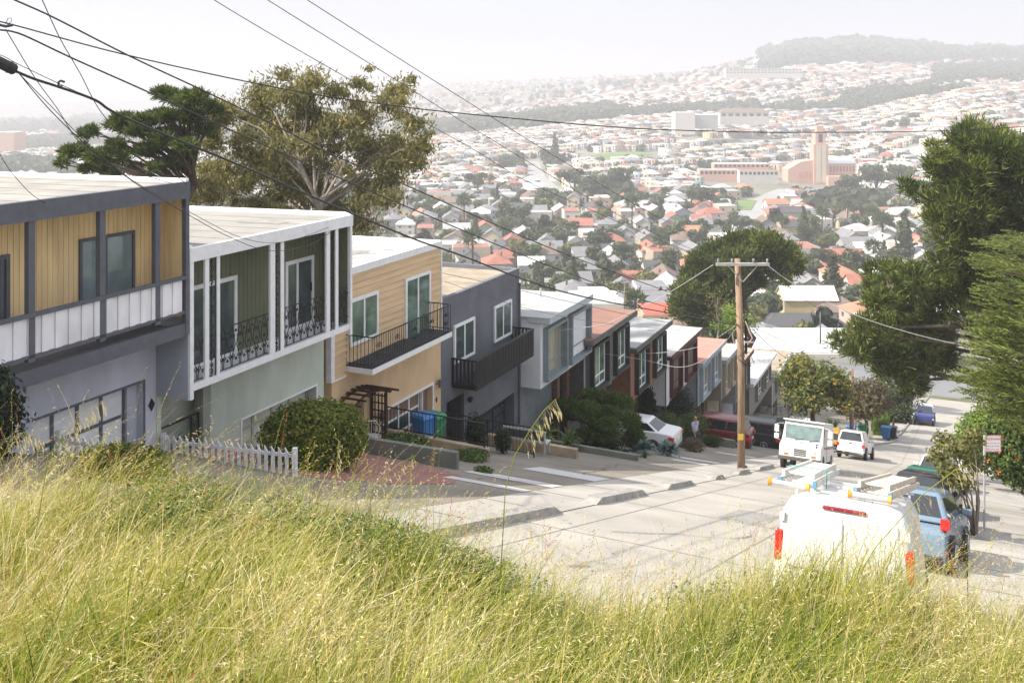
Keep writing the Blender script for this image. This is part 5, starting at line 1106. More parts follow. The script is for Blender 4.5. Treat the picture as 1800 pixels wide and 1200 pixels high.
for f in (.2, .8): MB().tube([a.lerp(b, f-.02), a.lerp(b, f+.02)], .092, 12).build('clamp', PLAST, sp)
cg = thing('cable_clamp', 'small black hanger clamp on the thickest cable', 'clamp', at(103, 148, 14.9)); m = MB(); m.tube([(0, 0, -.05), (0, 0, .03), (.03, 0, .05), (.09, 0, .03)], .018, 6); m.box(-.04, .05, -.02, .02, -.045, -.02); m.build('hanger', PLAST, cg)
cable('long cable sweeping right across the valley past the pink church tower', [(-60, 25), (19, 43), (222, 97), (500, 157), (700, 187), (867, 205), (1100, 225), (1300, 232), (1433, 233), (1633, 231), (1800, 223), (1900, 216)], 14, 26, .011)
cable('leftmost thin wire of the three starting at the top edge', [(340, -24), (376, 0), (500, 74), (750, 217), (833, 263), (913, 312), (1000, 352), (1150, 418), (1263, 462)], 18, YP, .009, WG)
cable('middle thin wire of the three starting at the top edge', [(430, -26), (470, 0), (743, 170), (860, 243), (980, 273), (1100, 347), (1190, 408), (1280, 462)][:4]+[(1100, 385), (1277, 463)], 18, YP, .009, WG)
cable('rightmost thin wire of the three starting at the top edge', [(500, -27), (540, 0), (700, 102), (860, 203), (1000, 290), (1150, 378), (1330, 462)], 18, YP, .009, WG)
cable('steep wavy wire dropping from the top edge onto the cypress', [(60, -30), (74, 0), (105, 67), (139, 126), (182, 203), (250, 262), (330, 325)], 15, 22.8, .008)
cable('steep thin service wire, left of a bunch towards the yellow house', [(30, 125), (80, 185), (135, 240), (190, 287), (250, 330), (332, 378), (400, 415), (470, 440), (540, 432), (590, 402)], 14.5, 28.5, .008)
cable('steep thin service wire, right of a bunch towards the green house', [(30, 126), (85, 182), (150, 248), (230, 315), (332, 372), (425, 418), (500, 425), (590, 395)], 14.5, 28.6, .007, WG)
cable('steep thin wire from the insulator knot down to the cypress', [(10, 52), (60, 135), (100, 190), (140, 250), (200, 290), (328, 330)], 14, 22.9, .007, WG)
cable('sagging wire in the lower left above the yellow house roof', [(-10, 255), (18, 300), (60, 345), (100, 362), (128, 357)], 17, 20.5, .006)
cable('wire from the corner of the tan house to the tall pole', [(778, 480), (880, 502), (1000, 530), (1150, 562), (1298, 585)], 37, YP, .010, WG)
cable('lower wire from the corner of the tan house along the grey house', [(780, 494), (900, 535), (1000, 558), (1100, 572), (1298, 588)], 37, YP, .008, WG)
cable('pale wire from the left end of the cross arm down to the white house', [(1254, 465), (1180, 512), (1110, 548), (1060, 570), (985, 580)], YP, 43.5, .011, WL)
cable('pale wire sagging from the pole to the orange trim house', [(1296, 570), (1240, 605), (1180, 618), (1110, 622)], YP, 54, .010, WL)
cable('pale wire sagging from the pole across the maroon trim house', [(1296, 575), (1255, 620), (1200, 645), (1130, 632), (1040, 618)], YP, 50, .008, WL)
cable('pale bright wire from the right end of the cross arm towards the dark pine', [(1345, 463), (1400, 502), (1500, 552), (1600, 585), (1700, 608), (1830, 628)], YP, 40, .013, WL)
cable('grey wire from the pole over the white roofs into the pine', [(1345, 466), (1420, 530), (1500, 580), (1600, 625), (1680, 650)], YP, 62, .010, WG)
cable('dark wire from the pole tangle down towards the second pole', [(1312, 565), (1350, 605), (1400, 640), (1450, 660), (1496, 672)], YP, 76, .012)
cable('second dark wire from the pole tangle towards the golden topped tree', [(1312, 570), (1370, 596), (1440, 636), (1500, 662), (1590, 690)], YP, 90, .010, WG)
cable('thin wire from the pole towards the flat white roofs', [(1310, 560), (1380, 585), (1460, 610), (1560, 660)], YP, 100, .009, WG)
ins = thing('insulator_cluster', 'knot of small insulators and looped wire at the left edge', 'insulator', at(10, 43, 14)); m = MB(); m.tube([(-.12, 0, .0), (0, 0, -.03), (.1, 0, -.01)], .02, 6); m.tube([(0, 0, 0), (.03, 0, .08), (.08, 0, .09), (.08, 0, .04), (.02, 0, -.01)], .005, 4); m.build('insulators', PLAST, ins)

# ------------------------------------------------------------------ walking man
def skinned(name, V, E, R, m, parent, sub=1, root=0):
    me = bpy.data.meshes.new(name); me.from_pydata(V, E, []); me.materials.append(m); o = bpy.data.objects.new(name, me); COL.objects.link(o); o.parent = parent
    sk = o.modifiers.new('s', 'SKIN'); sk.use_smooth_shade = True
    for i, r in enumerate(R):
        d = me.skin_vertices[0].data[i]; d.radius = (r, r) if not isinstance(r, tuple) else r; d.use_root = (i == root)
    if sub: sb = o.modifiers.new('u', 'SUBSURF'); sb.levels = sub; sb.render_levels = sub
    return o
man = thing('person', 'balding man in a pale blue short sleeved shirt and jeans walking on the driveway', 'person', W(51.5, -13.0, gz(51.5)), 0)
man.rotation_euler = (0, 0, math.radians(215)); SKN = mat('skin', (.42, .22, .15), .6, .05); SHIRT = mat('pale blue shirt', (.38, .43, .66), .8, .06); JEAN = mat('dark jeans', (.03, .04, .075), .85, .15); GLV = mat('pale gloves', (.55, .55, .52), .7)
# local frame: y forward, z up; mid stride
V = [(0, 0, .95), (0, .01, 1.18), (0, .02, 1.42), (0, .03, 1.52), (0, .045, 1.60), (0, .06, 1.68), (0, .05, 1.75),
     (-.19, .02, 1.42), (-.25, -.08, 1.16), (-.26, .02, .92), (-.26, .05, .85), (.19, .02, 1.42), (.25, .10, 1.16), (.27, .24, .95), (.27, .28, .88),
     (-.09, 0, .92), (-.10, .12, .50), (-.10, .06, .09), (-.10, .18, .04), (.09, 0, .92), (.10, -.04, .50), (.10, -.26, .14), (.10, -.18, .04)]
E = [(0, 1), (1, 2), (2, 3), (3, 4), (4, 5), (5, 6), (2, 7), (7, 8), (8, 9), (9, 10), (2, 11), (11, 12), (12, 13), (13, 14), (0, 15), (15, 16), (16, 17), (17, 18), (0, 19), (19, 20), (20, 21), (21, 22)]
Rr = [(.15, .11), (.15, .11), (.15, .10), .055, (.078, .09), (.08, .095), (.06, .07), .055, .042, .03, (.035, .02), .055, .042, .03, (.035, .02), .085, .06, .04, .035, .085, .06, .04, .035]
for hx, hy, hz in ((-.26, .06, .84), (.27, .29, .87)):
    h0 = 10 if hx < 0 else 14
    for k in range(5):
        L = (.055, .08, .088, .08, .065)[k]; yy = (-.03+.02*k); i = len(V); V += [(hx+(.0), hy+yy, hz-.04), (hx+.005, hy+yy+.01, hz-.04-L*.5), (hx-.0, hy+yy+.0, hz-.04-L)]; E += [(h0, i), (i, i+1), (i+1, i+2)]; Rr += [.011, .010, .008]
skinned('body', V, E, Rr, SKN, man)
skinned('shirt', [(0, 0, .90), (0, .01, 1.15), (0, .02, 1.38), (0, .025, 1.46), (-.19, .02, 1.42), (-.235, -.05, 1.24), (.19, .02, 1.42), (.235, .06, 1.24)], [(0, 1), (1, 2), (2, 3), (2, 4), (4, 5), (2, 6), (6, 7)], [(.185, .135), (.175, .13), (.17, .12), .07, .075, .07, .075, .07], SHIRT, man)
skinned('trousers', [(0, 0, .93), (-.09, 0, .88), (-.10, .12, .50), (-.10, .06, .11), (.09, 0, .88), (.10, -.04, .50), (.10, -.25, .16)], [(0, 1), (1, 2), (2, 3), (0, 4), (4, 5), (5, 6)], [(.17, .12), .105, .08, .07, .105, .08, .07], JEAN, man)
for s, (x, y, z) in ((-1, (-.10, .10, .04)), (1, (.10, -.22, .07))): skinned('shoe', [(x, y-.07, z), (x, y+.06, z-.0), (x, y+.17, z-.01)], [(0, 1), (1, 2)], [.05, .05, .04], PLAST, man)
MB().tube([(0, -.01, 1.66), (0, -.03, 1.70), (0, -.02, 1.735)], [.098, .096, .07], 10).build('hair', mat('short dark hair', (.05, .035, .03), .9), man)
m = MB(); m.add([(-.02, .14, 1.66), (.02, .14, 1.66), (0, .165, 1.645), (0, .14, 1.69)], [(0, 1, 2), (0, 2, 3), (1, 3, 2)]); m.build('nose', SKN, man)
for s in (-1, 1): m = MB(); m.tube([(s*.03-.008, .145, 1.685), (s*.03+.008, .145, 1.685)], .007, 6); m.build('eye', PLAST, man); m = MB(); m.tube([(s*.085, .04, 1.64), (s*.095, .03, 1.67), (s*.085, .04, 1.70)], .012, 5); m.build('ear', SKN, man)
m = MB(); m.bar((-.022, .148, 1.612), (.022, .148, 1.612), .006); m.build('mouth', mat('lip', (.3, .1, .08), .6), man)

# ------------------------------------------------------------------ big trees
def W3(lst, Y, dY, seed=1, sq=.8):      # clumps given by bearing, elevation and size at their true distance
    rnd = random.Random(seed); out = []
    for (px, py, r) in lst:
        y = Y+rnd.uniform(-dY, dY); p = at(px, py, y); R = r/F*y; out.append((p.x, p.y, p.z, R, R, R*sq))
    return out
def poly_in(p, poly):
    c = False; n = len(poly)
    for i in range(n):
        (x0, y0), (x1, y1) = poly[i], poly[i-1]
        if (y0 > p[1]) != (y1 > p[1]) and p[0] < (x1-x0)*(p[1]-y0)/(y1-y0)+x0: c = not c
    return c
def fill(poly, n, rmin, rmax, seed, sep=.9):
    rnd = random.Random(seed); xs = [p[0] for p in poly]; ys = [p[1] for p in poly]; out = []; k = 0
    while len(out) < n and k < 9000:
        k += 1; p = (rnd.uniform(min(xs), max(xs)), rnd.uniform(min(ys), max(ys))); r = rnd.uniform(rmin, rmax)
        if poly_in(p, poly) and all(math.dist(p, o[:2]) > (r+o[2])*sep*.5 for o in out): out.append((*p, r))
    return out
def tree_abs(name, label, base, clumps, leafargs, r0, topf, nl=None, barkm=BARK, r1=.05, bend=1):
    root = thing(name, label, 'tree', base)
    C = [(c[0]-base[0], c[1]-base[1], c[2]-base[2], *c[3:]) for c in clumps]
    crown('crown', C, parent=root, **leafargs); top = Vector(topf)-Vector(base)
    limbs((0, 0, 0), top, r0, C, barkm, 'trunk', root, n=nl, bend=bend, r1=r1); return root
# pine in the middle distance
Yp = 110
cl = [(1290, 430, 26), (1320, 425, 24), (1350, 428, 26), (1380, 445, 24), (1260, 445, 26), (1235, 462, 28), (1225, 490, 28), (1210, 515, 28), (1200, 545, 24), (1235, 525, 30), (1265, 480, 30), (1300, 460, 32), (1335, 455, 30), (1365, 470, 24), (1392, 460, 20), (1400, 475, 14), (1255, 560, 20), (1230, 565, 18), (1265, 520, 22), (1300, 500, 20), (1380, 492, 12), (1192, 530, 14), (1290, 545, 12), (1275, 588, 18), (1330, 495, 16)]
b = at(1312, 640, Yp); tree_abs('pine_tree', 'broad dark pine behind the tall utility pole', b, W3(cl, Yp, 3.5, 2, .72), dict(size=.55, count=15000, kind='pine', style='tuft', up=.7, aspect=.09, shell=.6, soft=.35), .55, at(1310, 500, Yp), barkm=BARK, r1=.12, bend=1.5)
# big pine on the right
Yq = 58
poly = [(1640, 262), (1668, 290), (1690, 235), (1715, 226), (1745, 240), (1790, 245), (1860, 300), (1880, 420), (1860, 540), (1700, 560), (1650, 545), (1640, 500), (1700, 460), (1690, 430), (1640, 395), (1650, 340)]
cl = fill(poly, 95, 19, 36, 3, .55)+[(1660, 420, 22), (1655, 462, 24), (1690, 440, 26), (1645, 500, 24), (1680, 515, 28), (1700, 480, 28), (1592, 328, 14), (1615, 338, 18), (1640, 352, 20), (1640, 258, 12), (1700, 226, 12), (1655, 275, 16)]
cl += fill([(1540, 470), (1600, 470), (1650, 540), (1660, 640), (1600, 690), (1560, 665), (1500, 620), (1455, 600), (1470, 570), (1545, 560), (1525, 520)], 50, 16, 29, 5, .6)
b = at(1840, 800, Yq)
tree_abs('pine_tree', 'tall dark pine leaning over the road on the right', b, W3(cl, Yq, 3.5, 4, .8), dict(size=.40, count=36000, kind='pine', style='tuft', up=.6, aspect=.075, shell=.5, soft=.4), .6, at(1770, 330, Yq), nl=50, r1=.1, bend=2)
# bright cypress sprays in front of it
def cypress():
    Yc = 35; base = at(1990, 900, Yc); root = thing('cypress_tree', 'bright green cypress with long feathery sprays at the right edge', 'tree', base); rnd = random.Random(11)
    V = []; Q = []; MI = []; tips = []
    poly = [(1680, 420), (1740, 395), (1870, 420), (1880, 780), (1800, 775), (1740, 745), (1690, 712), (1665, 690), (1655, 650), (1668, 600), (1690, 560), (1705, 500)]
    xs = [p[0] for p in poly]; ys = [p[1] for p in poly]; k = 0
    tr = at(1990, 600, Yc)
    while len(tips) < 520 and k < 9000:
        k += 1; p = (rnd.uniform(1650, 1885), rnd.uniform(390, 785))
        if poly_in(p, poly): tips.append(at(p[0], p[1], Yc+rnd.uniform(-3, 3)))
    for tp in tips:
        L = rnd.uniform(.9, 1.9); d = Vector((-1, rnd.uniform(-.5, .5), rnd.uniform(-.05, .45))).normalized(); p0 = tp-d*L; side = d.cross(Vector((0, 0, 1))).normalized(); up = side.cross(d)
        n = 15
        for i in range(n):
            f = i/n; c = p0+d*(L*f)-Vector((0, 0, 1))*(.18*L*(f-.5)**2); ln = .30*L*(1-.75*f)*rnd.uniform(.7, 1.2)
            for s in (-1, 1):
                dr = (d*.85+side*s*.6+up*rnd.uniform(-.35, .45)).normalized(); w = up*.016+side*.022; bidx = len(V)
                V += [c-w*.5, c+dr*ln*.5-w, c+dr*ln, c+dr*ln*.5+w]; Q.append((bidx, bidx+1, bidx+2, bidx+3)); MI.append(rnd.choice((0, 1, 1, 2, 2)))
                for j in (.35, .65):
                    c2 = c+dr*ln*j; d2 = (dr+up*rnd.uniform(-.6, .8)+side*rnd.uniform(-.5, .5)).normalized(); bidx = len(V); V += [c2-w*.4, c2+d2*ln*.3-w*.8, c2+d2*ln*.55, c2+d2*ln*.3+w*.8]; Q.append((bidx, bidx+1, bidx+2, bidx+3)); MI.append(rnd.choice((0, 1, 2)))
    V = [tuple(v-base) for v in V]; fastmesh('crown', V, Q, leaves('cyp'), MI, root)
    m = MB(); m.tube([(0, 0, 0), (0.2, 0, 5), (0, 0, 11)], [.5, .38, .15], 8)
    for tp in rnd.sample(tips, 70):
        e = tp-base; s = Vector((.1, 0, max(1.5, e.z-1.6))); mid = s.lerp(e, .55)+Vector((0, 0, .3)); m.tube([s, mid, e-(e-mid)*.25], [.07, .04, .012], 5, cap=False)
    m.build('trunk', BARK, root, smooth=True)
cypress()
# W3([(c[0]+random.uniform(-9, 9), c[1]+random.uniform(-6, 6), c[2]*random.uniform(.6, 1.1)) for c in cl for _ in (0, 1)], Yl, 2.2, 6, .34), dict(size=.34, count=9000, kind='cypd', style='tuft', up=.45, aspect=.085, shell=.1, wind=(-.35, 0, 0), soft=.5) the yellow and green houses
Yl = 52
cl = [(298, 168, 20), (320, 180, 20), (350, 175, 22), (330, 205, 26), (290, 205, 24), (255, 208, 16), (225, 212, 18), (205, 222, 16), (240, 232, 22), (280, 240, 24), (315, 238, 24), (200, 250, 18), (160, 232, 14), (150, 262, 16), (175, 275, 20), (125, 268, 14), (118, 285, 12), (215, 275, 20), (255, 268, 20), (150, 295, 12), (190, 300, 14), (230, 298, 14), (275, 290, 16), (310, 290, 16), (335, 260, 20), (355, 225, 18), (190, 312, 9), (375, 190, 14)]
b = at(322, 560, Yl); tree_abs('cypress_tree', 'dark layered cypress behind the yellow boarded house', b, W3([(c[0]+random.uniform(-9, 9), c[1]+random.uniform(-6, 6), c[2]*random.uniform(.6, 1.1)) for c in cl for _ in (0, 1)], Yl, 2.2, 6, .34), dict(size=.34, count=9000, kind='cypd', style='tuft', up=.45, aspect=.085, shell=.1, wind=(-.35, 0, 0), soft=.5), .38, at(300, 210, Yl), barkm=BARK, r1=.08, bend=2)
# eucalyptus
Ye = 56
poly = [(345, 380), (335, 330), (352, 240), (375, 195), (410, 175), (440, 150), (500, 128), (560, 132), (590, 150), (620, 130), (690, 122), (735, 140), (742, 195), (752, 240), (745, 285), (700, 300), (690, 350), (650, 360), (640, 398), (560, 402), (420, 398)]
cl = fill(poly, 120, 14, 34, 8, .6)+[(650, 122, 10), (722, 140, 14), (755, 235, 9), (752, 262, 8), (648, 415, 9), (700, 350, 7)]
b = at(520, 640, Ye); tree_abs('eucalyptus_tree', 'large airy eucalyptus with olive leaves and pale branches behind the green house', b, W3(cl, Ye, 3, 9, .7), dict(size=.15, count=70000, kind='euc', style='broad', up=0, aspect=.3, shell=.0, droop=.9, soft=.75), .30, at(545, 200, Ye), nl=46, barkm=BARKP, r1=.06, bend=4)
# street trees on the left pavement
def ptree(name, label, px, pyb, Y, h, wd, kind, tr, n=5000, size=.12, bark=BARK, blobs=14, low=.35, style='broad', seed=1, sq=.75):
    b = at(px, pyb, Y); root = thing(name, label, 'tree', b); rnd = random.Random(seed); cl = []
    for i in range(blobs):
        a = rnd.uniform(0, 6.28); q = math.sqrt(rnd.random())*wd*.36; z = h*(low+(1-low)*rnd.uniform(.2, .86)); q *= math.sin(math.pi*min(1, max(.25, (z/h-low+.12)/(1.1-low))))**.5
        cl.append((math.cos(a)*q, math.sin(a)*q, z, wd*.2, wd*.2, wd*.2*sq))
    crown('crown', cl, size, n, kind, root, style, .3, .5, shell=.35, soft=.45); limbs((0, 0, 0), (0, 0, h*.7), tr, cl, bark, 'trunk', root, n=9); return root
ptree('magnolia_tree', 'leafy tree with a golden yellow top and reddish trunk behind the mail truck', 1430, 786, 74, 6.4, 5.9, 'mag', .26, 9000, .15, mat('reddish bark', (.16, .08, .05), .9, .2), 22, .42, seed=2)
ptree('bare_shrub_tree', 'dark twiggy leafless small tree in front of the taupe houses', 1385, 790, 70, 4.2, 3.4, 'dark', .08, 500, .06, blobs=16, low=.3, seed=5)
ptree('street_tree', 'small reddish brown leaved tree beside the second utility pole', 1522, 782, 80, 5.2, 5.0, 'red', .2, 7000, .13, blobs=18, low=.4, seed=3)
ptree('street_tree', 'small grey green tree just uphill of the blue pickup', 1572, 768, 88, 4.6, 3.9, 'far', .14, 5500, .13, blobs=14, low=.35, seed=4)
ptree('bare_tree', 'pale leafless tree left of the tall utility pole', 1262, 610, 105, 7.5, 3.6, 'fary', .12, 500, .10, BARKP, 26, .2, seed=12)
ptree('street_tree', 'airy yellow green tree just behind the tall utility pole', 1290, 640, 88, 5.2, 4.6, 'bright', .12, 1300, .13, BARKP, 12, .5, seed=7)
ptree('dark_tree', 'dark green tree filling the gap behind the reddish tree', 1540, 800, 96, 7.0, 7.0, 'dark', .3, 9000, .2, blobs=20, low=.1, seed=8)
# right side: hedge with orange flowers, pale green shrub, sapling
def rightbush(label, px, pyb, Y, r, h, kind, n, seed, size=.09):
    b = at(px, pyb, Y); root = thing('flowering_bush' if kind != 'bright' else 'street_bush', label, 'bush', b); rnd = random.Random(seed)
    cl = [(rnd.uniform(-.5, .5)*r, rnd.uniform(-.5, .5)*r, h*rnd.uniform(.3, .75), r*.55, r*.55, h*.28) for _ in range(9)]+[(0, 0, h*.5, r*.85, r*.85, h*.48)]
    crown('foliage', cl, size, n, kind, root, 'broad', .3, .5, shell=.75); limbs((0, 0, 0), (0, 0, h*.6), .09, cl, BARK, 'stem', root, n=6); return root
fb = rightbush('dense green bush with orange flowers behind the parking sign', 1800, 868, 38, 1.6, 3.0, 'green', 12000, 3)
OF = mat('orange flower', (.75, .16, .05), .6, .1)
V = unit(26)*[1.55, 1.55, 1.4]+[0, 0, 1.5]; V = V[(V[:, 1] < 0) & (V[:, 2] > .7)]; m = MB()
for i, v in enumerate(V):
    for a in range(5): d = Vector((math.cos(a*1.26), -.4, math.sin(a*1.26)))*.10; c = Vector(v); m.add([c, c+d+Vector((.02, 0, .02)), c+d*1.3, c+d-Vector((.02, 0, .02))], [(0, 1, 2, 3)])
m.build('blossoms', OF, fb)
rightbush('pale green leafy bush hiding the parked cars further down on the right', 1722, 822, 50, 1.5, 2.9, 'bright', 9000, 4)
rightbush('dull olive bush beyond the pale green one under the cypress', 1775, 800, 52, 1.7, 3.2, 'hedge', 8000, 6)
def sapling():
    b = at(1716, 948, 27.2); root = thing('sapling', 'thin young street tree with yellow green leaves growing on the right pavement', 'tree', b); rnd = random.Random(9); m = MB(); cl = []
    for i, (px, py) in enumerate(((1650, 800), (1668, 830), (1680, 790), (1655, 862), (1700, 785), (1690, 845), (1712, 812), (1660, 775), (1712, 770))):
        e = at(px, py, 27.2+rnd.uniform(-.8, .8))-b; cl.append((*e, .36, .36, .34)); s = Vector((rnd.uniform(-.05, .05), 0, 0)); m.tube([s, s.lerp(e, .45)+Vector((.12, 0, .1)), e], [.035, .022, .008], 5, cap=False)
    m.build('trunk', BARKP, root, smooth=True); crown('crown', cl, .075, 2300, 'fary', root, 'broad', .2, .42, shell=.1); pass
sapling()

# ------------------------------------------------------------------ valley houses
HW = [('white', (.62, .61, .59)), ('cream', (.58, .52, .40)), ('pale pink', (.58, .42, .38)), ('pale blue', (.40, .48, .55)), ('beige', (.46, .40, .31)), ('pale yellow', (.60, .50, .30)), ('light grey', (.42, .43, .44)), ('pale green', (.40, .47, .37)), ('peach', (.60, .40, .29)), ('off white', (.56, .55, .53))]
HR = [('grey', (.19, .19, .20)), ('red tiled', (.31, .125, .09)), ('brown', (.17, .125, .10)), ('pale grey', (.36, .36, .36)), ('orange tiled', (.36, .18, .115)), ('dark', (.07, .07, .075)), ('white', (.60, .60, .58))]
HW = [(n, (c[0]*.86, c[1]*.83, c[2]*.80)) for n, c in HW]
WM = [mat('valley wall '+n, c, .9, .06, .3) for n, c in HW]; RM = [mat('valley roof '+n, c, .9, .12, .5) for n, c in HR]
FRM = mat('valley window frame', (.55, .55, .55), .7, 0)
def hw_mesh(kind, w, d, h):
    wa, ro = MB(), MB(); o = .35
    if kind == 'flat':
        wa.box(-w/2, w/2, -d/2, d/2, -6, h+.35); ro.box(-w/2+.25, w/2-.25, -d/2+.25, d/2-.25, h+.3, h+.36)
        ro.box(-w/2-.1, w/2+.1, -d/2-.15, -d/2+.0, h+.1, h+.4)
    else:
        wa.box(-w/2, w/2, -d/2, d/2, -6, h); rh = w*.32
        if kind == 'gable':      # ridge runs front to back
            wa.add([(-w/2, -d/2, h), (w/2, -d/2, h), (0, -d/2, h+rh), (-w/2, d/2, h), (w/2, d/2, h), (0, d/2, h+rh)], [(0, 1, 2), (4, 3, 5)])
            t = .14
            for s in (-1, 1):
                a = (s*(w/2+o), h-rh*o/(w/2)); b = (0, h+rh)
                ro.add([(a[0], -d/2-o, a[1]), (b[0], -d/2-o, b[1]), (b[0], d/2+o, b[1]), (a[0], d/2+o, a[1]), (a[0], -d/2-o, a[1]+t), (b[0], -d/2-o, b[1]+t), (b[0], d/2+o, b[1]+t), (a[0], d/2+o, a[1]+t)], [(0, 1, 2, 3), (7, 6, 5, 4), (0, 4, 5, 1), (2, 6, 7, 3), (0, 3, 7, 4)])
        elif kind == 'side':     # ridge runs across the front
            rh = d*.26; wa.add([(-w/2, -d/2, h), (-w/2, d/2, h), (-w/2, 0, h+rh), (w/2, -d/2, h), (w/2, d/2, h), (w/2, 0, h+rh)], [(1, 0, 2), (3, 4, 5)]); t = .14
            for s in (-1, 1):
                a = (s*(d/2+o), h-rh*o/(d/2)); ro.add([(-w/2-o, a[0], a[1]), (w/2+o, a[0], a[1]), (w/2+o, 0, h+rh), (-w/2-o, 0, h+rh), (-w/2-o, a[0], a[1]+t), (w/2+o, a[0], a[1]+t), (w/2+o, 0, h+rh+t), (-w/2-o, 0, h+rh+t)], [(0, 1, 2, 3), (7, 6, 5, 4), (0, 4, 5, 1), (1, 5, 6, 2), (0, 3, 7, 4)])
        else:                    # hip
            rh = min(w, d)*.27; r = max(0, (d-w)/2); a, b = w/2+o, d/2+o
            ro.add([(-a, -b, h), (a, -b, h), (a, b, h), (-a, b, h), (0, -r-.3, h+rh), (0, r+.3, h+rh), (-a, -b, h-.12), (a, -b, h-.12), (a, b, h-.12), (-a, b, h-.12)], [(0, 1, 4), (1, 2, 5, 4), (2, 3, 5), (3, 0, 4, 5), (6, 7, 1, 0), (7, 8, 2, 1), (8, 9, 3, 2), (9, 6, 0, 3), (9, 8, 7, 6)])
    return wa, ro
def mesh_of(mb, name, mats=(None,)):
    me = bpy.data.meshes.new(name); me.from_pydata(mb.v, [], mb.f)
    for m_ in mats: me.materials.append(m_)
    if len(mats) > 1: me.polygons.foreach_set('material_index', mb.m)
    me.update(); return me
wmesh = MB().box(-.5, .5, -.03, .05, -.6, .6); wm_ = mesh_of(wmesh, 'window', (FRM,)); pm_ = mesh_of(MB().box(-.43, .43, -.045, -.031, -.53, .53), 'pane', (GLASS,))
chim = mesh_of(MB().box(-.3, .3, -.3, .3, -1.6, 1.1), 'chimney', (RM[1],)); gar = mesh_of(MB().box(-1.3, 1.3, -.05, .05, 0, 2.2), 'garage_door', (FRM,))
PROT = []
for kind, w, d, h in (('gable', 8.5, 13, 5.2), ('hip', 9.5, 12, 5.6), ('flat', 8, 14, 6.6), ('side', 10.5, 10, 5.0), ('gable', 7.5, 12, 6.4), ('hip', 11, 13, 4.2), ('flat', 9.5, 12, 6.0)):
    wa, ro = hw_mesh(kind, w, d, h); me1 = mesh_of(wa, 'wall', (WM[0],)); me2 = mesh_of(ro, 'roof', (RM[0],))
    both = MB(); both.add(wa.v, wa.f, 0); both.add(ro.v, ro.f, 1)
    for fl in range(2 if h > 5 else 1):
        for x in (-.28, .28):
            for (y, s) in ((-d/2-.02, 1), (d/2+.02, 1)): both.box(x*w-.55, x*w+.55, y-.015, y+.015, 1.0+fl*2.7, 2.2+fl*2.7, 2)
        for y in (-.25, .25):
            for s in (-1, 1): both.box(s*(w/2+.01)-.015, s*(w/2+.01)+.015, y*d-.5, y*d+.5, 1.0+fl*2.7, 2.2+fl*2.7, 2)
    me3 = mesh_of(both, 'house', (WM[0], RM[0], GLASS)); PROT.append((kind, w, d, h, me1, me2, me3))
def inst(name, me, parent=None, mats=None):
    o = bpy.data.objects.new(name, me); COL.objects.link(o)
    if parent: o.parent = parent
    if mats:
        for i, m_ in enumerate(mats):
            if m_: o.material_slots[i].link = 'OBJECT'; o.material_slots[i].material = m_
    return o
SIL = [(-50, 300), (0, 303), (332, 325), (619, 385), (775, 428), (913, 475), (1042, 520), (1120, 547), (1236, 580), (1392, 625), (1480, 655), (1640, 640), (1850, 600)]
def visible(px, pyt, pyb):
    if px < -30 or px > 1830: return False
    L = np.interp(px, [a for a, b in SIL], [b for a, b in SIL]); 
    if pyt > L: return False
    if px > 1650 and pyt > 285: return False
    if 345 < px < 700 and 170 < pyt < 395 and not (px > 640 and pyt < 200): return random.random() < .25
    return True
LM = [(60, 18, 'street')]
def keepout(x, y):
    px = 900+F*x/y; 
    for pts, w in ROADS:
        for a, b in zip(pts, pts[1:]):
            ax, ay = a; bx_, by_ = b; L2 = (bx_-ax)**2+(by_-ay)**2; t = max(0, min(1, ((x-ax)*(bx_-ax)+(y-ay)*(by_-ay))/L2))
            if math.hypot(x-ax-t*(bx_-ax), y-ay-t*(by_-ay)) < w/2+5.5: return True
    if 700 < y < 905 and 1222 < px < 1520: return True
    if 1092 < y < 1160 and 1180 < px < 1360: return True
    for a_, b_, c_, d_ in ((145, 172, 1325, 1570), (200, 230, 1325, 1525), (255, 278, 1112, 1186), (226, 252, 997, 1108), (217, 238, 1122, 1223), (230, 252, 1432, 1530)):
        if a_-4 < y < b_ and c_ < px < d_: return True
    if 930 < y < 1030 and 1010 < px < 1165: return True
    if 580 < y < 680 and 1285 < px < 1315: return True
    t = CA*x+SA*y; n = SA*x-CA*y
    if t < 168 and n > -32 and y < 190: return True
    return False
FOREST = [(-100, 420, 1500, 1850), (-100, 500, 2300, 3300), (700, 1075, 1420, 1800), (1075, 1330, 1500, 1640), (1290, 1700, 1480, 1560), (1340, 1600, 2250, 2950), (1600, 1830, 2400, 2950), (1640, 1820, 1700, 2200), (1480, 1640, 1560, 1700), (880, 1000, 880, 940), (0, 130, 900, 1100), (1000, 1110, 620, 690), (1420, 1560, 560, 620)]
def inforest(px, y): return any(a <= px <= b and c <= y <= d for a, b, c, d in FOREST)
cands = []
# detached houses low in the valley, in loose curving rows
yy = 172.0; row = 0
while yy < 720:
    gap = 12.5+yy*.004; x = -yy*.62; off = random.uniform(0, 8); skew = .16*math.sin(row*.9)+.10
    while x < yy*.66:
        X = x+off+random.uniform(-1.8, 1.8); Y = yy+skew*X*.45+6*math.sin(X*.012+row)+random.uniform(-2, 2)
        if Y > 160: cands.append((X, Y, math.atan(skew*.45)+random.choice((0, math.pi))*1.0+random.uniform(-.12, .12)+(math.pi/2 if random.random() < .18 else 0), 'det'))
        x += gap
    yy += 19 if row % 2 else 25; row += 1
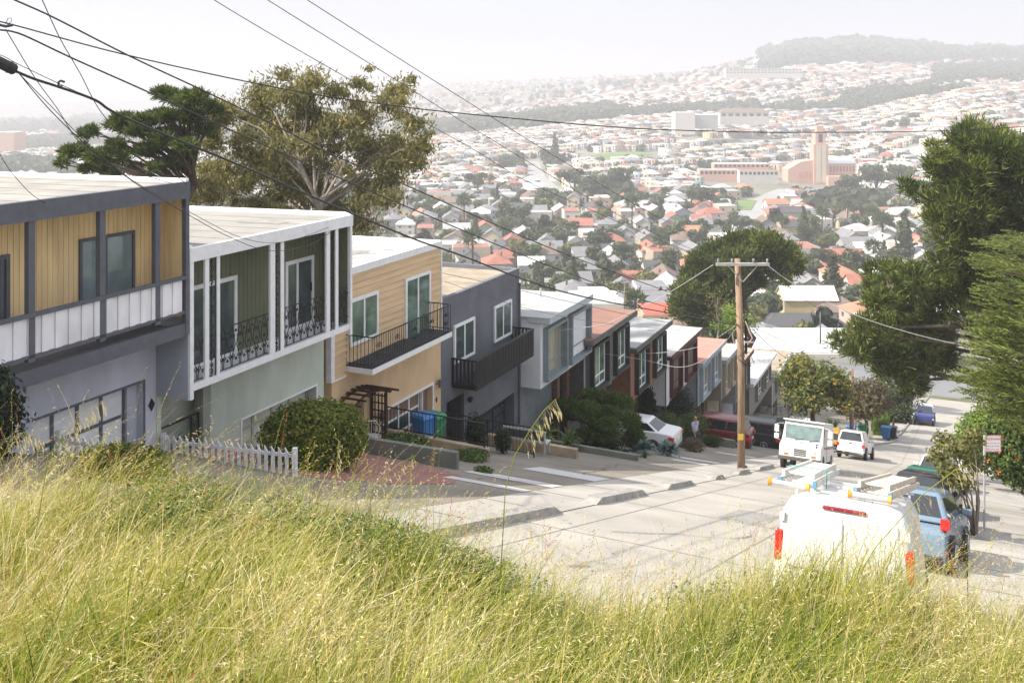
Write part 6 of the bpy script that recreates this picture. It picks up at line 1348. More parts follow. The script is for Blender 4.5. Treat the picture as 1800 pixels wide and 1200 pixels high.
# tight terraces on the facing slope: rows that climb to the right
ang = math.radians(27); cr, sr = math.cos(ang), math.sin(ang)
for r_ in range(-14, 70):
    base = 640+r_*(27 if r_ % 2 else 21)*1.15+ (0 if r_ % 2 else 6)
    for k in range(-90, 130):
        a = k*8.3; X = a*cr-0*sr; Y = base+a*sr*1.0+2.5*math.sin(k*.2)
        if Y > 690+max(0, (700-X*1.2))*0.0 and 700 < Y < 2250: cands.append((X, Y, ang+(math.pi if r_ % 2 else 0), 'ter'))
for _ in range(1900):
    px = random.uniform(-30, 1830); Y = math.exp(random.uniform(math.log(1850), math.log(5000))); cands.append(((px-900)/F*Y, Y, random.choice((.3, .5, -.2)), 'far'))
keep = []
for X, Y, a, typ in cands:
    px = 900+F*X/Y; z = tz(X, Y); pyb = HY-F*z/Y; pyt = pyb-F*7/Y
    if keepout(X, Y) or inforest(px, Y) or not visible(px, pyt, pyb): continue
    pr = .9 if typ == 'det' else .93
    if typ == 'det' and random.random() > pr: continue
    if typ == 'ter' and random.random() > pr: continue
    keep.append((Y, X, a, typ, z, px, pyb))
keep.sort(key=lambda q: q[0])
NH = 300; pend = []
def zone(px, Y):
    v = 'past terrace' if Y < 250 else 'low valley' if Y < 330 else 'mid valley' if Y < 430 else 'upper valley'
    h_ = 'below eucalyptus' if px < 700 else 'left of pine' if px < 960 else 'near pine' if px < 1180 else 'behind tall pole' if px < 1420 else 'near right pine'
    return v+' '+h_
for i, (Y, X, a, typ, z, px, pyb) in enumerate(keep[:NH]):
    if typ == 'det': pk = random.choices(range(7), (.2, .2, .12, .16, .12, .12, .08))[0]
    else: pk = random.choice((2, 6, 2, 6, 1))
    kind, w, d, h_, m1, m2, m3 = PROT[pk]; wi = random.choices(range(10), (.26, .15, .09, .06, .1, .06, .1, .05, .03, .1))[0]
    ri = random.choices(range(7), (.31, .12, .16, .20, .06, .08, .07))[0] if kind != 'flat' else random.choices((6, 3, 1), (.5, .35, .15))[0]
    rn = {'flat': 'flat', 'gable': 'gabled', 'side': 'ridged', 'hip': 'hipped'}[kind]
    lab = '%s house with %s %s roof, %s' % (HW[wi][0], HR[ri][0], rn, zone(px, Y))
    sc = random.uniform(.88, 1.1)
    if i < 140:
        r = thing('valley_house', lab, 'house', (X, Y, z), a, 'houses in the valley'); r.scale = (sc, sc, sc)
        inst('wall', m1, r, [WM[wi]]); ro = inst('roof', m2, r, [RM[ri]])
        if random.random() < .6 and kind != 'flat': c = inst('chimney', chim, ro, [RM[random.choice((1, 0, 2))]]); c.location = (w*.22, d*.15, h_+w*.2)
        fls = (1.6, 4.3) if h_ > 5 else (1.7,)
        for f in fls:
            for sx in (-.27, .27):
                for yb, rot in ((-d/2, 0), (d/2, math.pi)):
                    if f < 2 and sx > 0 and yb < 0: continue
                    q = inst('window', wm_, r); q.location = (sx*w, yb, f); q.rotation_euler = (0, 0, rot); q.scale = (1.5, 1, 1); inst('pane', pm_, q)
            for s in (-1, 1): q = inst('window', wm_, r); q.location = (s*w/2, random.choice((-.25, .2))*d, f); q.rotation_euler = (0, 0, s*math.pi/2); inst('pane', pm_, q)
        g = inst('garage_door', gar, r); g.location = (w*.22, -d/2, .1)
    else:
        r = inst('valley_house', m3, None, [WM[wi], RM[ri], GLASS]); r.location = (X, Y, z); r.rotation_euler = (0, 0, a); r.scale = (sc, sc, sc); tag(r, lab, 'house', 'houses in the valley')
    pend.append((r, lab, px))
ORD = ['', 'second', 'third', 'fourth', 'fifth', 'sixth', 'seventh', 'eighth', 'ninth', 'tenth', 'eleventh', 'twelfth', 'thirteenth', 'fourteenth', 'fifteenth', 'sixteenth', 'seventeenth', 'eighteenth', 'nineteenth', 'twentieth']
def uniq(pend):
    by = {}
    for r, lab, px in pend: by.setdefault(lab, []).append((px, r))
    for lab, L in by.items():
        L.sort(key=lambda q: q[0])
        if len(L) > 1:
            for i, (px, r) in enumerate(L):
                e = 'leftmost such' if i == 0 else 'rightmost such' if i == len(L)-1 else ORD[i]+' from left'
                r['label'] = (lab+', '+e)
uniq(pend)
# the rest of the city as one mass
V = []; Q = []; MI = []
def qbox(c, ax, ay, hx, hy, z0, z1, mw, mr, win=True, roofk=0):
    b = len(V); p = [(-1, -1), (1, -1), (1, 1), (-1, 1)]
    for zz in (z0, z1):
        for i, j in p: V.append((c[0]+ax[0]*hx*i+ay[0]*hy*j, c[1]+ax[1]*hx*i+ay[1]*hy*j, zz))
    for f in ((0, 1, 5, 4), (1, 2, 6, 5), (2, 3, 7, 6), (3, 0, 4, 7)): Q.append(tuple(b+k for k in f)); MI.append(mw)
    if roofk == 0: Q.append((b+4, b+5, b+6, b+7)); MI.append(mr)
    else:
        b2 = len(V); rh = hx*.5; o = 1.06
        for i, j in p: V.append((c[0]+ax[0]*hx*i*o+ay[0]*hy*j*o, c[1]+ax[1]*hx*i*o+ay[1]*hy*j*o, z1-.1))
        for j in (-.55, .55): V.append((c[0]+ay[0]*hy*j, c[1]+ay[1]*hy*j, z1+rh))
        for f in ((b2, b2+1, b2+4, b2+4), (b2+1, b2+2, b2+5, b2+4), (b2+2, b2+3, b2+5, b2+5), (b2+3, b2, b2+4, b2+5)): Q.append(f); MI.append(mr)
    if win:
        for s, A, B, hh, ww in ((-1, ay, ax, hy, hx), (1, ay, ax, hy, hx), (-1, ax, ay, hx, hy), (1, ax, ay, hx, hy)):
            for fz_ in (.9, 3.7):
                for u in (-.45, .45):
                    cx = c[0]+A[0]*s*(hh+.06)+B[0]*ww*u; cy = c[1]+A[1]*s*(hh+.06)+B[1]*ww*u; g = .75; zz = z1-6.2+fz_; bb = len(V)
                    for du, dz in ((-g, 0), (g, 0), (g, 1.5), (-g, 1.5)): V.append((cx+B[0]*du, cy+B[1]*du, zz+dz))
                    Q.append((bb, bb+1, bb+2, bb+3)); MI.append(17)
for Y, X, a, typ, z, px, pyb in keep[NH:]:
    ax = (math.cos(a), math.sin(a)); ay = (-ax[1], ax[0])
    mw = random.choices(range(10), (.30, .17, .12, .05, .09, .07, .05, .03, .05, .1))[0]
    rk = 0 if (typ == 'ter' and random.random() < .72) else 1
    mr = 10+(random.choices((6, 3, 1), (.58, .34, .08))[0] if rk == 0 else random.choices(range(7), (.27, .13, .16, .20, .09, .05, .10))[0])
    hh = random.uniform(5.6, 7.4); s = random.uniform(.9, 1.1)*(1 if Y < 2000 else random.choice((1.2, 1.8, 2.6)))
    qbox((X, Y), ax, ay, 4.0*s, 6.0*(1.2 if s > 1.5 else 1), z-8, z+hh, mw, mr, Y < 1500, rk)
dh = fastmesh('distant_houses', V, Q, WM+RM+[GLASS], MI); tag(dh, 'hazy mass of small pale houses covering the far slopes', 'houses', None, 'stuff')
print('houses kept', len(keep))

# landmark buildings
def ground_at(px, Y): X = (px-900)/F*Y; return Vector((X, Y, tz(X, Y)))
PINK = mat('pink church wall', (.54, .33, .26), .9, .06, .1); PINK2 = mat('cream church wall', (.56, .50, .40), .9, .05, .1); MT = mat('white metal roof', (.62, .64, .66), .6, .05)
Yc = 830; cr0 = ground_at(1440, Yc); z0 = -80.5
ch = thing('church', 'pink church with a tall square stepped bell tower and a white nave roof', 'church', (cr0.x, Yc, z0))
def S(px): return (px-1440)/F*Yc
def ZZ(py): return -(py-HY)/F*Yc-z0
A = math.radians(18)
ch.rotation_euler = (0, 0, 0)
MB().box(S(1427), S(1452), -6, 6, -6, ZZ(253)).build('tower', PINK, ch)
MB().box(S(1431), S(1439), -6.25, -5.99, 0, ZZ(255)).build('tower_stripe', PINK2, ch); MB().box(S(1441), S(1448), -6.25, -5.99, 0, ZZ(255)).build('tower_stripe', PINK2, ch)
MB().box(S(1451.9), S(1452.6), -5.5, 5.5, 0, ZZ(256)).build('tower_side', PINK2, ch)
MB().box(S(1430.5), S(1448.5), -4.5, 4.5, ZZ(253), ZZ(232)).build('belfry', PINK, ch); MB().box(S(1434), S(1445), -3, 3, ZZ(232), ZZ(221)).build('tower_top', PINK, ch); MB().box(S(1436), S(1443), -4.6, -4.5, ZZ(250), ZZ(235)).build('belfry_opening', DARK, ch)
m = MB(); w0, w1 = S(1452), S(1506); m.box(w0, w1, 3, 28, -6, ZZ(288)); m.build('nave_wall', PINK, ch)
m = MB(); m.add([(w0-1, 2, ZZ(288)), (w1+1, 2, ZZ(288)), (w1+1, 29, ZZ(288)), (w0-1, 29, ZZ(288)), (w0-1, 15.5, ZZ(274)), (w1+1, 15.5, ZZ(279))], [(0, 1, 5, 4), (2, 3, 4, 5), (1, 2, 5), (3, 0, 4)]); m.build('nave_roof', MT, ch)
for i in range(9): x = w0+(w1-w0)*(i+.6)/9.4; MB().box(x, x+1.2, 2.9, 3.0, ZZ(302), ZZ(293)).build('window', mat('church glass', (.2, .10, .09), .4), ch)
MB().box(S(1448), S(1510), -12, 2.9, -6, ZZ(308)).build('aisle', PINK, ch)
m = MB(); g0, g1 = S(1383), S(1427); m.add([(g0, -4, -6), (g1, -4, -6), (g1, -4, ZZ(281)), (S(1405), -4, ZZ(284)), (g0, -4, ZZ(297)), (g0, 14, -6), (g1, 14, -6), (g1, 14, ZZ(281)), (S(1405), 14, ZZ(284)), (g0, 14, ZZ(297))], [(0, 1, 2, 3, 4), (9, 8, 7, 6, 5), (4, 3, 8, 9), (3, 2, 7, 8), (0, 4, 9, 5)]); m.build('front_gable', PINK, ch)
for i in range(4): x = S(1402+i*6); MB().box(x, x+1.6, -4.1, -3.99, ZZ(312), ZZ(300+abs(i-1.5)*2)).build('niche', mat('dusky pink', (.5, .22, .14), .9), ch)
def block(name, label, cat, px0, px1, Y, pyt, pyb, dep, wm, rm=None, nwin=0, rows=1, gm=DARK, rh=0):
    g = ground_at((px0+px1)/2, Y); zb = -(pyb-HY)/F*Y; r = thing(name, label, cat, (g.x, Y, zb)); x0 = (px0-(px0+px1)/2)/F*Y; x1 = -x0; H = -(pyt-HY)/F*Y-zb
    MB().box(x0, x1, 0, dep, -8, H).build('wall', wm, r)
    if rh: m = MB(); m.add([(x0-.5, -.5, H), (x1+.5, -.5, H), (x1+.5, dep+.5, H), (x0-.5, dep+.5, H), (x0+dep*.3, dep/2, H+rh), (x1-dep*.3, dep/2, H+rh)], [(0, 1, 5, 4), (1, 2, 5), (2, 3, 4, 5), (3, 0, 4)]); m.build('roof', rm, r)
    else: MB().box(x0+.4, x1-.4, .4, dep-.4, H+.002, H+.15).build('roof', rm or RM[6], r)
    for j in range(rows):
        for i in range(nwin):
            x = x0+(x1-x0)*(i+.5)/nwin; z = H*(j+.55)/rows; hw_ = (x1-x0)/nwin*.3; MB().box(x-hw_, x+hw_, -.08, .02, z-H/rows*.25, z+H/rows*.22).build('window', gm, r)
    return r
block('school_building', 'long low pink and white school wing left of the church', 'school', 1255, 1352, 850, 288, 296, 12, PINK, RM[6], 12)
block('school_building', 'second low pink school wing, in front of the other', 'school', 1230, 1300, 800, 299, 309, 12, PINK, RM[3], 9)
block('school_building', 'low school wing with a red roof line beside the church', 'school', 1300, 1368, 790, 300, 310, 9, WM[0], RM[1], 9)
block('large_building', 'large white windowless building with a chimney on the far slope', 'building', 1187, 1222, 1100, 198, 224, 26, WM[0], None, 0)
block('large_building', 'long grey white institutional building on the far slope', 'building', 1222, 1262, 1110, 202, 214, 26, WM[6])
block('large_building', 'long white arcade building with a brown hipped roof on the far slope', 'building', 1266, 1352, 1140, 198, 207, 24, WM[0], RM[2], 7, 1, DARK, 5)
block('large_building', 'long white terraced building high on the far hill', 'building', 1276, 1410, 1900, 121, 130, 20, WM[0], None, 22, 2)
block('large_building', 'pale block of flats with dark windows beyond the right pine', 'building', 1620, 1668, 640, 318, 345, 14, WM[1], None, 5, 2)
block('large_building', 'big cream building at the far left beyond the yellow house', 'building', -10, 24, 1200, 233, 254, 30, WM[8])
block('red_building', 'bright red cubic house right of the church', 'house', 1517, 1548, 900, 281, 301, 12, mat('coral red', (.5, .12, .1), .9), None, 3)
fh = block('flat_hall', 'very wide white flat roofed building at the foot of the row', 'building', 1335, 1560, 150, 622, 655, 16, WM[0], RWHT)
for i, (x, y) in enumerate(((-5, 9), (-1, 4), (3.5, 8), (6, 3))): o = MB().tube([(x, y, 1.2), (x, y, 3.1)], .14, 8).build('roof_vent', ALU, fh)
block('dark_roof_hall', 'long hall with a low dark charcoal roof behind the white flat roofs', 'building', 1335, 1515, 208, 592, 612, 18, WM[6], RM[5], 0, 1, DARK, 3)
block('flat_house', 'pale lilac flat roofed box house left of the dark pine', 'house', 1120, 1178, 262, 508, 545, 12, mat('lilac wall', (.46, .42, .46), .9), RM[0], 2)
block('flat_house', 'white flat roofed house with a red side wall past the white bay house', 'house', 1005, 1100, 232, 534, 572, 15, WM[0], RWHT, 3)
block('flat_house', 'long red roofed low building behind the terrace roofs', 'building', 1130, 1215, 222, 553, 585, 12, WM[8], mat('bright red roof', (.5, .1, .07), .9))
block('flat_house', 'white house with a low grey roof below the right pine', 'house', 1440, 1520, 236, 548, 575, 12, WM[9], RM[2], 3, 1, GLASS, 2.5)

# ------------------------------------------------------------------ valley trees
TP = []
def tproto(kind, shape, seed, n=700, leaf=.62):
    rnd = random.Random(seed); cl = []
    if shape == 'round':
        for i in range(9): a = rnd.uniform(0, 6.28); q = rnd.uniform(0, 2.4); cl.append((math.cos(a)*q, math.sin(a)*q, 5.2+rnd.uniform(-1.8, 1.6), 1.9, 1.9, 1.4))
    elif shape == 'cone':
        for i in range(9): z = 1.5+i*1.2; R = 3.0*(1-z/13); cl.append((rnd.uniform(-.3, .3), rnd.uniform(-.3, .3), z, R, R, 1.0))
    elif shape == 'flat':
        for i in range(11): a = rnd.uniform(0, 6.28); q = rnd.uniform(.5, 3.6); cl.append((math.cos(a)*q, math.sin(a)*q, 6.6+rnd.uniform(-1.6, 1.0), 1.7, 1.7, .9))
    elif shape == 'palm': cl = [(0, 0, 8.8, 1.6, 1.6, 1.0)]
    cr_ = crown('crown', cl, leaf if shape != 'palm' else 1.9, n if shape != 'palm' else 60, kind, None, 'broad' if shape != 'palm' else 'tuft', .3, .55 if shape != 'palm' else .09, shell=.45)
    tk = MB(); tk.tube([(0, 0, -1.5), (0, 0, 3), (.1, 0, 6.5 if shape != 'palm' else 8.8)], [.35, .28, .12 if shape != 'palm' else .25], 6)
    if shape != 'palm':
        for c in cl[:5]: tk.tube([(0, 0, 2.5), (c[0]*.5, c[1]*.5, c[2]*.7), c[:3]], [.14, .1, .04], 4, cap=False)
    t = tk.build('trunk', BARK); mc, mt = cr_.data, t.data; bpy.data.objects.remove(cr_); bpy.data.objects.remove(t); TP.append((kind, shape, mc, mt))
for i, (k, s_) in enumerate((('far', 'round'), ('fard', 'round'), ('fary', 'round'), ('fard', 'cone'), ('fard', 'flat'), ('far', 'flat'), ('far', 'palm'), ('green', 'round'), ('dark', 'round'), ('red', 'round'))): tproto(k, s_, i)
names = {'far': 'mid green', 'fard': 'dark green', 'fary': 'yellow green', 'green': 'green', 'dark': 'very dark', 'red': 'russet'}; shp = {'round': 'round crowned tree', 'cone': 'conical conifer', 'flat': 'spreading cypress', 'palm': 'palm tree'}
tl_ = []
def addtree(pk, X, Y, sc, z=None, lab=None):
    kind, shape, mc, mt = TP[pk]; px = 900+F*X/Y
    lab = lab or '%s %s, %s' % (names[kind], shp[shape], zone(px, Y)); z = tz(X, Y) if z is None else z
    r = thing('valley_tree' if shape != 'palm' else 'palm_tree', lab, 'tree', (X, Y, z), random.uniform(0, 6.28), 'trees in the valley'); r.scale = (sc*random.uniform(.85, 1.2), sc*random.uniform(.85, 1.2), sc*random.uniform(.85, 1.15))
    inst('crown', mc, r); inst('trunk', mt, r); tl_.append((r, lab, px))
big = [(965, 505, 205, 8, 1.35, 'big dark rounded tree beside the roof of the white bay house'), (1068, 455, 300, 4, 1.3, 'broad dark green tree above the lilac box house'), (955, 400, 330, 1, 1.2, None), (900, 320, 560, 5, 1.3, None), (1010, 320, 650, 4, 2.6, 'widest dark cypress clump in the middle of the valley'), (1085, 310, 640, 4, 2.5, None), (1045, 330, 630, 5, 2.2, None), (840, 295, 650, 4, 2.2, None), (1235, 330, 560, 4, 1.9, 'spreading cypress below the pink school wings'), (1490, 335, 640, 4, 2.6, 'tall cypress grove tree right below the church, left one'), (1540, 340, 640, 4, 2.8, 'tall cypress grove tree right below the church, right one'), (1585, 335, 650, 5, 2.4, None),
       (1465, 470, 260, 3, 1.5, 'tall conifer left of the right pine'), (1500, 470, 250, 1, 1.3, None), (1450, 515, 190, 8, 1.2, 'rounded dark tree under the conifer at the right'), (1500, 410, 330, 1, 1.5, None), (1590, 400, 360, 3, 1.7, None), (1560, 420, 340, 1, 1.5, None), (1640, 400, 380, 1, 1.8, None), (1400, 570, 150, 2, .8, 'yellow green tree behind the dark roofed hall'), (1360, 575, 158, 2, .7, None), (1450, 560, 150, 2, .8, None), (1450, 575, 160, 7, .8, None),
       (1490, 365, 500, 6, 1.35, None), (1535, 375, 480, 6, 1.4, None), (1445, 385, 470, 6, 1.3, None), (1375, 395, 450, 6, 1.2, None), (1535, 430, 360, 6, 1.2, None), (1385, 425, 300, 6, 1.1, None), (1160, 410, 380, 6, 1.1, None), (840, 435, 270, 2, 1.0, 'bright yellow green tree beyond the tan house'), (870, 440, 250, 7, .8, None), (1000, 420, 300, 9, 1.0, None), (930, 370, 420, 1, 1.3, None), (745, 390, 420, 8, 1.2, None), (975, 235, 920, 3, 2.4, None), (960, 250, 900, 4, 2.2, None), (1565, 205, 1150, 1, 2.0, None), (1590, 210, 1130, 1, 2.0, None), (1605, 190, 1180, 4, 1.8, None)]
for px, py, Y, pk, sc, lab in big: X = (px-900)/F*Y; addtree(pk, X, Y, sc, None, lab)
n = 0; tries = 0
HX = np.array([(k[1], k[0]) for k in keep[:900]])
while n < 235 and tries < 9000:
    tries += 1; px = random.uniform(560, 1660); Y = math.exp(random.uniform(math.log(165), math.log(620))); X = (px-900)/F*Y
    if keepout(X, Y) and Y > 200: continue
    t_, n_ = CA*X+SA*Y, SA*X-CA*Y
    if n_ > -34 and t_ < 175: continue
    z = tz(X, Y); pyb = HY-F*z/Y
    if not visible(px, pyb-F*7/Y, pyb): continue
    if np.min(np.hypot(HX[:, 0]-X, HX[:, 1]-Y)) < 6.3: continue
    addtree(random.choices(range(10), (.2, .26, .13, .05, .1, .06, .03, .08, .05, .04))[0], X, Y, random.uniform(.6, 1.2)*(1 if Y < 350 else 1.3), z); n += 1
uniq(tl_)
# far woods and scattered far trees as one mass
cent = []
for a, b, c, d in FOREST:
    k = int((b-a)*(d-c)*.5*(c+d)/F/ (150 if c < 2000 else 260)); k = min(k, 1300)
    for _ in range(k): cent.append((random.uniform(a, b), random.uniform(c, d), random.uniform(5.5, 8.5)))
for _ in range(4200):
    px = random.uniform(-20, 1820); Y = math.exp(random.uniform(math.log(600), math.log(3000))); cent.append((px, Y, random.uniform(2.4, 5.2)*(1 if Y < 1600 else 1.5)))
cl = []
for px, Y, R in cent:
    X = (px-900)/F*Y
    if keepout(X, Y): continue
    if 700 < px < 1100 and 1420 < Y < 1800: R *= 1.4
    if Y > 2200 and inforest(px, Y): R *= random.uniform(.9, 2.6)
    cl.append((X, Y, tz(X, Y)+R*.8, R, R, R*.85))
C = np.array(cl); per = 46; idx = np.repeat(np.arange(len(C)), per); cnt = len(idx); d = unit(cnt); P = C[idx, :3]+d*(.75+.3*RNG.random(cnt))[:, None]*C[idx, 3:6]
nr = d+unit(cnt)*.5; a = np.cross(nr, unit(cnt)); a /= np.linalg.norm(a, axis=1)[:, None]; b = np.cross(nr, a); b /= np.linalg.norm(b, axis=1)[:, None]; s = (C[idx, 3]*.42)[:, None]
V = np.stack([P-a*s, P+b*s*.7, P+a*s, P-b*s*.7], 1).reshape(-1, 3); cw = RNG.random(len(C)); mi = np.searchsorted([.5, .85], cw[idx]*.6+RNG.random(cnt)*.4)
tag(fastmesh('treeline', V, np.arange(cnt*4).reshape(-1, 4), leaves('fard'), mi), 'dark hazy woods and scattered trees on the far hills', 'woods', None, 'stuff')
for i, (px, Y) in enumerate(((1345, 470), (1338, 455), (1322, 500), (1310, 520), (1385, 420))):
    c = MB(); c.box(-2.1, 2.1, -.85, .85, .25, .85); c.box(-1.2, 1.0, -.75, .75, .85, 1.4); o = c.build('parked_car', paint('far car %d' % i, [(.5, .5, .5), (.05, .05, .06), (.4, .05, .04), (.55, .55, .55), (.06, .08, .12)][i]), bevel=.15); o.location = (*gxy(px, Y), tz(*gxy(px, Y))+.4); o.rotation_euler = (0, 0, 1.2)
    tag(o, ['grey parked car', 'black parked car', 'red parked car', 'white parked car', 'dark blue parked car'][i]+' far off on the curving valley road', 'car', 'cars far off on the valley road')
# garden greenery between the valley houses
cl = []
HX = np.array([(k[1], k[0]) for k in keep[:1200]])
for _ in range(5200):
    px = random.uniform(540, 1680); Y = math.exp(random.uniform(math.log(165), math.log(720))); X = (px-900)/F*Y
    if keepout(X, Y) or np.min(np.hypot(HX[:, 0]-X, HX[:, 1]-Y)) < 5.2: continue
    R = random.uniform(1.0, 3.0); cl.append((X, Y, tz(X, Y)+R*.7, R, R, R*.9))
C = np.array(cl); per = 70; idx = np.repeat(np.arange(len(C)), per); cnt = len(idx); d = unit(cnt); P = C[idx, :3]+d*(.6+.45*RNG.random(cnt))[:, None]*C[idx, 3:6]
nr = d+unit(cnt)*.6; a = np.cross(nr, unit(cnt)); a /= np.linalg.norm(a, axis=1)[:, None]; b = np.cross(nr, a); b /= np.linalg.norm(b, axis=1)[:, None]; s = (C[idx, 3]*.2)[:, None]
V = np.stack([P-a*s, P+b*s*.7, P+a*s, P-b*s*.7], 1).reshape(-1, 3); cw = RNG.random(len(C)); mi = np.searchsorted([.5, .8, .9], cw[idx]*.7+RNG.random(cnt)*.3)
tag(fastmesh('garden_greenery', V, np.arange(cnt*4).reshape(-1, 4), leaves('fard')+[leaves('fary')[0]], np.minimum(mi, 3)), 'shrubs and small greenery filling the gardens between the valley houses', 'greenery', None, 'stuff')

# ------------------------------------------------------------------ tall grass on the bank
GC = [('deep green', (.026, .05, .010)), ('green', (.11, .16, .014)), ('yellow green', (.26, .285, .025)), ('straw', (.46, .36, .12)), ('pale straw', (.58, .49, .29)), ('bleached', (.66, .60, .42)), ('rust', (.34, .10, .06))]
GM = [mat('grass '+n, c, .55, .15, 3, trans=.2, spec=.35) for n, c in GC]
def bankz_np(x, y):
    return -1.62+(np.interp(x*6.2/np.clip(y, 3, 6.2), BX, BZ)+1.62)*np.minimum(y, 6.2)/6.2-np.maximum(0, y-6.2)*.85+.06*np.sin(x*1.3+y*.7)+.04*np.sin(x*2.9-y*1.7)
def blades(n, ymin, ymax, hlo, hhi, w, mw, lean=(.45, .05), levels=5, xlim=1.0, curv=1.0, per=28, sp=.045):
    nc = max(1, n//per); cy = ymin+(ymax-ymin)*RNG.random(nc)**.9; cx = (RNG.random(nc)*2-1)*(cy*.56+.7)*xlim
    ch_ = .55+.75*RNG.random(nc)**.8; cl_ = RNG.normal(size=nc)*.30; ca_ = RNG.normal(size=nc)*.85; cm = RNG.random(nc)
    ix = RNG.integers(0, nc, n); ox, oy = RNG.normal(size=n), RNG.normal(size=n); x = cx[ix]+ox*sp; y = cy[ix]+oy*sp
    z = bankz_np(x, y)-.03
    f = .5+.5*np.sin(x*1.9+1.3*np.sin(y*1.4))*np.sin(y*1.7+x*.6); f2 = np.clip(.5+.35*np.sin(x*1.1+y*1.9+1)+.3*np.sin(x*3.1-y*2.2)-.12*(x>-.2)+.15*(x<-1.6), 0, 1)
    h = (hlo+(hhi-hlo)*RNG.random(n))*(.72+.35*f)*ch_[ix]
    ln = np.abs(lean[0]+cl_[ix]+RNG.normal(size=n)*.2); an = ca_[ix]+RNG.normal(size=n)*.6+lean[1]
    dx, dy = np.cos(an)*ln+ox*.16, np.sin(an)*ln-.05+oy*.16
    wa = RNG.random(n)*np.pi; wx, wy = np.cos(wa), np.sin(wa)*.6
    ww = w*(.6+.8*RNG.random(n)); L = []
    for i in range(levels):
        t = i/(levels-1); c = t**2.0*curv
        px_ = x+dx*h*c; py_ = y+dy*h*c; pz = z+h*(t-.32*(t**2.6)*np.minimum(1.3, ln))
        q = ww*(1-t**1.5*.92); L.append(np.stack([px_-wx*q, py_-wy*q, pz], 1)); L.append(np.stack([px_+wx*q, py_+wy*q, pz], 1))
    V = np.stack(L, 1).reshape(-1, 3); b = (np.arange(n)*levels*2)[:, None]; q = np.array([[2*i, 2*i+1, 2*i+3, 2*i+2] for i in range(levels-1)]).ravel()[None, :]
    Q = (b+q).reshape(-1, 4); r = RNG.random(n)*.35+f2*.35+cm[ix]*.30; r = np.clip((r-.5)*1.25+.5, 0, .999); cum = np.cumsum(mw)/sum(mw); mi = np.repeat(np.searchsorted(cum[:-1], r), levels-1)
    t = .75; c = t**2.0*curv
    tip = np.stack([x+dx*h*curv, y+dy*h*curv, z+h*(1-.32*np.minimum(1.3, ln))], 1)
    nk = np.stack([x+dx*h*c, y+dy*h*c, z+h*(t-.32*(t**2.6)*np.minimum(1.3, ln))], 1)
    return V, Q, mi, nk, tip
def heads(nk, tip, k, size, w, mids, droop=.3, spread=.5):
    n = len(nk); t = np.repeat(np.linspace(0, 1, k)[None, :], n, 0).ravel(); A = np.repeat(nk, k, 0); B = np.repeat(tip, k, 0); P = A+(B-A)*t[:, None]
    ax = (B-A); ax /= np.linalg.norm(ax, axis=1)[:, None]+1e-9; d = ax+unit(n*k)*spread; d[:, 2] -= droop; d /= np.linalg.norm(d, axis=1)[:, None]
    s = size*(.6+.8*RNG.random(n*k))[:, None]; sd = np.cross(d, unit(n*k)); sd /= np.linalg.norm(sd, axis=1)[:, None]; sd *= w
    V = np.stack([P, P+d*s*.45-sd, P+d*s, P+d*s*.45+sd], 1).reshape(-1, 3); Q = np.arange(n*k*4).reshape(-1, 4)
    mi = np.repeat(np.random.default_rng(3).choice(mids, n), k); return V, Q, mi
parts = []
def addp(V, Q, mi):
    o = sum(len(p[0]) for p in parts); parts.append((V, Q+o, mi))
MW = (.18, .24, .27, .15, .10, .06)     # deep green first, straw last
V, Q, mi, nk, tp = blades(66000, 2.6, 7.0, .24, .56, .0031, MW, lean=(.5, 0), per=22, sp=.04); addp(V, Q, mi)
V, Q, mi, nk, tp = blades(20000, 2.6, 7.0, .12, .26, .0028, (.5, .4, .1, 0, 0, 0), lean=(.4, 0)); addp(V, Q, mi)  # short under layer, blade self-shadow put into its darker green
V, Q, mi, nk, tp = blades(22000, 6.4, 10.2, .16, .40, .004, (.3, .5, .15, .05, 0, 0), lean=(.4, 0)); addp(V, Q, mi)
V, Q, mi, nk, tp = blades(10000, 2.6, 6.9, .40, .72, .0012, (0, .12, .25, .25, .25, .13), lean=(.75, 0), levels=7, per=9, sp=.07); addp(V, Q, mi)
V, Q, mi, nk, tp = blades(6500, 2.6, 6.9, .44, .74, .0011, (0, .05, .2, .25, .3, .2), lean=(.7, 0), levels=7, per=9, sp=.08); addp(V, Q, mi)
addp(*heads(nk, tp, 12, .016, .0013, [3, 4, 4, 2], .1, .22))
V, Q, mi, nk, tp = blades(1300, 2.8, 6.9, .5, .85, .0012, (0, .05, .2, .3, .3, .15), lean=(.6, -.2), levels=7, per=5, sp=.1); addp(V, Q, mi)
addp(*heads(nk, tp, 13, .024, .0020, [3, 4, 4], .7, .8))
V, Q, mi, nk, tp = blades(1500, 5.6, 6.9, .55, .95, .0014, (0, .05, .3, .4, .2, .05), lean=(.45, 0), levels=7, per=6, sp=.12); addp(V, Q, mi)
addp(*heads(nk, tp, 14, .022, .0019, [3, 3, 2, 6], .25, .5))
# lying dead straw
n = 4500; y = 2.4+4.6*RNG.random(n); x = (RNG.random(n)*2-1)*(y*.56+.6); z = bankz_np(x, y)+.12+.22*RNG.random(n); a = RNG.random(n)*6.28; e = RNG.normal(size=n)*.3; L = .12+.2*RNG.random(n)
P = np.stack([x, y, z], 1); d = np.stack([np.cos(a)*np.cos(e), np.sin(a)*np.cos(e), np.sin(e)], 1)*L[:, None]; sd = np.cross(d, unit(n)); sd /= np.linalg.norm(sd, axis=1)[:, None]; sd *= .0011
addp(np.stack([P-sd, P+d*.5-sd, P+d, P+d*.5+sd], 1).reshape(-1, 3), np.arange(n*4).reshape(-1, 4), np.full(n, 3))
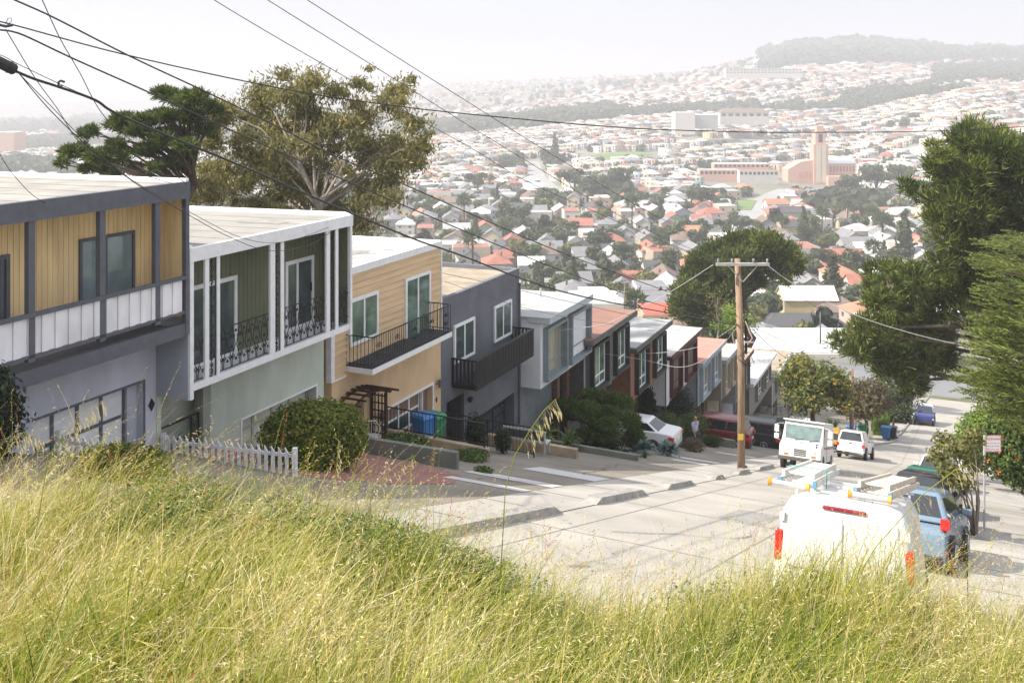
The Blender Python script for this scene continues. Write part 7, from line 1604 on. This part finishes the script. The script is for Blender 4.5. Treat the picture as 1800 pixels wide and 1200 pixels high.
# leafy dark green patches (vetch) near the crest
n = 22000; cx = np.array([(-1.25, 6.2), (-.9, 6.3), (-.55, 6.2), (-.2, 6.2), (-1.0, 5.7), (-1.9, 5.6), (-2.0, 6.1), (1.25, 6.5), (-.1, 5.9)])[RNG.integers(0, 9, n)]; x = cx[:, 0]+RNG.normal(size=n)*.17; y = cx[:, 1]+RNG.normal(size=n)*.2; z = bankz_np(x, y)+.36*RNG.random(n)**.8
P = np.stack([x, y, z], 1); nr = unit(n); nr[:, 2] = abs(nr[:, 2])+.5; a = np.cross(nr, unit(n)); a /= np.linalg.norm(a, axis=1)[:, None]; b = np.cross(nr, a); b /= np.linalg.norm(b, axis=1)[:, None]; s = (.006+.008*RNG.random(n))[:, None]
addp(np.stack([P-a*s, P+b*s*.6, P+a*s, P-b*s*.6], 1).reshape(-1, 3), np.arange(n*4).reshape(-1, 4), RNG.choice([0, 1, 1], n))
# rusty sorrel heads at the lower left
for (sx, sy) in ((-1.05, 2.95), (-.93, 2.9), (-1.55, 2.9), (-1.15, 2.8)):
    base = np.array([sx, sy, float(bankz_np(np.array(sx), np.array(sy)))+.36]); n = 110; P = base+RNG.normal(size=(n, 3))*[.022, .022, .055]; d = unit(n)*.012; sd = unit(n)*.004; addp(np.stack([P-sd, P+d*.5-sd, P+d, P+d*.5+sd], 1).reshape(-1, 3), np.arange(n*4).reshape(-1, 4), np.full(n, 6))
V = np.concatenate([p[0] for p in parts]); Q = np.concatenate([p[1] for p in parts]); mi = np.concatenate([p[2] for p in parts])
tag(fastmesh('tall_grass', V, Q, GM, mi), 'tall yellow green seeding grass bending to the right on the near bank', 'grass', None, 'stuff')
# single tall oat stalks standing above the rest
def oat(label, pts, Y, k=26, spk=.05):
    P = [at(p[0], p[1], Y) for p in pts]; base = P[0].copy(); o = thing('oat_stalk', label, 'grass stalk', base, 0, 'tall oat stalks'); P = [p-base for p in P]
    m = MB(); m.tube(P, [.0024*(1-.6*i/(len(P)-1)) for i in range(len(P))], 5); m.build('stem', GM[2], o, smooth=True); m = MB(); rnd = random.Random(len(label))
    L = len(P)
    for i in range(k):
        f = .55+.45*i/k; j = min(L-2, int(f*(L-1))); c = P[j].lerp(P[j+1], f*(L-1)-j); d = Vector((rnd.uniform(.0, .8), rnd.uniform(-.4, .4), rnd.uniform(-1.2, -.3))).normalized(); e = c+d*spk*rnd.uniform(.3, 1.2)
        m.tube([c, e], .0008, 3, cap=False); dd = Vector((rnd.uniform(.05, .35), 0, -1)).normalized(); s = Vector((1, 0, .2))*.0035; l = spk*.75
        m.add([e, e+dd*l*.4-s, e+dd*l, e+dd*l*.4+s], [(0, 1, 2, 3)])
    m.build('spikelets', GM[4], o)
oat('tallest drooping oat stalk in front of the driveway', [(880, 1010), (888, 860), (905, 800), (930, 758), (955, 722), (978, 700)], 4.4, 26, .055)
oat('long oat stalk rising before the dark shrub at the left', [(60, 960), (85, 800), (115, 760), (150, 724), (182, 702)], 5.2, 30, .05)
oat('shorter drooping oat stalk over the dark shrub at the left edge', [(-10, 960), (0, 812), (20, 770), (45, 758), (70, 775)], 5.0, 20, .05)
oat('long bent stalk crossing in front of the blue car', [(1330, 1230), (1440, 1120), (1540, 960), (1620, 870), (1680, 825), (1712, 812)], 3.6, 16, .04)
0 and oat('pair of thick yellow stalks below the van, right one', [(1360, 1240), (1395, 1120), (1500, 980), (1590, 880), (1640, 850)], 3.4, 14, .04)
oat('thin stalk standing before the red painted driveway', [(640, 1000), (652, 900), (650, 860), (700, 815), (730, 800)], 5.0, 16, .04)
oat('thin oat stalk before the round clipped bush', [(560, 980), (578, 880), (592, 820), (595, 778)], 5.2, 14, .03)

# ------------------------------------------------------------------ haze
hz = MB().box(-7400, 7400, -40, 7800, -185, 125).build('haze', mat('haze surface', (1, 1, 1), 1, 0)); tag(hz, 'pale sunlit haze lying over the valley and the far hills', 'haze', None, 'stuff')
hm = bpy.data.materials.new('haze'); hm.use_nodes = True; nt = hm.node_tree; nt.nodes.clear(); out = nt.nodes.new('ShaderNodeOutputMaterial'); pv = nt.nodes.new('ShaderNodeVolumePrincipled')
pv.inputs['Color'].default_value = (.90, .90, .93, 1); pv.inputs['Density'].default_value = .00046; pv.inputs['Anisotropy'].default_value = .1; nt.links.new(pv.outputs[0], out.inputs['Volume']); hz.data.materials.clear(); hz.data.materials.append(hm); hz.display_type = 'WIRE'
